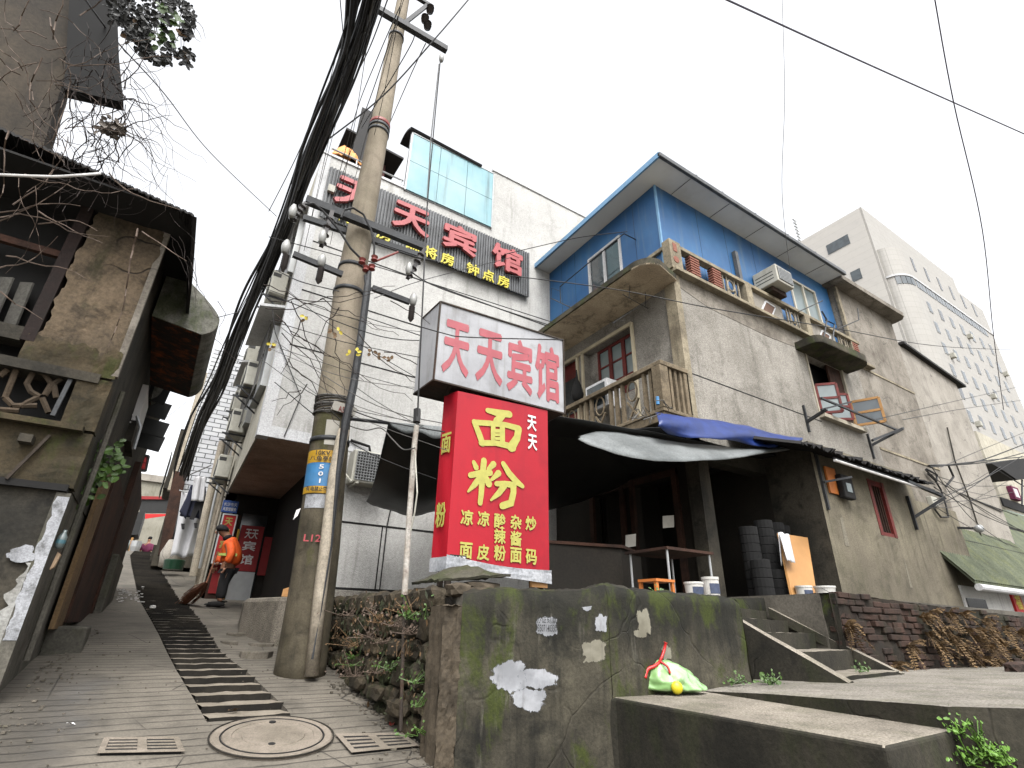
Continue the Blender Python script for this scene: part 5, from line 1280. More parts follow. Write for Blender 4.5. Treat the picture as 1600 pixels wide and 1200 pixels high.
def band(z0, z1, mat, name, e=.006, a0=None, a1=None, n=24):
    mb = MB()
    if a0 is None: mb.tube([pc(z0), pc(z1)], [prd(z0)+e, prd(z1)+e], n)
    else:
        for (i) in range(n):
            t0, t1 = lerp(a0, a1, i/n), lerp(a0, a1, (i+1)/n)
            q = lambda t, z: pc(z)+Vector((math.cos(t), math.sin(t), 0))*(prd(z)+e)
            mb.face([q(t0, z0), q(t1, z0), q(t1, z1), q(t0, z1)])
    return mb.build(name, mat, up, smooth=True)
zpx = lambda px, py: onY(5.86-.2, px, py).z
W0 = math.radians(-165); W1 = math.radians(-62)
z1, z2, z3, z4 = zpx(495, 700), zpx(495, 720), zpx(490, 757), zpx(487, 768)
b1 = band(z2, z1, m_yellowband, 'painted_band', .004, W0-.4, W1); b2 = band(z3, z2-.002, m_blueband, 'painted_band', .004, W0-.4, W1-.35); b3 = band(z4, z3-.002, m_yellowband, 'painted_band', .004, W0-.4, W1)
def polewrap(ch, z, t, w_, h_, mat, e=.011):
    n_ = Vector((math.cos(t), math.sin(t), 0)); c = pc(z)+n_*(prd(z)+e); u = Vector((-math.sin(t), math.cos(t), 0)); tx = MB(); text(tx, ch, c, u*w_, (0, 0, h_), .001, .02); return tx.build('lettering', mat, up)
tc = math.radians(-118)
h1 = (z1-z2)
polewrap('10KV', lerp(z2, z1, .74), tc, .15, h1*.36, m_blkink); polewrap('八角亭线', lerp(z2, z1, .27), tc, .26, h1*.4, m_blkink, .02)
for i, ch in enumerate('501'): polewrap(ch, lerp(z3, z2, .8-.3*i), tc, (.05, .05, .014)[i], (z2-z3)*.18, m_letwhite)
polewrap('有电禁止攀登', (z3+z4)/2, tc, .26, (z3-z4)*.7, m_blkink, .02)
polewrap('L128', zpx(480, 840), math.radians(-112), .22, .07, m_redletter, .016)
band(zpx(487, 792), zpx(487, 770), m_whitewash, 'painted_band', .003, math.radians(-160), math.radians(-80))
ph = band(zpx(500, 692), zpx(500, 652), m_paper, 'paper_notice', .004, math.radians(-120), math.radians(-80))
mb = MB()
for i in range(14):
    z = zpx(515, 640)+i*.016; c = pc(z); r = prd(z)+.012+.006*math.sin(i*2.1)
    mb.tube([c+Vector((math.cos(t)*r, math.sin(t)*r, .02*math.sin(t+i))) for t in [k*.3927 for k in range(17)]], .008, 5, False)
mb.build('wire_wrap', m_cablegr, up)
for py, px, nm in ((697, 500, 'strap'), (419, 550, 'strap'), (458, 545, 'strap'), (195, 596, 'strap'), (202, 595, 'strap'), (52, 627, 'strap')):
    z = zpx(px, py)+.12; band(z-.025, z+.025, m_steel, nm, .012)
z = zpx(596, 189)+.1; band(z-.02, z+.05, m_rednode, 'strap', .01)
# tin number plate
a, b = onY(5.6, 520, 628), onY(5.6, 555, 646)
pl = MB().obox((a.x, 5.62, b.z), (b.x-a.x, 0, -.03), (0, .012, 0), (.02, 0, a.z-b.z+.03)).build('number_plate', m_paper, up)
tx = MB(); text(tx, 'A580', ((a.x+b.x)/2+.01, 5.615, lerp(b.z, a.z, .35)-.01), (.13, 0, -.02), (0, 0, .07), .001, .01); tx.build('lettering', m_rednode, pl)
MB().face([onY(5.66, 458, 812), onY(5.66, 463, 797), onY(5.66, 470, 794), onY(5.66, 465, 806)]).build('loose_paper', m_letwhite, up, solid=.004)
# ---- crossarms with insulators
def ins_big(mb, c, r=.075): mb.lathe(c, [(.02, -.1), (r*.75, -.09), (r, -.02), (r*.95, .03), (r*.6, .07), (.02, .09)], 16)
def arm(p, q, w_=.07, h_=.09, name='crossarm'):
    return MB().bar(p, q, w_, h_).build(name, m_steel, up)
ya = 5.60
arm(onY(ya, 478, 312), onY(ya, 664, 387), .08, .1); arm(onY(ya+.5, 474, 340), onY(ya+.5, 665, 402), .06, .08)
arm(onY(ya, 458, 397), onY(ya, 535, 429), .05, .07); arm(onY(ya, 582, 450), onY(ya, 640, 472), .05, .07)
arm(onY(ya, 583, 10), onY(ya, 698, 78), .09, .11); arm(onY(ya+.45, 592, 12), onY(ya+.45, 640, 45), .05, .06)
arm(onY(ya, 630, 38), onY(ya, 668, 8), .05, .06); arm(onY(ya, 650, -5), onY(ya, 677, 12), .06, .06)
def insul(px, py, y, r=.07):
    mb = MB(); c = onY(y, px, py); ins_big(mb, c, r); return mb.build('insulator', m_porc, up, smooth=True)
for px, py in ((503, 406), (447, 385), (646, 467)): insul(px, py, 5.58, .05)
for px, py in ((690, 90), (548, 14)): insul(px, py, 5.58, .045)
for (px, py) in ((500, 428), (643, 488), (445, 408)):
    c = onY(5.58, px, py); mb = MB(); mb.lathe(c, [(.012, .1)]+[(r, .08-.028*i) for i in range(7) for r in (.03, .042)][:14]+[(.012, -.14)], 10); mb.build('surge_arrester', m_porcbr, up)
for (px0, py0, px1, py1) in ((519, 330, 502, 385), (664, 388, 637, 435), (478, 318, 455, 345)):
    mb = MB(); a, b = onY(5.58, px0, py0), onY(5.58, px1, py1); mb.bar(a, b, .05, .05); d_ = (b-a)
    for k in range(4): mb.lathe(a+d_*(.25+.22*k), [(.02, -.03), (.055, 0), (.02, .03)], 10, d_)
    mb.build('switch_link', m_porcbr, up)
    insul(px1+(2 if px0 > 500 else 3), py1-16, 5.52, .045)
for (px, py) in ((672, 15), (668, 40), (664, 30)):
    c = onY(5.58, px, py); mb = MB(); mb.lathe(c, [(.015, .08), (.07, .06), (.02, .04), (.07, .0), (.02, -.03), (.06, -.06), (.015, -.09)], 12); mb.build('insulator', m_porcbr, up)
mb = MB(); J = lambda px, py: onY(5.5, px, py)
mb.tube([J(477, 319), J(490, 318), J(505, 330), J(530, 360), J(548, 388), J(565, 405)], .014, 6); mb.tube([J(533, 340), J(538, 328), J(552, 325), J(568, 335), J(580, 360), J(585, 385), J(584, 400)], .014, 6)
mb.tube([J(680, 408), J(650, 402), J(620, 392), J(590, 382)], .012, 6); mb.build('jumper_cable', m_cable, up)
mb = MB()
for px, py in ((566, 408), (585, 404), (581, 418), (572, 420)): mb.lathe(J(px, py), [(.01, .05), (.045, .03), (.03, 0), (.045, -.03), (.01, -.05)], 10)
mb.tube([J(587, 408), J(622, 394)], .015, 6); mb.build('cable_terminal', m_rednode, up)
mb = MB(); mb.tube([J(577, 425), J(574, 450), J(565, 520), J(553, 600), J(540, 660), J(528, 740), J(518, 850), J(500, 960), J(488, 1030)], [.03, .045, .045, .045, .045, .03, .012, .012, .012], 8); mb.tube([J(580, 452), J(574, 450), J(572, 430)], .03, 6); mb.build('cable_sleeve', m_steel, up)
# pale pipe beside the pole
q = [onY(5.55, *p) for p in ((487, 1056), (500, 930), (511, 840), (523, 740), (533, 690), (538, 672))]
pp = MB(); pp.tube(q, [.062]*6, 14); tag(pp.build('drain_pole', m_pipe, smooth=True), 'pale smooth pipe post standing right against the utility pole', 'pipe')
mb = MB(); mb.tube([onY(5.8, 545, 654), onY(6.3, 607, 661)], .022, 7); tag(mb.build('tarpaulin_rod', m_steel), 'dark rod reaching from the pole to the corner of the black tarpaulin', 'rod')
# thin flaking steel pole
P_ = lambda px, py: onX(1.64, px, py)
tp = thing('steel_pole', 'thin flaking white and rust steel pole rising from the foot of the rubble wall', 'pole', P_(626, 1142))
pts = [P_(626, 1142), P_(630, 1000), P_(632, 930), P_(640, 800), P_(648, 690), P_(651, 665)]
mb = MB(); mb.tube(pts[:3], [.013]*3, 8); mb.build('lower_tube', m_boxrust, tp)
mb = MB(); mb.tube(pts[2:], [.024]*4, 10); mb.build('upper_tube', m_rustpole, tp)
mb = MB(); mb.tube([P_(651, 668), P_(653, 640), P_(656, 560), P_(660, 480), P_(667, 330), P_(673, 220), P_(686, 100)], .008, 5); mb.tube([P_(651, 660), P_(652, 640)], .035, 6); mb.build('riser_wire', m_cable, tp)
mb = MB(); mb.tube([P_(648, 700), P_(652, 770), P_(648, 800), P_(642, 830)], .006, 5); mb.build('loose_wire', m_ac, tp)

# ------------------------------------------------------------------ thick cable bundle over the alley
cb_ = [dep(5.6, 600, -110), dep(6.3, 572, 20), dep(7.2, 536, 120), dep(8.2, 498, 220), dep(9.3, 462, 310), dep(10.3, 420, 410), dep(11.6, 380, 500), dep(13, 345, 590), dep(14.1, 315, 655), dep(15.2, 286, 740)]
def smoothpath(P, n):
    P = [Vector(p) for p in P]; out = []
    for i in range(len(P)-1):
        p0, p1, p2, p3 = P[max(i-1, 0)], P[i], P[i+1], P[min(i+2, len(P)-1)]
        for k in range(n):
            t = k/n; out.append(.5*((2*p1)+(p2-p0)*t+(2*p0-5*p1+4*p2-p3)*t*t+(3*p1-p0-3*p2+p3)*t**3))
    return out+[P[-1]]
path = smoothpath(cb_, 7); rr = random.Random(9)
mb = MB()
for s in range(36):
    a = rr.uniform(0, 6.28); R_ = math.sqrt(rr.random())*.135; f = rr.uniform(.2, 1.2); ph = rr.uniform(0, 6)
    loose = 1 if s < 27 else rr.uniform(1.4, 2.4)
    pts = []
    for i, p in enumerate(path):
        w_ = R_*loose*(1+.35*math.sin(i*.31*f+ph)); aa = a+.03*i
        pts.append(p+Vector((math.cos(aa)*w_, 0, math.sin(aa)*w_-(.05*(loose-1)*abs(math.sin(i*.35+ph))))))
    mb.tube(pts, rr.choice([.008, .011, .015, .02, .026]), 6, False)
bd = mb.build('cable_bundle', m_cable); tag(bd, 'thick black bundle of tangled telephone cables running up over the alley', 'cable bundle')
mb = MB()
for s in range(30):
    i = rr.randrange(6, len(path)-10); a = path[i]; d1 = path[min(i+rr.randrange(2, 5), len(path)-1)]; o = Vector((rr.uniform(-.05, .05), 0, rr.uniform(-.25, -.08)))
    mb.tube(smoothpath([a, (a+d1)/2+o, d1], 5), .008, 5, False)
lp = mb.build('cable_loops', m_cable); lp.parent = bd; lp.location = WORLD[lp.name]-WORLD[bd.name]
mb = MB()
for s in (0, 1): mb.tube([p+Vector((.06*s-.02, 0, -.1)) for p in path], .012, 6, False)
gy = mb.build('grey_cable', m_cablegr); gy.parent = bd; gy.location = WORLD[gy.name]-WORLD[bd.name]

# single wires
def wire(label, pts, r, mat=None, n=8, sag=0):
    P = [dep(d, x, y) for d, x, y in pts]; P = smoothpath(P, n) if len(P) > 2 else [P[0], (P[0]+P[1])/2+Vector((0, 0, -sag)), P[1]]
    if len(pts) == 2 and sag: P = smoothpath(P, n)
    mb = MB(); mb.tube(P, r, 5, False); return tag(mb.build('overhead_wire', mat or m_cable), label, 'wire', 'overhead wires')
wire('dark wire crossing the sky from the left vines down to the guesthouse roof', [(4.5, 120, -20), (6, 182, 64), (8, 258, 148), (11, 330, 240), (14, 432, 338)], .009)
wire('purple wire crossing the upper right sky', [(7, 1130, -3), (9, 1360, 102), (13, 1620, 218)], .013, m_wire)
wire('purple wire hanging steeply down the right edge of the sky', [(8, 1459, -10), (9, 1490, 160), (11, 1535, 360), (14, 1552, 520), (16, 1568, 640)], .010, m_wire)
wire('dark wire from the rooftop sign to the side of the blue storey', [(9, 790, 397), (9, 900, 372), (8.6, 980, 362)], .007)
wire('slack dark wire crossing the pebbledash wall to the far right', [(9, 790, 430), (8, 960, 452), (7.6, 1120, 483), (9, 1300, 512), (14, 1480, 542), (22, 1640, 548)], .008)
wire('black wire above the light box ending at the blue storey', [(5.6, 642, 425), (7, 700, 455), (9, 858, 508)], .008)
wire('black wire low across the guesthouse wall behind the pole', [(8.6, 420, 370), (8.8, 600, 420), (9.5, 868, 505)], .008)
wire('dark wire running from the wall joint to the white light box', [(8.8, 570, 495), (7, 665, 527)], .007)
wire('twisted dark wire in front of the light box characters', [(4.3, 590, 490), (4.3, 690, 520), (4.3, 735, 527), (4.4, 880, 531)], .005)
wire('wire rising from the crossarm to the upper right corner', [(5.4, 515, 216), (5.5, 600, 148), (5.6, 680, 60), (5.8, 738, -8)], .008)
wire('thin vertical wire hanging from above the eaves over the blue storey', [(8, 1222, -5), (8, 1226, 150), (8.2, 1222, 300), (8.4, 1234, 420)], .004, m_cablegr)
wire('left thin line falling beside the cable bundle at the top', [(6, 531, -5), (6.5, 537, 60), (7, 540, 68)], .006)
wire('loose line left of the cable bundle', [(6, 545, 25), (7.5, 515, 110), (9, 470, 230), (11, 420, 330)], .008)
wire('right loose line beside the cable bundle top', [(5.4, 607, -5), (7, 575, 80), (9, 535, 160), (10, 502, 240)], .008)
wire('thin wire between the bundle and the pole, left one', [(5.6, 625, 10), (6.5, 590, 90), (8, 555, 180), (9.5, 520, 310)], .006, m_cablegr)
wire('thin wire between the bundle and the pole, right one', [(5.6, 622, 25), (6.5, 583, 140), (8, 550, 230), (9.5, 505, 360)], .006, m_cablegr)
wire('thin wire from the top crossarm to the left of the pole shaft', [(5.5, 648, 55), (6, 632, 88), (8, 565, 200)], .006, m_cable)
wire('thin wire from the top crossarm straight to the roof hoarding', [(5.5, 665, 68), (6.5, 645, 110), (8.5, 610, 190)], .006, m_cablegr)
wire('black riser wire beside the pole top insulator', [(5.5, 688, 94), (5.4, 678, 200), (5.2, 667, 330), (4.6, 660, 470), (4.3, 652, 650)], .006)
wire('upper cable at the far right leading to the dark canopy', [(9, 1450, 728), (12, 1530, 720), (16, 1620, 686)], .014)
wire('middle cable at the far right leading to the dark canopy', [(9, 1452, 727), (12, 1540, 722), (16, 1620, 702)], .012)
wire('lower cable at the far right leading to the dark canopy', [(9, 1454, 730), (12, 1545, 719), (16, 1620, 712)], .012)
wire('long thin wire from the drying bars to the right edge', [(8, 1370, 655), (12, 1500, 625), (18, 1620, 598)], .006)
wire('second long thin wire from the grey wall to the right edge', [(8, 1410, 656), (12, 1510, 638), (18, 1620, 622)], .006)
wire('thin wire slanting across the foot of the grey wall', [(9, 1470, 730), (12, 1540, 700), (16, 1620, 668)], .006)
wire('loose grey wire over the air conditioner and black tarpaulin', [(5.6, 515, 640), (5.8, 540, 662), (5.5, 570, 672), (5.2, 595, 669), (4.9, 612, 685), (4.7, 630, 702), (4.5, 648, 700)], .006, m_cablegr)
wire('thin cord sloping behind the light box corner', [(5.5, 552, 642), (5, 600, 658), (4.6, 695, 675)], .006)
wire('thin lines crossing the guesthouse wall below the rooftop sign', [(5.6, 585, 466), (7, 660, 438), (8.4, 800, 402)], .005)
wire('wire crossing low over the wall behind the pole towards the shop', [(5.6, 530, 455), (5.6, 470, 440), (6, 432, 422)], .006)
wire('thin clothes line from the old house across to the alley wall', [(7, 195, 672), (9, 240, 665), (12, 300, 620), (14, 345, 570)], .005, m_cablegr)
wire('cord from the rusty hood to the cable bundle', [(5.6, 340, 496), (7.4, 375, 487)], .005)
rr = random.Random(123)
for k in range(12):
    x0, y0 = rr.uniform(405, 450), rr.uniform(430, 640); x1, y1 = rr.uniform(655, 700), y0+rr.uniform(60, 170)
    m_ = rr.uniform(.35, .65); P3 = [(rr.uniform(5.2, 8.4), x0, y0), (rr.uniform(5.3, 6.5), lerp(x0, x1, m_), lerp(y0, y1, m_)+rr.uniform(4, 26)), (rr.uniform(4.6, 7), x1, y1)]
    wire('thin slack wire strung across the guesthouse wall behind the pole', P3, rr.choice([.0035, .0045, .006]), rr.choice([m_cable, m_cable, m_cablegr]))
for k in range(12):
    x0, y0 = rr.uniform(1448, 1480), rr.uniform(728, 800); x1, y1 = rr.uniform(1540, 1610), rr.uniform(680, 860)
    wire('thin tangled wire on the corner of the grey stucco wall', [(9, x0, y0), (10.5, lerp(x0, x1, .5)+rr.uniform(-8, 8), lerp(y0, y1, .5)+rr.uniform(0, 22)), (12.5, x1, y1)], rr.choice([.006, .008, .005]), m_cable)
for k in range(7):
    x0 = rr.uniform(520, 610); wire('thin wire dropping steeply between the cable bundle and pole', [(6, x0+rr.uniform(20, 60), -10), (7.5, x0-10, rr.uniform(120, 200)), (9.5, x0-rr.uniform(40, 90), rr.uniform(260, 400))], .0045, m_cablegr)
# bare creeper on the pole and the guesthouse corner
mb = MB(); rr = random.Random(31)
def creep(x, y, dx, dy, n, d, r0, wob=6, drift=0):
    P = []
    for k in range(n):
        P.append(dep(d+.0*k, x, y)); x += dx+rr.uniform(-wob, wob); y += dy+rr.uniform(-wob, wob)+drift*k
    mb.tube(P, [lerp(r0, r0*.4, k/(n-1)) for k in range(n)], 5, False); return P
for (x, y, dx, dy, n) in ((412, 445, 16, 6, 14), (420, 470, 18, -2, 11), (415, 482, 17, -4, 12), (430, 500, 14, 8, 12), (440, 520, 12, 12, 12), (455, 470, 9, 18, 10), (520, 500, 3, 14, 9), (470, 500, -3, 14, 7), (500, 468, 10, 4, 14), (430, 490, 12, 7, 20), (560, 520, 9, 7, 12), (450, 560, 9, 8, 14), (610, 470, 10, 8, 6), (600, 550, 12, 4, 14), (530, 480, -8, 12, 7), (470, 610, -8, 5, 6), (480, 600, -6, 10, 6)):
    creep(x, y, dx, dy, n, 5.4, .006)
cr = mb.build('bare_creeper', m_twigdk); tag(cr, 'leafless creeper stems strung around the utility pole and guesthouse corner', 'creeper')
def leaf(mb, c, s, nrm, rr):
    n = Vector(nrm).normalized(); a = n.orthogonal().normalized(); a.rotate(Matrix.Rotation(rr.uniform(0, 6.28), 3, n)); b = n.cross(a)
    c = Vector(c); o = n*s*.15
    P = [c, c+a*s*.35+b*s*.38+o, c+a*s*.85+b*s*.3, c+a*s*1.1, c+a*s*.85-b*s*.3, c+a*s*.35-b*s*.38+o]
    mb.face([P[0], P[1], P[2], P[3]]); mb.face([P[0], P[3], P[4], P[5]])
for nm, mt, L in (('leaf', m_leafye, ((476, 494), (530, 517), (547, 553), (424, 537), (558, 549), (556, 555))), ('leaf', m_leafbr, ((526, 524), (578, 551), (590, 556), (604, 558), (611, 562), (477, 500), (423, 543), (519, 518), (583, 549)))):
    mb = MB()
    for (px, py) in L:
        c = dep(5.35, px, py)
        for k in range(2): leaf(mb, c, .045, (rr.uniform(-.5, .5)-.4, -1, rr.uniform(-.3, .3)), rr)
    o = mb.build('leaves', mt); o.parent = cr; o.location = WORLD[o.name]-WORLD[cr.name]

# ------------------------------------------------------------------ tarpaulins over the terrace
tb1 = thing('black_tarpaulin', 'big black tarpaulin roof hanging low between guesthouse and red banner', 'tarpaulin', (3.5, 6.8, 3.3))
c00, c01 = onY(6.2, 607, 660), onY(8.25, 572, 783)
bots = smoothpath([onY(8.25, 572, 783), onY(8.2, 600, 795), onY(8.15, 640, 806), onY(8.1, 690, 799), Vector((5.0, 8.0, 3.35)), Vector((6.4, 7.6, 3.75))], 6)
tops = smoothpath([c00, onY(6.0, 655, 672), onY(5.7, 720, 668), onY(5.3, 800, 655), Vector((4.9, 5.0, 4.1)), Vector((6.48, 4.9, 4.5))], 6)
mb = MB(); N = len(bots)-1
def tf(u, v):
    i = min(int(u*N), N-1); t = u*N-i; a = lerp(tops[i], tops[i+1], t); b = lerp(bots[i], bots[i+1], t)
    p = lerp(a, b, v); return p+Vector((0, 0, -.22*math.sin(v*3.14)*(1-.2*u)+.03*fbm((u*5, v*4, 1))))
mb.grid(tf, 30, 14); mb.build('sheet', m_tarpblk, tb1, smooth=True, solid=.006)
mb = MB(); mb.grid(lambda u, v: lerp(lerp(onY(6.15, 607, 660), onY(5.6, 700, 668), u), lerp(onY(6.1, 612, 668), onY(5.55, 700, 684), u), v)+Vector((0, -.02, (-.05*math.sin(u*3.14*2)**2)*v)), 20, 3); mb.build('front_flap', m_tarpgry, tb1, smooth=True, solid=.004)
mb = MB(); mb.grid(lambda u, v: Vector((lerp(3.2, 8.3, u), lerp(4.75, 7.9, v), lerp(3.92, 4.05, v)+.35*u-.25*math.sin(v*3.14)*math.sin(u*3.14)+.03*fbm((u*6, v*4, 7)))), 24, 16); mb.build('shop_cover', m_tarpblk, tb1, smooth=True, solid=.006)
gt = thing('grey_tarpaulin', 'pale grey tarpaulin sagging below the balcony', 'tarpaulin', (5.8, 4.8, 3.6))
up_ = smoothpath([onY(4.75, 903, 683), onY(4.8, 940, 674), onY(4.85, 1000, 680), onY(4.8, 1060, 690), onY(4.7, 1150, 700), onY(4.6, 1215, 697), onY(4.6, 1248, 697)], 5)
lw_ = smoothpath([onY(4.6, 903, 686), onY(4.4, 940, 703), onY(4.3, 1000, 717), onY(4.25, 1060, 721), onY(4.3, 1110, 719), onY(4.4, 1180, 712), onY(4.55, 1248, 699)], 5)
mb = MB(); N2 = len(up_)-1
mb.grid(lambda u, v: lerp(up_[round(u*N2)], lw_[round(u*N2)], v)+Vector((0, -.05*math.sin(v*3.14), .015*fbm((u*9, v*3, 3)))), N2, 6); mb.build('sheet', m_tarpgry, gt, smooth=True, solid=.005)
bt = thing('blue_tarpaulin', 'royal blue tarpaulin folded over the edge of the shop roof', 'tarpaulin', (6.5, 4.6, 4.1))
u_ = smoothpath([onY(4.62, 1024, 645), onY(4.65, 1080, 652), onY(4.7, 1160, 664), onY(4.75, 1210, 678), onY(4.7, 1250, 684)], 6)
l_ = smoothpath([onY(4.5, 1024, 668), onY(4.48, 1080, 684), onY(4.5, 1160, 690), onY(4.5, 1195, 700), onY(4.5, 1250, 692)], 6)
mb = MB(); N3 = len(u_)-1
mb.grid(lambda u, v: lerp(u_[round(u*N3)], l_[round(u*N3)], v)+Vector((0, -.06*math.sin(v*3.14)+.05*math.sin(u*17+v*5)*v, .02*fbm((u*12, v*4, 5)))), N3, 8); mb.build('sheet', m_tarpblu, bt, smooth=True, solid=.006)
wr = MB(); rr = random.Random(8)
for k in range(9): a = dep(6.6, 1018+rr.uniform(-20, 30), 640+rr.uniform(-10, 14)); wr.tube([a, a+Vector((rr.uniform(-.15, .15), 0, rr.uniform(-.12, .12))), a+Vector((rr.uniform(-.3, .3), 0, rr.uniform(-.15, .1)))], .006, 4)
wr.build('tie_wires', m_cablegr, bt)
MB().tube([onY(4.9, 1027, 620), onY(4.9, 1028, 632)], .025, 8).build('blue_cap', m_blueband, bt)

# ------------------------------------------------------------------ things on the terrace
tb = thing('shop_counter', 'grubby wooden shop counter in the dark under the tarpaulins', 'counter', (4.4, 5.2, 1.92))
MB().prism([(3.85, 5.3, 1.9), (4.85, 5.05, 1.9), (5.6, 5.45, 1.9), (4.6, 5.75, 1.9)], (0, 0, .62)).build('body', m_interior, tb)
MB().prism([(3.8, 5.3, 2.52), (4.85, 5.0, 2.52), (5.66, 5.45, 2.52), (4.6, 5.8, 2.52)], (0, 0, .035)).build('top', m_darkwood, tb)
tt = thing('folding_table', 'dark table with shiny steel legs beside the counter', 'table', (5.3, 4.4, 1.92))
MB().box(4.62, 5.4, 4.1, 4.75, 2.40, 2.43).build('tabletop', m_darkwood, tt)
for (x, y) in ((4.66, 4.14), (5.36, 4.14), (4.66, 4.7), (5.36, 4.7)): MB().tube([(x, y, 1.9), (x, y, 2.40)], .014, 8).build('leg', m_alum, tt)
so_ = thing('plastic_stool', 'small orange stool on the terrace edge behind the mortar heap', 'stool', (4.15, 3.85, 1.9))
MB().box(4.02, 4.28, 3.74, 3.98, 2.02, 2.045).build('seat', m_orangeply, so_)
for (x, y) in ((4.03, 3.75), (4.25, 3.75), (4.03, 3.95), (4.25, 3.95)): MB().box(x, x+.03, y, y+.03, 1.85, 2.02).build('leg', m_orangeply, so_)
def bucket(c, r0, r1, h, label, labelled=True, mat=None, handle=False):
    c = Vector(c); t = thing('paint_bucket', label, 'bucket', c, 'buckets along the terrace edge')
    MB().lathe(c, [(r0, 0), (r1, h*.86), (r1*1.06, h*.87), (r1*1.06, h), (r1*.95, h), (r1*.93, h*.3), (0, h*.3)], 24).build('body', mat or m_bucket, t, smooth=False)
    mb = MB(); k = 14
    for i in range(k):
        a0, a1 = -2.6+1.6*i/k, -2.6+1.6*(i+1)/k; q = lambda a, f: c+Vector((math.cos(a), math.sin(a), 0))*(lerp(r0, r1, f/.86)+.003)+Vector((0, 0, h*f))
        mb.face([q(a0, .2), q(a1, .2), q(a1, .68), q(a0, .68)])
    if labelled: mb.build('paper_label', m_bktlabel, t)
    hd = MB(); hd.tube([c+Vector((math.cos(a)*r1*1.08, -r1*.25-abs(math.sin(a))*r1*.9, h*.85-math.sin(a)*h*.5)) for a in [i*math.pi/10 for i in range(11)]], .004, 5); 
    if handle: hd.build('handle', m_cablegr, t)
    return t
b1 = onY(3.5, 1085, 923); bucket((b1.x, 3.5, 1.875), .075, .085, .135, 'squat white paint bucket with a blue label, left of the pair on the terrace edge')
b2 = onY(3.55, 1112, 926); bucket((b2.x, 3.55, 1.885), .075, .078, .19, 'taller paint bucket with a dark label, right of the pair on the terrace edge', True, None)
b3 = onY(4.12, 1258, 931); bucket((b3.x, 4.12, 1.985), .095, .1, .17, 'paint splattered tin in front of the orange plywood board', True)
b4 = onY(4.0, 1291, 931); bucket((b4.x, 4.0, 1.99), .1, .125, .17, 'open white plastic bucket with a grey handle at the end of the brick wall', False, None, True)
bdp = [onY(4.2, 1238, 932), onY(4.2, 1276, 926), onY(4.45, 1262, 840), onY(4.45, 1217, 833)]
bd_ = MB().prism(bdp, (0, .03, 0)); bdo = bd_.build('plywood_board', m_plywood); tag(bdo, 'orange plywood board leaning upright on the terrace with a towel over it', 'board')
mb = MB(); yt_ = 4.36
mb.grid(lambda u, v: lerp(lerp(onY(yt_, 1217, 832), onY(yt_, 1233, 835), u), lerp(onY(yt_-.14, 1230, 876), onY(yt_-.14, 1243, 880), u), v)+Vector((0, -.012*math.sin(u*6), .008*math.sin(u*9))), 8, 10)
mb.grid(lambda u, v: lerp(lerp(onY(yt_, 1216, 832), onY(yt_+.12, 1220, 833), u), lerp(onY(yt_, 1221, 884), onY(yt_+.12, 1226, 880), u), v), 5, 8)
tag(mb.build('white_towel', m_whcloth, solid=.008, smooth=True), 'white towel draped over the top corner of the orange plywood board', 'towel')
rr = random.Random(14)
BL = ['tallest briquette stack nearest the annex wall', 'second coal briquette stack from the annex wall', 'third coal briquette stack from the annex wall', 'coal briquette stack behind the plywood board', 'short coal briquette stack at the open edge of the dark shop', 'lowest coal briquette stack in front of the tall ones']
for i, (x, y, h) in enumerate(((7.1, 4.75, 1.15), (7.42, 4.7, 1.25), (7.74, 4.72, 1.2), (8.02, 4.8, 1.28), (6.95, 4.55, .62), (7.25, 4.5, .5))):
    mb = MB(); n = max(2, int(h/.12))
    for k in range(n): mb.lathe((x, y, 1.9+k*.12), [(.125, .002), (.13, .006), (.13, .112), (.125, .118)], 16)
    tag(mb.build('briquette_stack', m_coalshade), BL[(2, 1, 0, 3, 4, 5)[i]], 'briquettes', 'briquette stacks beside the annex')
clk = thing('wall_clock', 'round dark wall clock on the dim back wall of the shop', 'clock', onY(7.36, 1080, 742))
c = onY(7.36, 1080, 742); MB().lathe(c, [(.2, 0), (.21, .03), (.18, .035), (0, .035)], 28, (0, -1, 0)).build('rim', m_black, clk); MB().lathe(c+Vector((0, -.036, 0)), [(.17, 0), (0, .002)], 28, (0, -1, 0)).build('dial', m_paper, clk)
MB().bar(c+Vector((0, -.045, 0)), c+Vector((.08, -.045, .1)), .012, .006).build('hand', m_blkink, clk)
a, b = onY(5.6, 1034, 805), onY(5.6, 1055, 830)
for (x0, y0, x1, y1, lb_) in ((1034, 806, 1054, 828, 'grey paper sheet pinned in the dark shop above the steel table'), (976, 836, 994, 858, 'pale paper sheet leaning on the shop counter')):
    a, b = onY(5.45, x0, y0), onY(5.45, x1, y1); tag(MB().obox((a.x, 5.45, b.z), (b.x-a.x, 0, .04), (0, .006, 0), (.02, 0, a.z-b.z)).build('paper_sheet', m_paper), lb_, 'paper')

# ------------------------------------------------------------------ knotted rubbish bag on the ledge
bgc = onZ(1.2, 1060, 1087)+Vector((.02, .17, 0))
rb = thing('rubbish_bag', 'knotted translucent green plastic bag of rubbish with a red handle sitting on the concrete ledge', 'rubbish bag', bgc)
mb = MB()
def bagf(u, v):
    t = u*2*math.pi; h = v
    rad = .26*min(1, (h*7+.25))*(1-h**1.9)**.62+.012
    if h > .86: rad *= .8
    fold = 1+.16*fbm((math.cos(t)*1.6+4, math.sin(t)*1.6, h*1.6+3), 4)+(.10*math.sin(t*7+h*2)+.06*math.sin(t*15+1))*h**1.5
    c_, s_ = math.cos(t), math.sin(t); rx = rad*fold*1.12*c_; ry = rad*fold*.72*s_
    return Vector(bgc)+UB*rx+VB*ry+Vector((0, 0, .004+h*.235*(1-.12*c_)+.012*fbm((c_*3, s_*3, h*4), 3)))
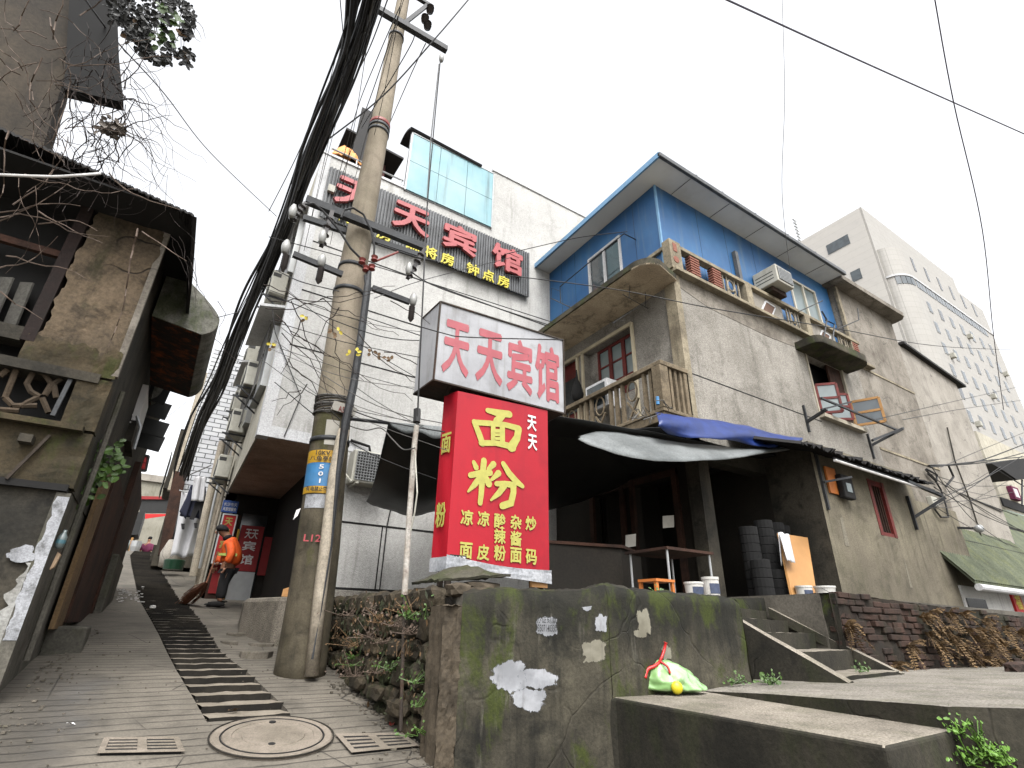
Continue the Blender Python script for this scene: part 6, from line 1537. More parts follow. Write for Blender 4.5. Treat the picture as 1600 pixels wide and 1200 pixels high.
UB = Vector((math.cos(YAW), -math.sin(YAW), 0)); VB = Vector((-math.sin(YAW), -math.cos(YAW), 0))
mb.grid(bagf, 90, 30); k = m_bagout
k.node_tree.nodes['Principled BSDF'].inputs['Transmission Weight'].default_value = .25
mb.build('bag', m_bagout, rb, smooth=True)
top = Vector(bgc)+UB*-.02+VB*.09+Vector((0, 0, .20)); hd = MB()
u2 = Vector((math.cos(YAW), -math.sin(YAW), 0))
hd.tube(smoothpath([top-UB*.02+VB*.03+Vector((0, 0, -.02)), top+UB*.01+VB*.03+Vector((0, 0, .02)), top+UB*.045+Vector((0, 0, .075)), top+UB*.06+Vector((0, 0, .12))], 5), [.010]*15+[.016], 6)
hd.tube(smoothpath([top-UB*.01+VB*.03+Vector((0, 0, -.01)), top-UB*.05+VB*.05+Vector((0, 0, -.03)), top-UB*.10+VB*.06+Vector((0, 0, -.05)), top-UB*.125+VB*.08+Vector((0, 0, -.10))], 5), .012, 6); hd.tube(smoothpath([top-UB*.0+VB*.03, top+UB*.04+VB*.06+Vector((0, 0, -.03)), top+UB*.05+VB*.07+Vector((0, 0, -.07))], 5), .008, 6); hd.build('red_handle', m_redplas, rb, smooth=True)
f_ = Vector(bgc)+Vector((-math.sin(YAW), -math.cos(YAW), 0))*.165+Vector((.01, 0, 0))
st_ = MB(); st_.lathe(f_+u2*.05+VB*.035+Vector((0, 0, .05)), [(.035, -.02), (.04, 0), (.03, .02), (0, .022)], 14, (-math.sin(YAW), -math.cos(YAW), .1)); st_.build('yellow_carton', m_yellobj, rb, smooth=True)
# ------------------------------------------------------------------ old house across the alley from the guesthouse
XL, YL = -.69, 5.2
lh = thing('alley_house', 'sooty old concrete house with a black tin roof across the alley from the guesthouse', 'house', (-1.8, 7, 1.0))
rr = random.Random(41)
def panelY(x0, x1, z0, z1, y, mat, name, nu=20, nv=20, amp=.012, th=.15, jag=0, topf=None):
    mb = MB()
    f = lambda u, v: (lerp(x0, x1, u)+(fbm((7, v*9, 2))*jag if u == 0 else 0), y+fbm((u*3+x0, v*3+z0, 2), 5)*amp, lerp(z0, z1 if topf is None else topf(u), v))
    mb.grid(f, nu, nv)
    for u in (0, 1): mb.grid(lambda a, b: (f(u, b)[0], lerp(f(u, b)[1], y+th, a), f(u, b)[2]), 1, nv)
    for v in (0, 1): mb.grid(lambda a, b: (f(a, v)[0], lerp(f(a, v)[1], y+th, b), f(a, v)[2]), nu, 1)
    return mb.build(name, mat, lh, smooth=False)
# weathered concrete panel of the upper storey
panelY(-1.25, XL, 3.60, 5.03, YL, m_leftwall, 'wall_panel', 40, 60, .02, jag=.05, topf=lambda u: 5.03+.02*math.sin(u*6))
mb = MB(); mb.grid(lambda u, v: (lerp(-1.32, XL+.005, u), YL-.012+fbm((u*4, v*2, 2))*.012, lerp(3.42, 3.66+.05*fbm((u*6, 0, 3)), v)), 30, 8); mb.build('moss_band', m_leftmoss, lh)
MB().box(XL-.03, XL+.02, YL-.01, YL+.05, 3.45, 5.0).build('corner_edge', m_band, lh)
# alley side of the house
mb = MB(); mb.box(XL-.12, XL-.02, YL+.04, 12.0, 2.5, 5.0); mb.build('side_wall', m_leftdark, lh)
mb = MB(); mb.box(XL-.12, XL-.03, YL+.03, 12.0, .9, 2.5); mb.build('side_wall', m_leftbase, lh)
# dark recess with shutters on the left
MB().box(-3.2, -1.25, YL+.25, YL+.3, 3.3, 5.3).build('recess', m_void, lh)
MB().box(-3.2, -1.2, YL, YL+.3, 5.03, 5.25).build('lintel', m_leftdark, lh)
mb = MB(); mb.box(-1.36, -1.27, YL-.01, YL+.22, 3.6, 5.03); mb.build('red_post', weathered('dark_red_wood', S(44, 30, 26), S(30, 24, 21), S(18, 15, 13), .5, .3), lh)
mb = MB(); mb.box(-2.3, -1.36, YL+.05, YL+.1, 4.44, 4.5); mb.build('window_head', m_darkwood, lh)
mb = MB(); [mb.obox((-1.45-.13*k, YL+.12, 3.75), (-.09, .05, 0), (.01, .01, 0), (-.02, 0, .42)) for k in range(5)]; mb.build('shutter_slat', weathered('grey_slat', S(96, 94, 88), S(70, 68, 64), S(36, 34, 30), .5, .4), lh)
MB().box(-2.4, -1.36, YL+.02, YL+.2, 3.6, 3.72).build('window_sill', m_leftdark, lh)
# lattice opening
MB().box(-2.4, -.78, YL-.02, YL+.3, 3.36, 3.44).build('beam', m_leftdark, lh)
panelY(-.92, XL, 2.96, 3.40, YL, m_leftmoss, 'pier', 8, 14, .012)
MB().box(-2.4, -.9, YL+.22, YL+.26, 2.9, 3.45).build('recess', m_black, lh)
mb = MB(); P = lambda px, py: onY(YL+.05, px, py)
for L in ([(28, 572), (8, 622)], [(46, 575), (70, 585)], [(52, 582), (42, 600), (48, 612), (62, 620)], [(70, 585), (80, 600), (70, 618)], [(62, 620), (45, 628), (32, 636)], [(70, 618), (84, 600), (96, 592)], [(66, 622), (76, 645)], [(20, 634), (58, 634)], [(28, 575), (50, 578)], [(84, 600), (88, 622)], [(0, 640), (30, 642)], [(0, 588), (12, 578)], [(8, 622), (20, 634)]): mb.tube([P(*q) for q in L], .022, 6)
mb.build('lattice_panel', weathered('lattice_brown', S(86, 72, 56), S(62, 53, 42), S(44, 38, 30), .5, .3), lh)
MB().bar(onY(YL+.02, 116, 582), onY(YL-.01, 82, 650), .03, .03, up=(0, 1, 0)).build('leaning_bar', m_steel, lh)
MB().box(-2.4, -.755, YL-.09, YL+.02, 2.93, 2.975).build('sill', m_leftmoss, lh)
panelY(-2.4, XL, 2.5, 2.935, YL, m_leftmoss, 'wall_panel', 24, 16, .015)
MB().bar(onY(YL-.03, 78, 680), onY(YL-.03, 10, 748), .02, .02).build('iron_rod', m_boxrust, lh)
MB().box(-1.1, -1.02, YL-.1, YL, 2.78, 2.84).build('bracket', m_leftdark, lh)
# sooty lower wall, shade in its colour too, with peeled white paint on the corner
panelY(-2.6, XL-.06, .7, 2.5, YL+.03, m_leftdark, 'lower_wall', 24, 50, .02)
MB().box(-2.6, -.72, YL-.02, YL+.1, 2.47, 2.52).build('string_course', m_black, lh)
cw = [(114, 772), (108, 784), (93, 815), (76, 862), (62, 905), (48, 950), (36, 1000), (20, 1045), (4, 1084)]
mb = MB(); mb.box(XL-.09, XL-.0, YL+.0, YL+.12, 1.0, 2.46); mb.build('corner_edge', m_leftbase, lh)
mb = MB(); mb.grid(lambda u, v: (lerp(XL-.075+.02*fbm((3, v*9, 1)), XL+.0, u), YL-.004, lerp(1.45, 2.43, v)), 3, 40); mb.build('paint_strip', m_whitewash, lh)
mb = MB(); mb.grid(lambda u, v: (lerp(XL-.16-.05*math.sin(v*5)+.06*fbm((3, v*11, 1)), XL-.08, u), YL-.003+.0, lerp(1.0, 1.95, v)), 4, 40); mb.build('paint_strip', weathered('peeling_paint', S(172, 172, 168), S(140, 138, 132), S(70, 68, 62), .8, .6, sc=4), lh)
def patchL(x, z, rx, rz, seed):
    mb = MB(); n = 40; pts = []
    for k in range(n): a = 6.283*k/n; r_ = 1+.35*fbm((math.cos(a)*1.7+seed, math.sin(a)*1.7, seed)); pts.append((x+math.cos(a)*rx*r_, YL-.0, z+math.sin(a)*rz*r_))
    mb.face(pts); mb.build('paint_patch', m_whitewash, lh, solid=.004)
c = onY(YL, 34, 866); patchL(c.x, c.z, .075, .055, 1)
# footings, box and brown door on the alley side
tag(MB().prism([(-.72, 6.85, 1.1), (-.42, 6.95, 1.1), (-.44, 7.7, 1.1), (-.72, 7.75, 1.1)], (0, 0, .42)).build('doorstep', m_leftbase, bevel=.02), 'mossy stone doorstep at the foot of the sooty alley house, dark underneath', 'step')
a, b = onY(10.6, 130, 860), onY(10.6, 184, 915)
tag(MB().box(-1.05, -.53, 10.4, 12.4, 1.4, 2.5).build('concrete_tank', m_leftbase, bevel=.03), 'dark concrete block jutting into the alley behind the sooty alley house', 'concrete block')
MB().box(XL-.01, XL+.03, 7.6, 10.2, 1.55, 3.2).build('plank_door', m_darkwood, lh)
MB().box(XL+.0, XL+.04, 6.6, 7.2, 1.5, 3.0).build('plaster_pilaster', weathered('tan_plaster', S(128, 104, 74), S(104, 84, 62), S(50, 42, 32), .5, .6), lh)
MB().box(XL-.1, XL+.06, 10.2, 14, 1.5, 3.9).build('side_wall', m_darkwood, lh)
mb = MB(); mb.tube([(XL+.03, 5.7, 1.3), (XL+.03, 5.7, 3.5)], .022, 7); mb.build('drainpipe', m_leftbase, lh)
# roof
mb = MB(); n = 40
zl_ = lambda x: lerp(5.30, 5.02, (x+2.6)/(2.2))
for i in range(n):
    x = lerp(-2.6, -.50, i/n); x1 = lerp(-2.6, -.50, (i+1)/n); m_ = (x+x1)/2
    for (p, q, dz0, dz1) in ((x, m_, 0, .02), (m_, x1, .02, 0)):
        mb.face([(p, 4.75, zl_(p)+dz0-.07), (q, 4.75, zl_(q)+dz1-.07), (q, 8.5, zl_(q)+dz1+.2), (p, 8.5, zl_(p)+dz0+.2)])
rf2 = mb.build('roof', m_corrblk, lh, solid=.02)
mb = MB(); mb.prism([(-.5, 4.75, 4.96), (-.42, 5.2, 4.62), (-.40, 6.2, 4.60), (-.40, 8.5, 4.8), (-.5, 8.5, 5.2)], (.03, 0, 0)); mb.build('side_eave', m_corrblk, lh)
MB().box(-2.6, -.5, 4.78, 8.4, 4.98, 5.0).build('eave_boards', m_black, lh)
# upper block with the climber on it, set back
ub = thing('climber_tower', 'grimy concrete upper block with dark oriel and bare creeper above the black tin roof', 'building', (-2.3, 5.6, 5.2))
a, b, c_, d_ = onY(5.5, 0, 300), onY(5.5, 95, 240), onY(5.5, 100, 120), onY(5.5, 118, 0)
mb = MB(); mb.prism([(-3.6, 5.5, 5.2), (onY(5.5, 70, 250).x, 5.5, 5.2), (onY(5.5, 98, 130).x, 5.5, 6.5), (onY(5.5, 118, 0).x, 5.5, 8.2), (onY(5.5, 118, 0).x, 5.5, 10), (-3.6, 5.5, 10)], (0, .3, 0)); mb.build('wall', weathered('brown_tower_render', S(74, 65, 53), S(54, 48, 40), S(26, 23, 19), .7, .6), ub)
p, q = onY(5.3, 100, 138), onY(5.3, 193, 160); t0, t1 = onY(5.3, 112, -60), onY(5.3, 180, -60)
mb = MB(); mb.prism([p, q, onY(5.3, 186, 90), t1, t0], (0, .12, 0)); mb.build('oriel', m_coalshade, ub)
# rusty hoods over the alley windows
def hood(y0, y1, prof, label, grp):
    ar = smoothpath([Vector((x, 0, z)) for x, z in prof], 5); prof = [(p.x, p.z) for p in ar]
    t = thing('rusty_hood', label, 'window hood', (prof[0][0], y0, prof[0][1]), grp)
    mb = MB()
    for (a, b) in zip(prof, prof[1:]):
        mb.face([(a[0], y0, a[1]), (a[0], y1, a[1]), (b[0], y1, b[1]), (b[0], y0, b[1])])
    mb.build('top_sheet', m_hoodtop, t, solid=.015)
    w0 = prof[0]; mb = MB()
    mb.face([(x, y0+.005, z) for x, z in prof]+[(w0[0], y0+.005, prof[-1][1]+.08)]); 
    mb.build('end_plate', m_hoodtop, t, solid=.012)
    mb = MB(); k = prof[-1]; z_ = k[1]
    mb.face([(w0[0], y0+.02, z_+.07), (k[0], y0+.02, z_), (k[0], y1, z_), (w0[0], y1, z_+.07)]); mb.build('underside', m_rust, t, solid=.012)
    MB().bar((w0[0], y0, z_+.08), (k[0], y0-.004, z_+.005), .02, .03).build('rim', m_hoodtop, t)
g_ = 'rusty hoods on the sooty alley house'
y_ = 6.0
q0, q1, q2, q3 = onY(y_, 256, 412), onY(y_, 300, 445), onY(y_, 330, 478), onY(y_, 342, 500)
hood(6.0, 8.1, [(-.68, q0.z), (q1.x, q1.z), (q2.x, q2.z), (q3.x-.0, q3.z), (q3.x-.03, q3.z-.14), (q3.x-.12, q3.z-.22)], 'big rusty hood jutting over the alley under the black eave', g_)
y_ = 8.6
q0, q1, q2 = onY(y_, 226, 552), onY(y_, 245, 570), onY(y_, 258, 597)
hood(8.6, 10.0, [(-.66, q0.z), (q1.x, q1.z), (q2.x, q2.z), (q2.x-.02, q2.z-.2), (q2.x-.1, q2.z-.3)], 'smaller rusty hood behind the big one on the sooty alley house', g_)
for k, (a, b, c2_, d2, lb_) in enumerate(((222, 585, 258, 628, 'upper ragged black sheet hanging below the smaller rusty hood'), (224, 620, 259, 652, 'second ragged black sheet below the smaller rusty hood'), (220, 650, 256, 680, 'third ragged black sheet, next to the white window cage'), (215, 672, 249, 702, 'lowest ragged black sheet, hanging above the red alley sign'))):
    mb = MB(); p, q = onY(8.6+k*.25, a, b), onY(8.6+k*.25, c2_, d2); mb.obox((p.x, 8.6+k*.25, q.z), (q.x-p.x, 0, -.04), (0, .03, 0), (.03, 0, p.z-q.z))
    tag(mb.build('black_sheeting', m_tarpblk), lb_, 'sheeting', 'ragged black sheets over the alley')
mb = MB(); y_ = 7.6; p, q = onY(y_, 190, 680), onY(y_, 222, 598)
wc = thing('window_cage', 'white slatted window cage on the alley side of the sooty alley house', 'window cage', (p.x, y_, p.z))
mb.obox(onY(y_, 205, 656), (.07, 0, 0), (0, .9, 0), onY(y_, 222, 600)-onY(y_, 205, 656)); mb.build('side_panel', m_letwhite, wc)
mb = MB()
for k in range(6): u = k/5; a = lerp(onY(y_, 190, 658), onY(y_, 206, 600), u); b = lerp(onY(y_, 205, 660), onY(y_, 218, 602), u); mb.bar(a, b, .02, .02)
mb.build('slats', m_letwhite, wc)
MB().prism([onY(y_, 176, 655), onY(y_, 208, 660), onY(y_, 215, 655), onY(y_, 205, 690), onY(y_, 180, 685)], (0, .8, 0)).build('bracket_shelf', m_leftdark, wc)
MB().tube([onY(7.5, 214, 650), onY(7.5, 219, 668), onY(7.5, 209, 702)], .02, 6).build('steel_strut', m_alum, wc)
rsn = thing('red_alley_sign', 'small dark framed red sign board hanging over the far alley', 'sign', onY(12, 205, 735))
p = [onY(12, 198, 733), onY(12, 228, 736), onY(12, 233, 713), onY(12, 201, 707)]
MB().prism(p, (0, .06, 0)).build('panel', m_reddark, rsn)
mb = MB()
for a, b in zip(p, p[1:]+p[:1]): mb.bar(a, b, .03, .08, up=(0, 1, 0))
mb.build('frame', m_steel, rsn)
mb = MB()
for i in range(3):
    for j in range(2):
        o = lerp(lerp(p[0], p[1], .14+.29*i), lerp(p[3], p[2], .14+.29*i), .14+.42*j)+Vector((0, -.012, 0)); mb.obox(o, (p[1]-p[0])*.2, (0, .01, 0), (p[3]-p[0])*.32)
mb.build('character_blocks', m_redplas, rsn)
# bottle and bag wedged on the corner
bt_ = thing('plastic_bottle', 'crushed plastic bottle with a teal label wedged beside the white paint strip', 'bottle', onY(5.3, 92, 855))
c0, c1 = onY(5.28, 90, 858), onY(5.28, 101, 832); d_ = c1-c0
MB().lathe(c0, [(.012, 0), (.03, .02), (.03, d_.length*.75), (.012, d_.length), (.012, d_.length*1.15), (0, d_.length*1.16)], 12, d_).build('body', m_glassgr, bt_, smooth=True)
MB().lathe(c0, [(.031, .04), (.0315, d_.length*.55)], 12, d_).build('wrapper', plain('teal_label', S(70, 110, 120), .5), bt_)
MB().prism([onY(5.3, 77, 890), onY(5.3, 90, 862), onY(5.3, 95, 866), onY(5.3, 84, 886)], (0, .06, 0)).build('paper_bag', plain('kraft_paper', S(176, 150, 122), .8), bt_)

# ------------------------------------------------------------------ creepers at the top left
vm = MB(); vd = MB(); rr = random.Random(51)
def vine(mb, x, y, ang, n, d, r0, step=14, curl=.25, drop=.02):
    P = []; a = ang
    for k in range(n):
        P.append(dep(d+rr.uniform(-.05, .05), x, y)); x += math.cos(a)*step; y += math.sin(a)*step; a += rr.gauss(0, curl)+drop*math.cos(a)
    mb.tube(P, [lerp(r0, r0*.35, k/(n-1)) for k in range(n)], 5, False)
    return P
for i in range(34): vine(vm, rr.uniform(-10, 130), rr.uniform(-10, 300), rr.uniform(0, 6.28), rr.randrange(7, 16), 3.6, rr.uniform(.0022, .005))
for (x, y, a, n) in ((0, 340, -.2, 12), (0, 345, -.35, 9), (-5, 420, -.3, 8), (20, 320, -.6, 7), (60, 350, -.1, 7), (0, 332, -.12, 9), (10, 400, .1, 10), (0, 455, .7, 6), (170, 270, .9, 9), (60, 330, .6, 8)): vine(vm, x, y, a, n, 3.7, .0055, 16, .16)
vine(vm, 215, 357, 1.75, 18, 3.75, .006, 12, .08, 0); vine(vm, 222, 362, .6, 7, 3.8, .005, 14, .06)
for i in range(95): vine(vd, rr.uniform(85, 200), rr.uniform(90, 300), rr.uniform(0, 6.28), rr.randrange(6, 13), 4.0, rr.uniform(.002, .005), 11, .4)
for i in range(26): vine(vd, rr.uniform(150, 215), rr.uniform(60, 240), rr.uniform(.6, 2.2), rr.randrange(8, 15), 4.1, .003, 13, .3)
for i in range(12): vine(vd, rr.uniform(200, 275), rr.uniform(150, 380), rr.uniform(.5, 2.4), rr.randrange(6, 10), 4.2, .0016, 14, .3)
for (x, y) in ((280, 370), (292, 400), (300, 430), (340, 470), (298, 395), (330, 520)): vine(vd, x, y, 1.0, 8, 4.6, .003, 12, .4)
bc = vm.build('creeper', m_twig); tag(bc, 'pale leafless creeper stems covering the sooty upper block', 'creeper')
dc = vd.build('creeper', m_twigdk); tag(dc, 'dark thin creeper twigs against the sky beside the sooty upper block', 'creeper')
lc = thing('leafy_creeper', 'dark leafy creeper clump with a few green leaves hanging over the sooty upper block', 'creeper', dep(4.3, 230, 40))
mb = MB(); mg = MB(); mbr = MB(); ms = MB()
clump = [(190, 5, 22), (205, 25, 24), (225, 40, 18), (215, 60, 14), (240, 10, 22), (270, 2, 14), (290, 12, 7), (296, 25, 6), (294, 40, 6), (293, 55, 5), (225, 75, 10), (235, 88, 8), (248, 95, 6), (262, 92, 5), (222, 55, 12), (265, 75, 6), (278, 82, 4), (290, 98, 4), (294, 85, 5), (202, 45, 10), (185, 30, 12), (255, 35, 12)]
for (x, y, s) in clump:
    for k in range(int(12+s*4.5)):
        a = rr.uniform(0, 6.28); r_ = math.sqrt(rr.random())*s
        leaf(mb, dep(4.3+rr.uniform(-.25, .25), x+math.cos(a)*r_, y+math.sin(a)*r_*.9), rr.uniform(.025, .055), (rr.uniform(-1, 1), -1, rr.uniform(-1, 1)), rr)
for (x, y) in ((258, 48), (262, 40), (250, 60), (270, 44), (248, 68), (276, 32), (266, 66), (251, 12), (262, 18), (244, 55)):
    for k in range(3): leaf(mg, dep(4.15, x+rr.uniform(-4, 4), y+rr.uniform(-4, 4)), rr.uniform(.05, .08), (rr.uniform(-.4, .4), -1, rr.uniform(-.4, .4)), rr)
for (x, y) in ((281, 55), (214, 40), (200, 58), (293, 88)): 
    for k in range(2): leaf(mbr, dep(4.15, x, y), .05, (rr.uniform(-.4, .4), -1, rr.uniform(-.4, .4)), rr)
for k in range(26): vine(ms, rr.uniform(175, 290), rr.uniform(-10, 40), rr.uniform(.8, 2.0), rr.randrange(5, 9), 4.3, .004, 9, .3)
mb.build('leaves', m_leafdk, lc); mg.build('green_leaves', m_leaf, lc); mbr.build('brown_leaves', m_leafbr, lc); ms.build('stems', m_twigdk, lc)
bn = MB(); c = dep(3.95, 175, 200)
u_ = Vector((math.cos(YAW), -math.sin(YAW), 0))
for k in range(120):
    a = rr.uniform(0, 6.28); e = rr.uniform(-.6, .6); p = c+u_*math.cos(a)*.085*rr.uniform(.5, 1)+Vector((0, 0, e*.08))+Vector((.3, .6, 0))*math.sin(a)*.06
    leaf(bn, p, .04, (rr.uniform(-1, 1), -1, rr.uniform(-1, 1)), rr)
tag(bn.build('dead_leaf_bundle', m_leafgrey), 'ball of dead grey leaves caught in the bare twigs above the tin roof', 'dead leaves')
tag(MB().tube(smoothpath([dep(3.4, -5, 273), dep(3.4, 80, 276), dep(3.4, 120, 274), dep(3.5, 157, 271)], 5), .009, 7).build('white_conduit', m_letwhite), 'white cable conduit crossing under the black tin roof', 'conduit')
# fresh fern by the corner
fn = MB(); rr = random.Random(61)
c = onY(5.9, 150, 740)
for k in range(17):
    p = c+Vector((rr.uniform(-.1, .12), rr.uniform(-.1, .1), rr.uniform(-.25, .28)))
    fn.tube([p, p+Vector((.05, -.03, .02))], .003, 4)
    for j in range(5): leaf(fn, p+Vector((rr.uniform(-.04, .08), rr.uniform(-.08, .04), rr.uniform(-.06, .06))), rr.uniform(.05, .085), (rr.uniform(-.6, .6), -1, rr.uniform(-.2, .8)), rr)
tag(fn.build('fern', m_leaf), 'bright green fern tuft growing from the sooty alley house corner', 'fern')
# ------------------------------------------------------------------ far end of the alley
tl = thing('tiled_house', 'white tiled house behind the guesthouse at the alley', 'house', (.3, 19, 3.0))
p0, p1, p2, p3 = onY(19, 318, 578), onY(19, 402, 600), onY(19, 350, 765), onY(19, 283, 735)
a = onY(19, 316, 580); b = onY(19, 290, 735)
xl = (a.x+b.x)/2
MB().box(xl, 2.2, 19, 24, 5.05, 10.1).build('wall', m_tile, tl)
MB().box(xl-.02, 2.2, 19.02, 24, 3.0, 5.05).build('ground_floor', m_leftdark, tl)
MB().box(xl-.16, xl, 19.1, 19.4, 5.2, 9.2).build('corner_pier', m_pipe, tl); MB().box(xl-.3, xl, 20, 22, 5.4, 7.4).build('bay', m_leftdark, tl)
mb = MB(); [mb.tube([(xl-.36, 20+.2*k, 5.3), (xl-.36, 20+.2*k, 6.6)], .012, 5) for k in range(8)]; [mb.tube([(xl-.36, 20, z), (xl-.36, 21.4, z)], .012, 5) for z in (5.3, 5.95, 6.6)]; mb.build('window_bars', m_cablegr, tl)
mb = MB(); mb.box(xl+.25, xl+.7, 18.97, 19.0, 3.5, 4.8); mb.build('window', m_glassdk, tl)
ew = thing('alley_end_house', 'pale stained house wall closing the far end of the alley', 'house', (-1, 46, 4))
p, q = onY(46, 180, 748), onY(46, 275, 865)
MB().box(-7, 3.5, 46, 50, 4.0, onY(46, 230, 752).z).build('wall', weathered('end_wall', S(176, 172, 158), S(150, 146, 132), S(104, 102, 86), .6, .6, sc=.3), ew)
MB().box(-6.5, 3.6, 45.8, 50, onY(46, 230, 752).z, onY(46, 230, 748).z+.3).build('roof_edge', m_greystucco, ew)
hw = thing('white_alley_house', 'small white gabled house at the alley end', 'house', (onY(40, 190, 800).x, 40, 4))
p, q = onY(40, 178, 768), onY(40, 200, 820); MB().box(p.x-2, q.x-.3, 40, 43, 4, p.z).build('wall', m_hotel, hw); MB().obox((p.x-2.2, 39.7, p.z), (q.x-p.x+2.3, 0, -.1), (0, 3.6, 0), (0, 0, .2)).build('roof', m_corrblk, hw)
ca = thing('cloth_canopy', 'black and red cloth awning stretched across the far alley', 'awning', onY(33, 240, 812))
p = [onY(33, 218, 802), onY(33, 262, 802), onY(33, 264, 778), onY(33, 217, 776)]
MB().prism(p, (0, .05, 0)).build('black_cloth', m_tarpblk, ca); MB().prism([onY(32.9, 216, 780), onY(32.9, 264, 780), onY(32.9, 264, 776), onY(32.9, 216, 775)], (0, .05, 0)).build('red_hem', m_reddark, ca)
MB().prism([onY(32.8, 211, 798), onY(32.8, 217, 803), onY(32.8, 260, 803), onY(32.8, 259, 806), onY(32.8, 217, 812), onY(32.8, 213, 811)], (0, .05, 0)).build('red_valance', m_redplas, ca)
sh = thing('alley_shed', 'black sheeted shed with shop goods at the top of the steps', 'shed', onY(29, 200, 860))
mb = MB(); mb.obox(onY(29, 180, 838), onY(29, 216, 835)-onY(29, 180, 838), (0, 2, 0), (0, 0, 1.0)); mb.build('black_sheet', m_tarpblk, sh); MB().bar(onY(28.9, 181, 870), onY(28.9, 178, 770), .12, .12).build('post', m_black, sh)
MB().box(onY(29, 180, 838).x, onY(29, 210, 838).x, 29.3, 31, 4.2, onY(29, 200, 838).z).build('stall_front', m_leftdark, sh)
gd = thing('crate_stand', 'pale wooden crate stand with metal pot at the top of the alley', 'crate', onY(27.5, 206, 866))
mb = MB(); P = lambda x, y: onY(27.5, x, y)
mb.bar(P(202, 862), P(207, 840), .08, .08); mb.bar(P(215, 864), P(216, 845), .06, .06); mb.bar(P(202, 860), P(216, 862), .06, .06); mb.build('frame', m_wood, gd); MB().lathe(P(209, 862), [(.16, 0), (.2, .2), (.2, .42), (0, .44)], 14).build('pot', m_alum, gd)
pk = thing('cart_heap', 'heap of plastic wrapped goods under the black shed', 'goods', onY(28, 182, 866)); mb = MB(); c = onY(28, 182, 862)
mb.grid(lambda u, v: Vector((c.x+math.cos(u*6.28)*(.55)*math.sin(v*3.1)*(1+.2*fbm((u*4, v*4, 1))), 28+math.sin(u*6.28)*.4*math.sin(v*3.1), c.z-.1+.75*v)), 16, 8); mb.build('wrap', m_glassgr, pk, smooth=True)
MB().obox(c+Vector((-.2, -.42, .25)), (.35, 0, .1), (0, .1, 0), (0, 0, .12)).build('red_box', m_redplas, pk)

# laundry on the alley wall
ws = thing('white_sheet', 'long white bed sheet hanging to dry beside the drainpipe in the alley', 'sheet', onY(15.2, 290, 880))
yL = 15.2; tp_ = [onY(yL, 284, 768), onY(yL, 330, 778)]; bt2 = [onY(yL, 266, 870), onY(yL, 305, 870)]
mb = MB(); mb.grid(lambda u, v: lerp(lerp(tp_[0], tp_[1], u), lerp(bt2[0], bt2[1], u), v)+Vector((.02*math.sin(u*12+v*3), .06*math.sin(u*14+v*2), .03*math.sin(u*9)*v)), 24, 16); mb.build('cloth', m_whcloth, ws, smooth=True, solid=.01)
MB().tube([onY(15.2, 280, 766), onY(15.2, 336, 780)], .015, 6).build('line', m_alum, ws)
wj = thing('dark_jacket', 'navy jacket on the laundry line over the white sheet', 'jacket', onY(14.9, 300, 850))
yL = 14.9; mb = MB(); P = lambda x, y: onY(yL, x, y)
mb.grid(lambda u, v: lerp(lerp(P(299, 758), P(321, 760), u), lerp(P(281, 806), P(322, 812), u), v)+Vector((0, .05*math.sin(u*9), 0)), 14, 12); mb.grid(lambda u, v: lerp(lerp(P(297, 765), P(303, 768), u), lerp(P(280, 800), P(290, 812), u), v)+Vector((0, -.06, 0)), 4, 8)
mb.build('cloth', m_navy, wj, smooth=True, solid=.03)
wt = thing('white_shirt', 'white shirt hanging in front of the navy jacket', 'shirt', onY(14.7, 310, 784))
yL = 14.7; mb = MB(); mb.grid(lambda u, v: lerp(lerp(P(304, 744), P(321, 745), u), lerp(P(299, 782), P(318, 784), u), v)+Vector((0, .04*math.sin(u*11+v), 0)), 14, 12)
mb.build('cloth', m_whcloth, wt, smooth=True, solid=.02); MB().tube([P(296, 742), P(330, 727)], .015, 6).build('pole', m_cablegr, wt)
wd = thing('dark_trousers', 'dark trousers hanging low in front of the white sheet', 'trousers', onY(14.8, 310, 825))
yL = 14.8; mb = MB(); mb.prism([P(305, 785), P(321, 786), P(320, 812), P(312, 813), P(311, 795), P(303, 812), P(296, 811)], (0, .03, 0)); mb.prism([P(283, 818), P(289, 818), P(288, 827), P(284, 827)], (0, .03, 0)); mb.prism([P(303, 817), P(309, 817), P(308, 825), P(304, 825)], (0, .03, 0)); mb.build('cloth', m_dkcloth, wd)
gb = onY(14.6, 277, 880); tag(MB().lathe((gb.x-.05, 14.9, gb.z-.12), [(.2, 0), (.22, .2), (.21, .21), (.19, .05), (0, .05)], 20).build('green_tub', plain('green_plastic', S(24, 60, 40), .4)), 'dark green plastic tub under the white sheet', 'tub')
tag(MB().tube([onY(14.3, 302, 900), onY(14.3, 322, 800), onY(14.3, 348, 690)], .085, 12).build('downpipe', m_pipe), 'thick white downpipe leaning beside the laundry', 'pipe')
tag(MB().tube([onY(13.9, 312, 888), onY(13.9, 332, 795), onY(13.9, 340, 760)], .03, 8).build('thin_pipe', m_alum), 'thin pale pipe right of the thick white downpipe', 'pipe')
aw2 = thing('dark_awning_sheet', 'dark brown hanging cover left of the laundry', 'cover', onY(18.5, 262, 870)); y_ = 18.5
MB().prism([onY(y_, 272, 735), onY(y_, 292, 740), onY(y_, 270, 838), onY(y_, 258, 868), onY(y_, 247, 866)], (0, .4, 0)).build('sheet', m_darkwood, aw2)
mb = MB(); c = onY(17.5, 263, 880); [mb.lathe(c+Vector((.05*k, .2*k, -.1)), [(.22, 0), (.26, .35), (.14, .7), (0, .72)], 12) for k in range(2)]; tag(mb.build('wrapped_sacks', m_greystucco, smooth=True), 'grey wrapped sacks leaning against the wall left of the white sheet', 'sacks')
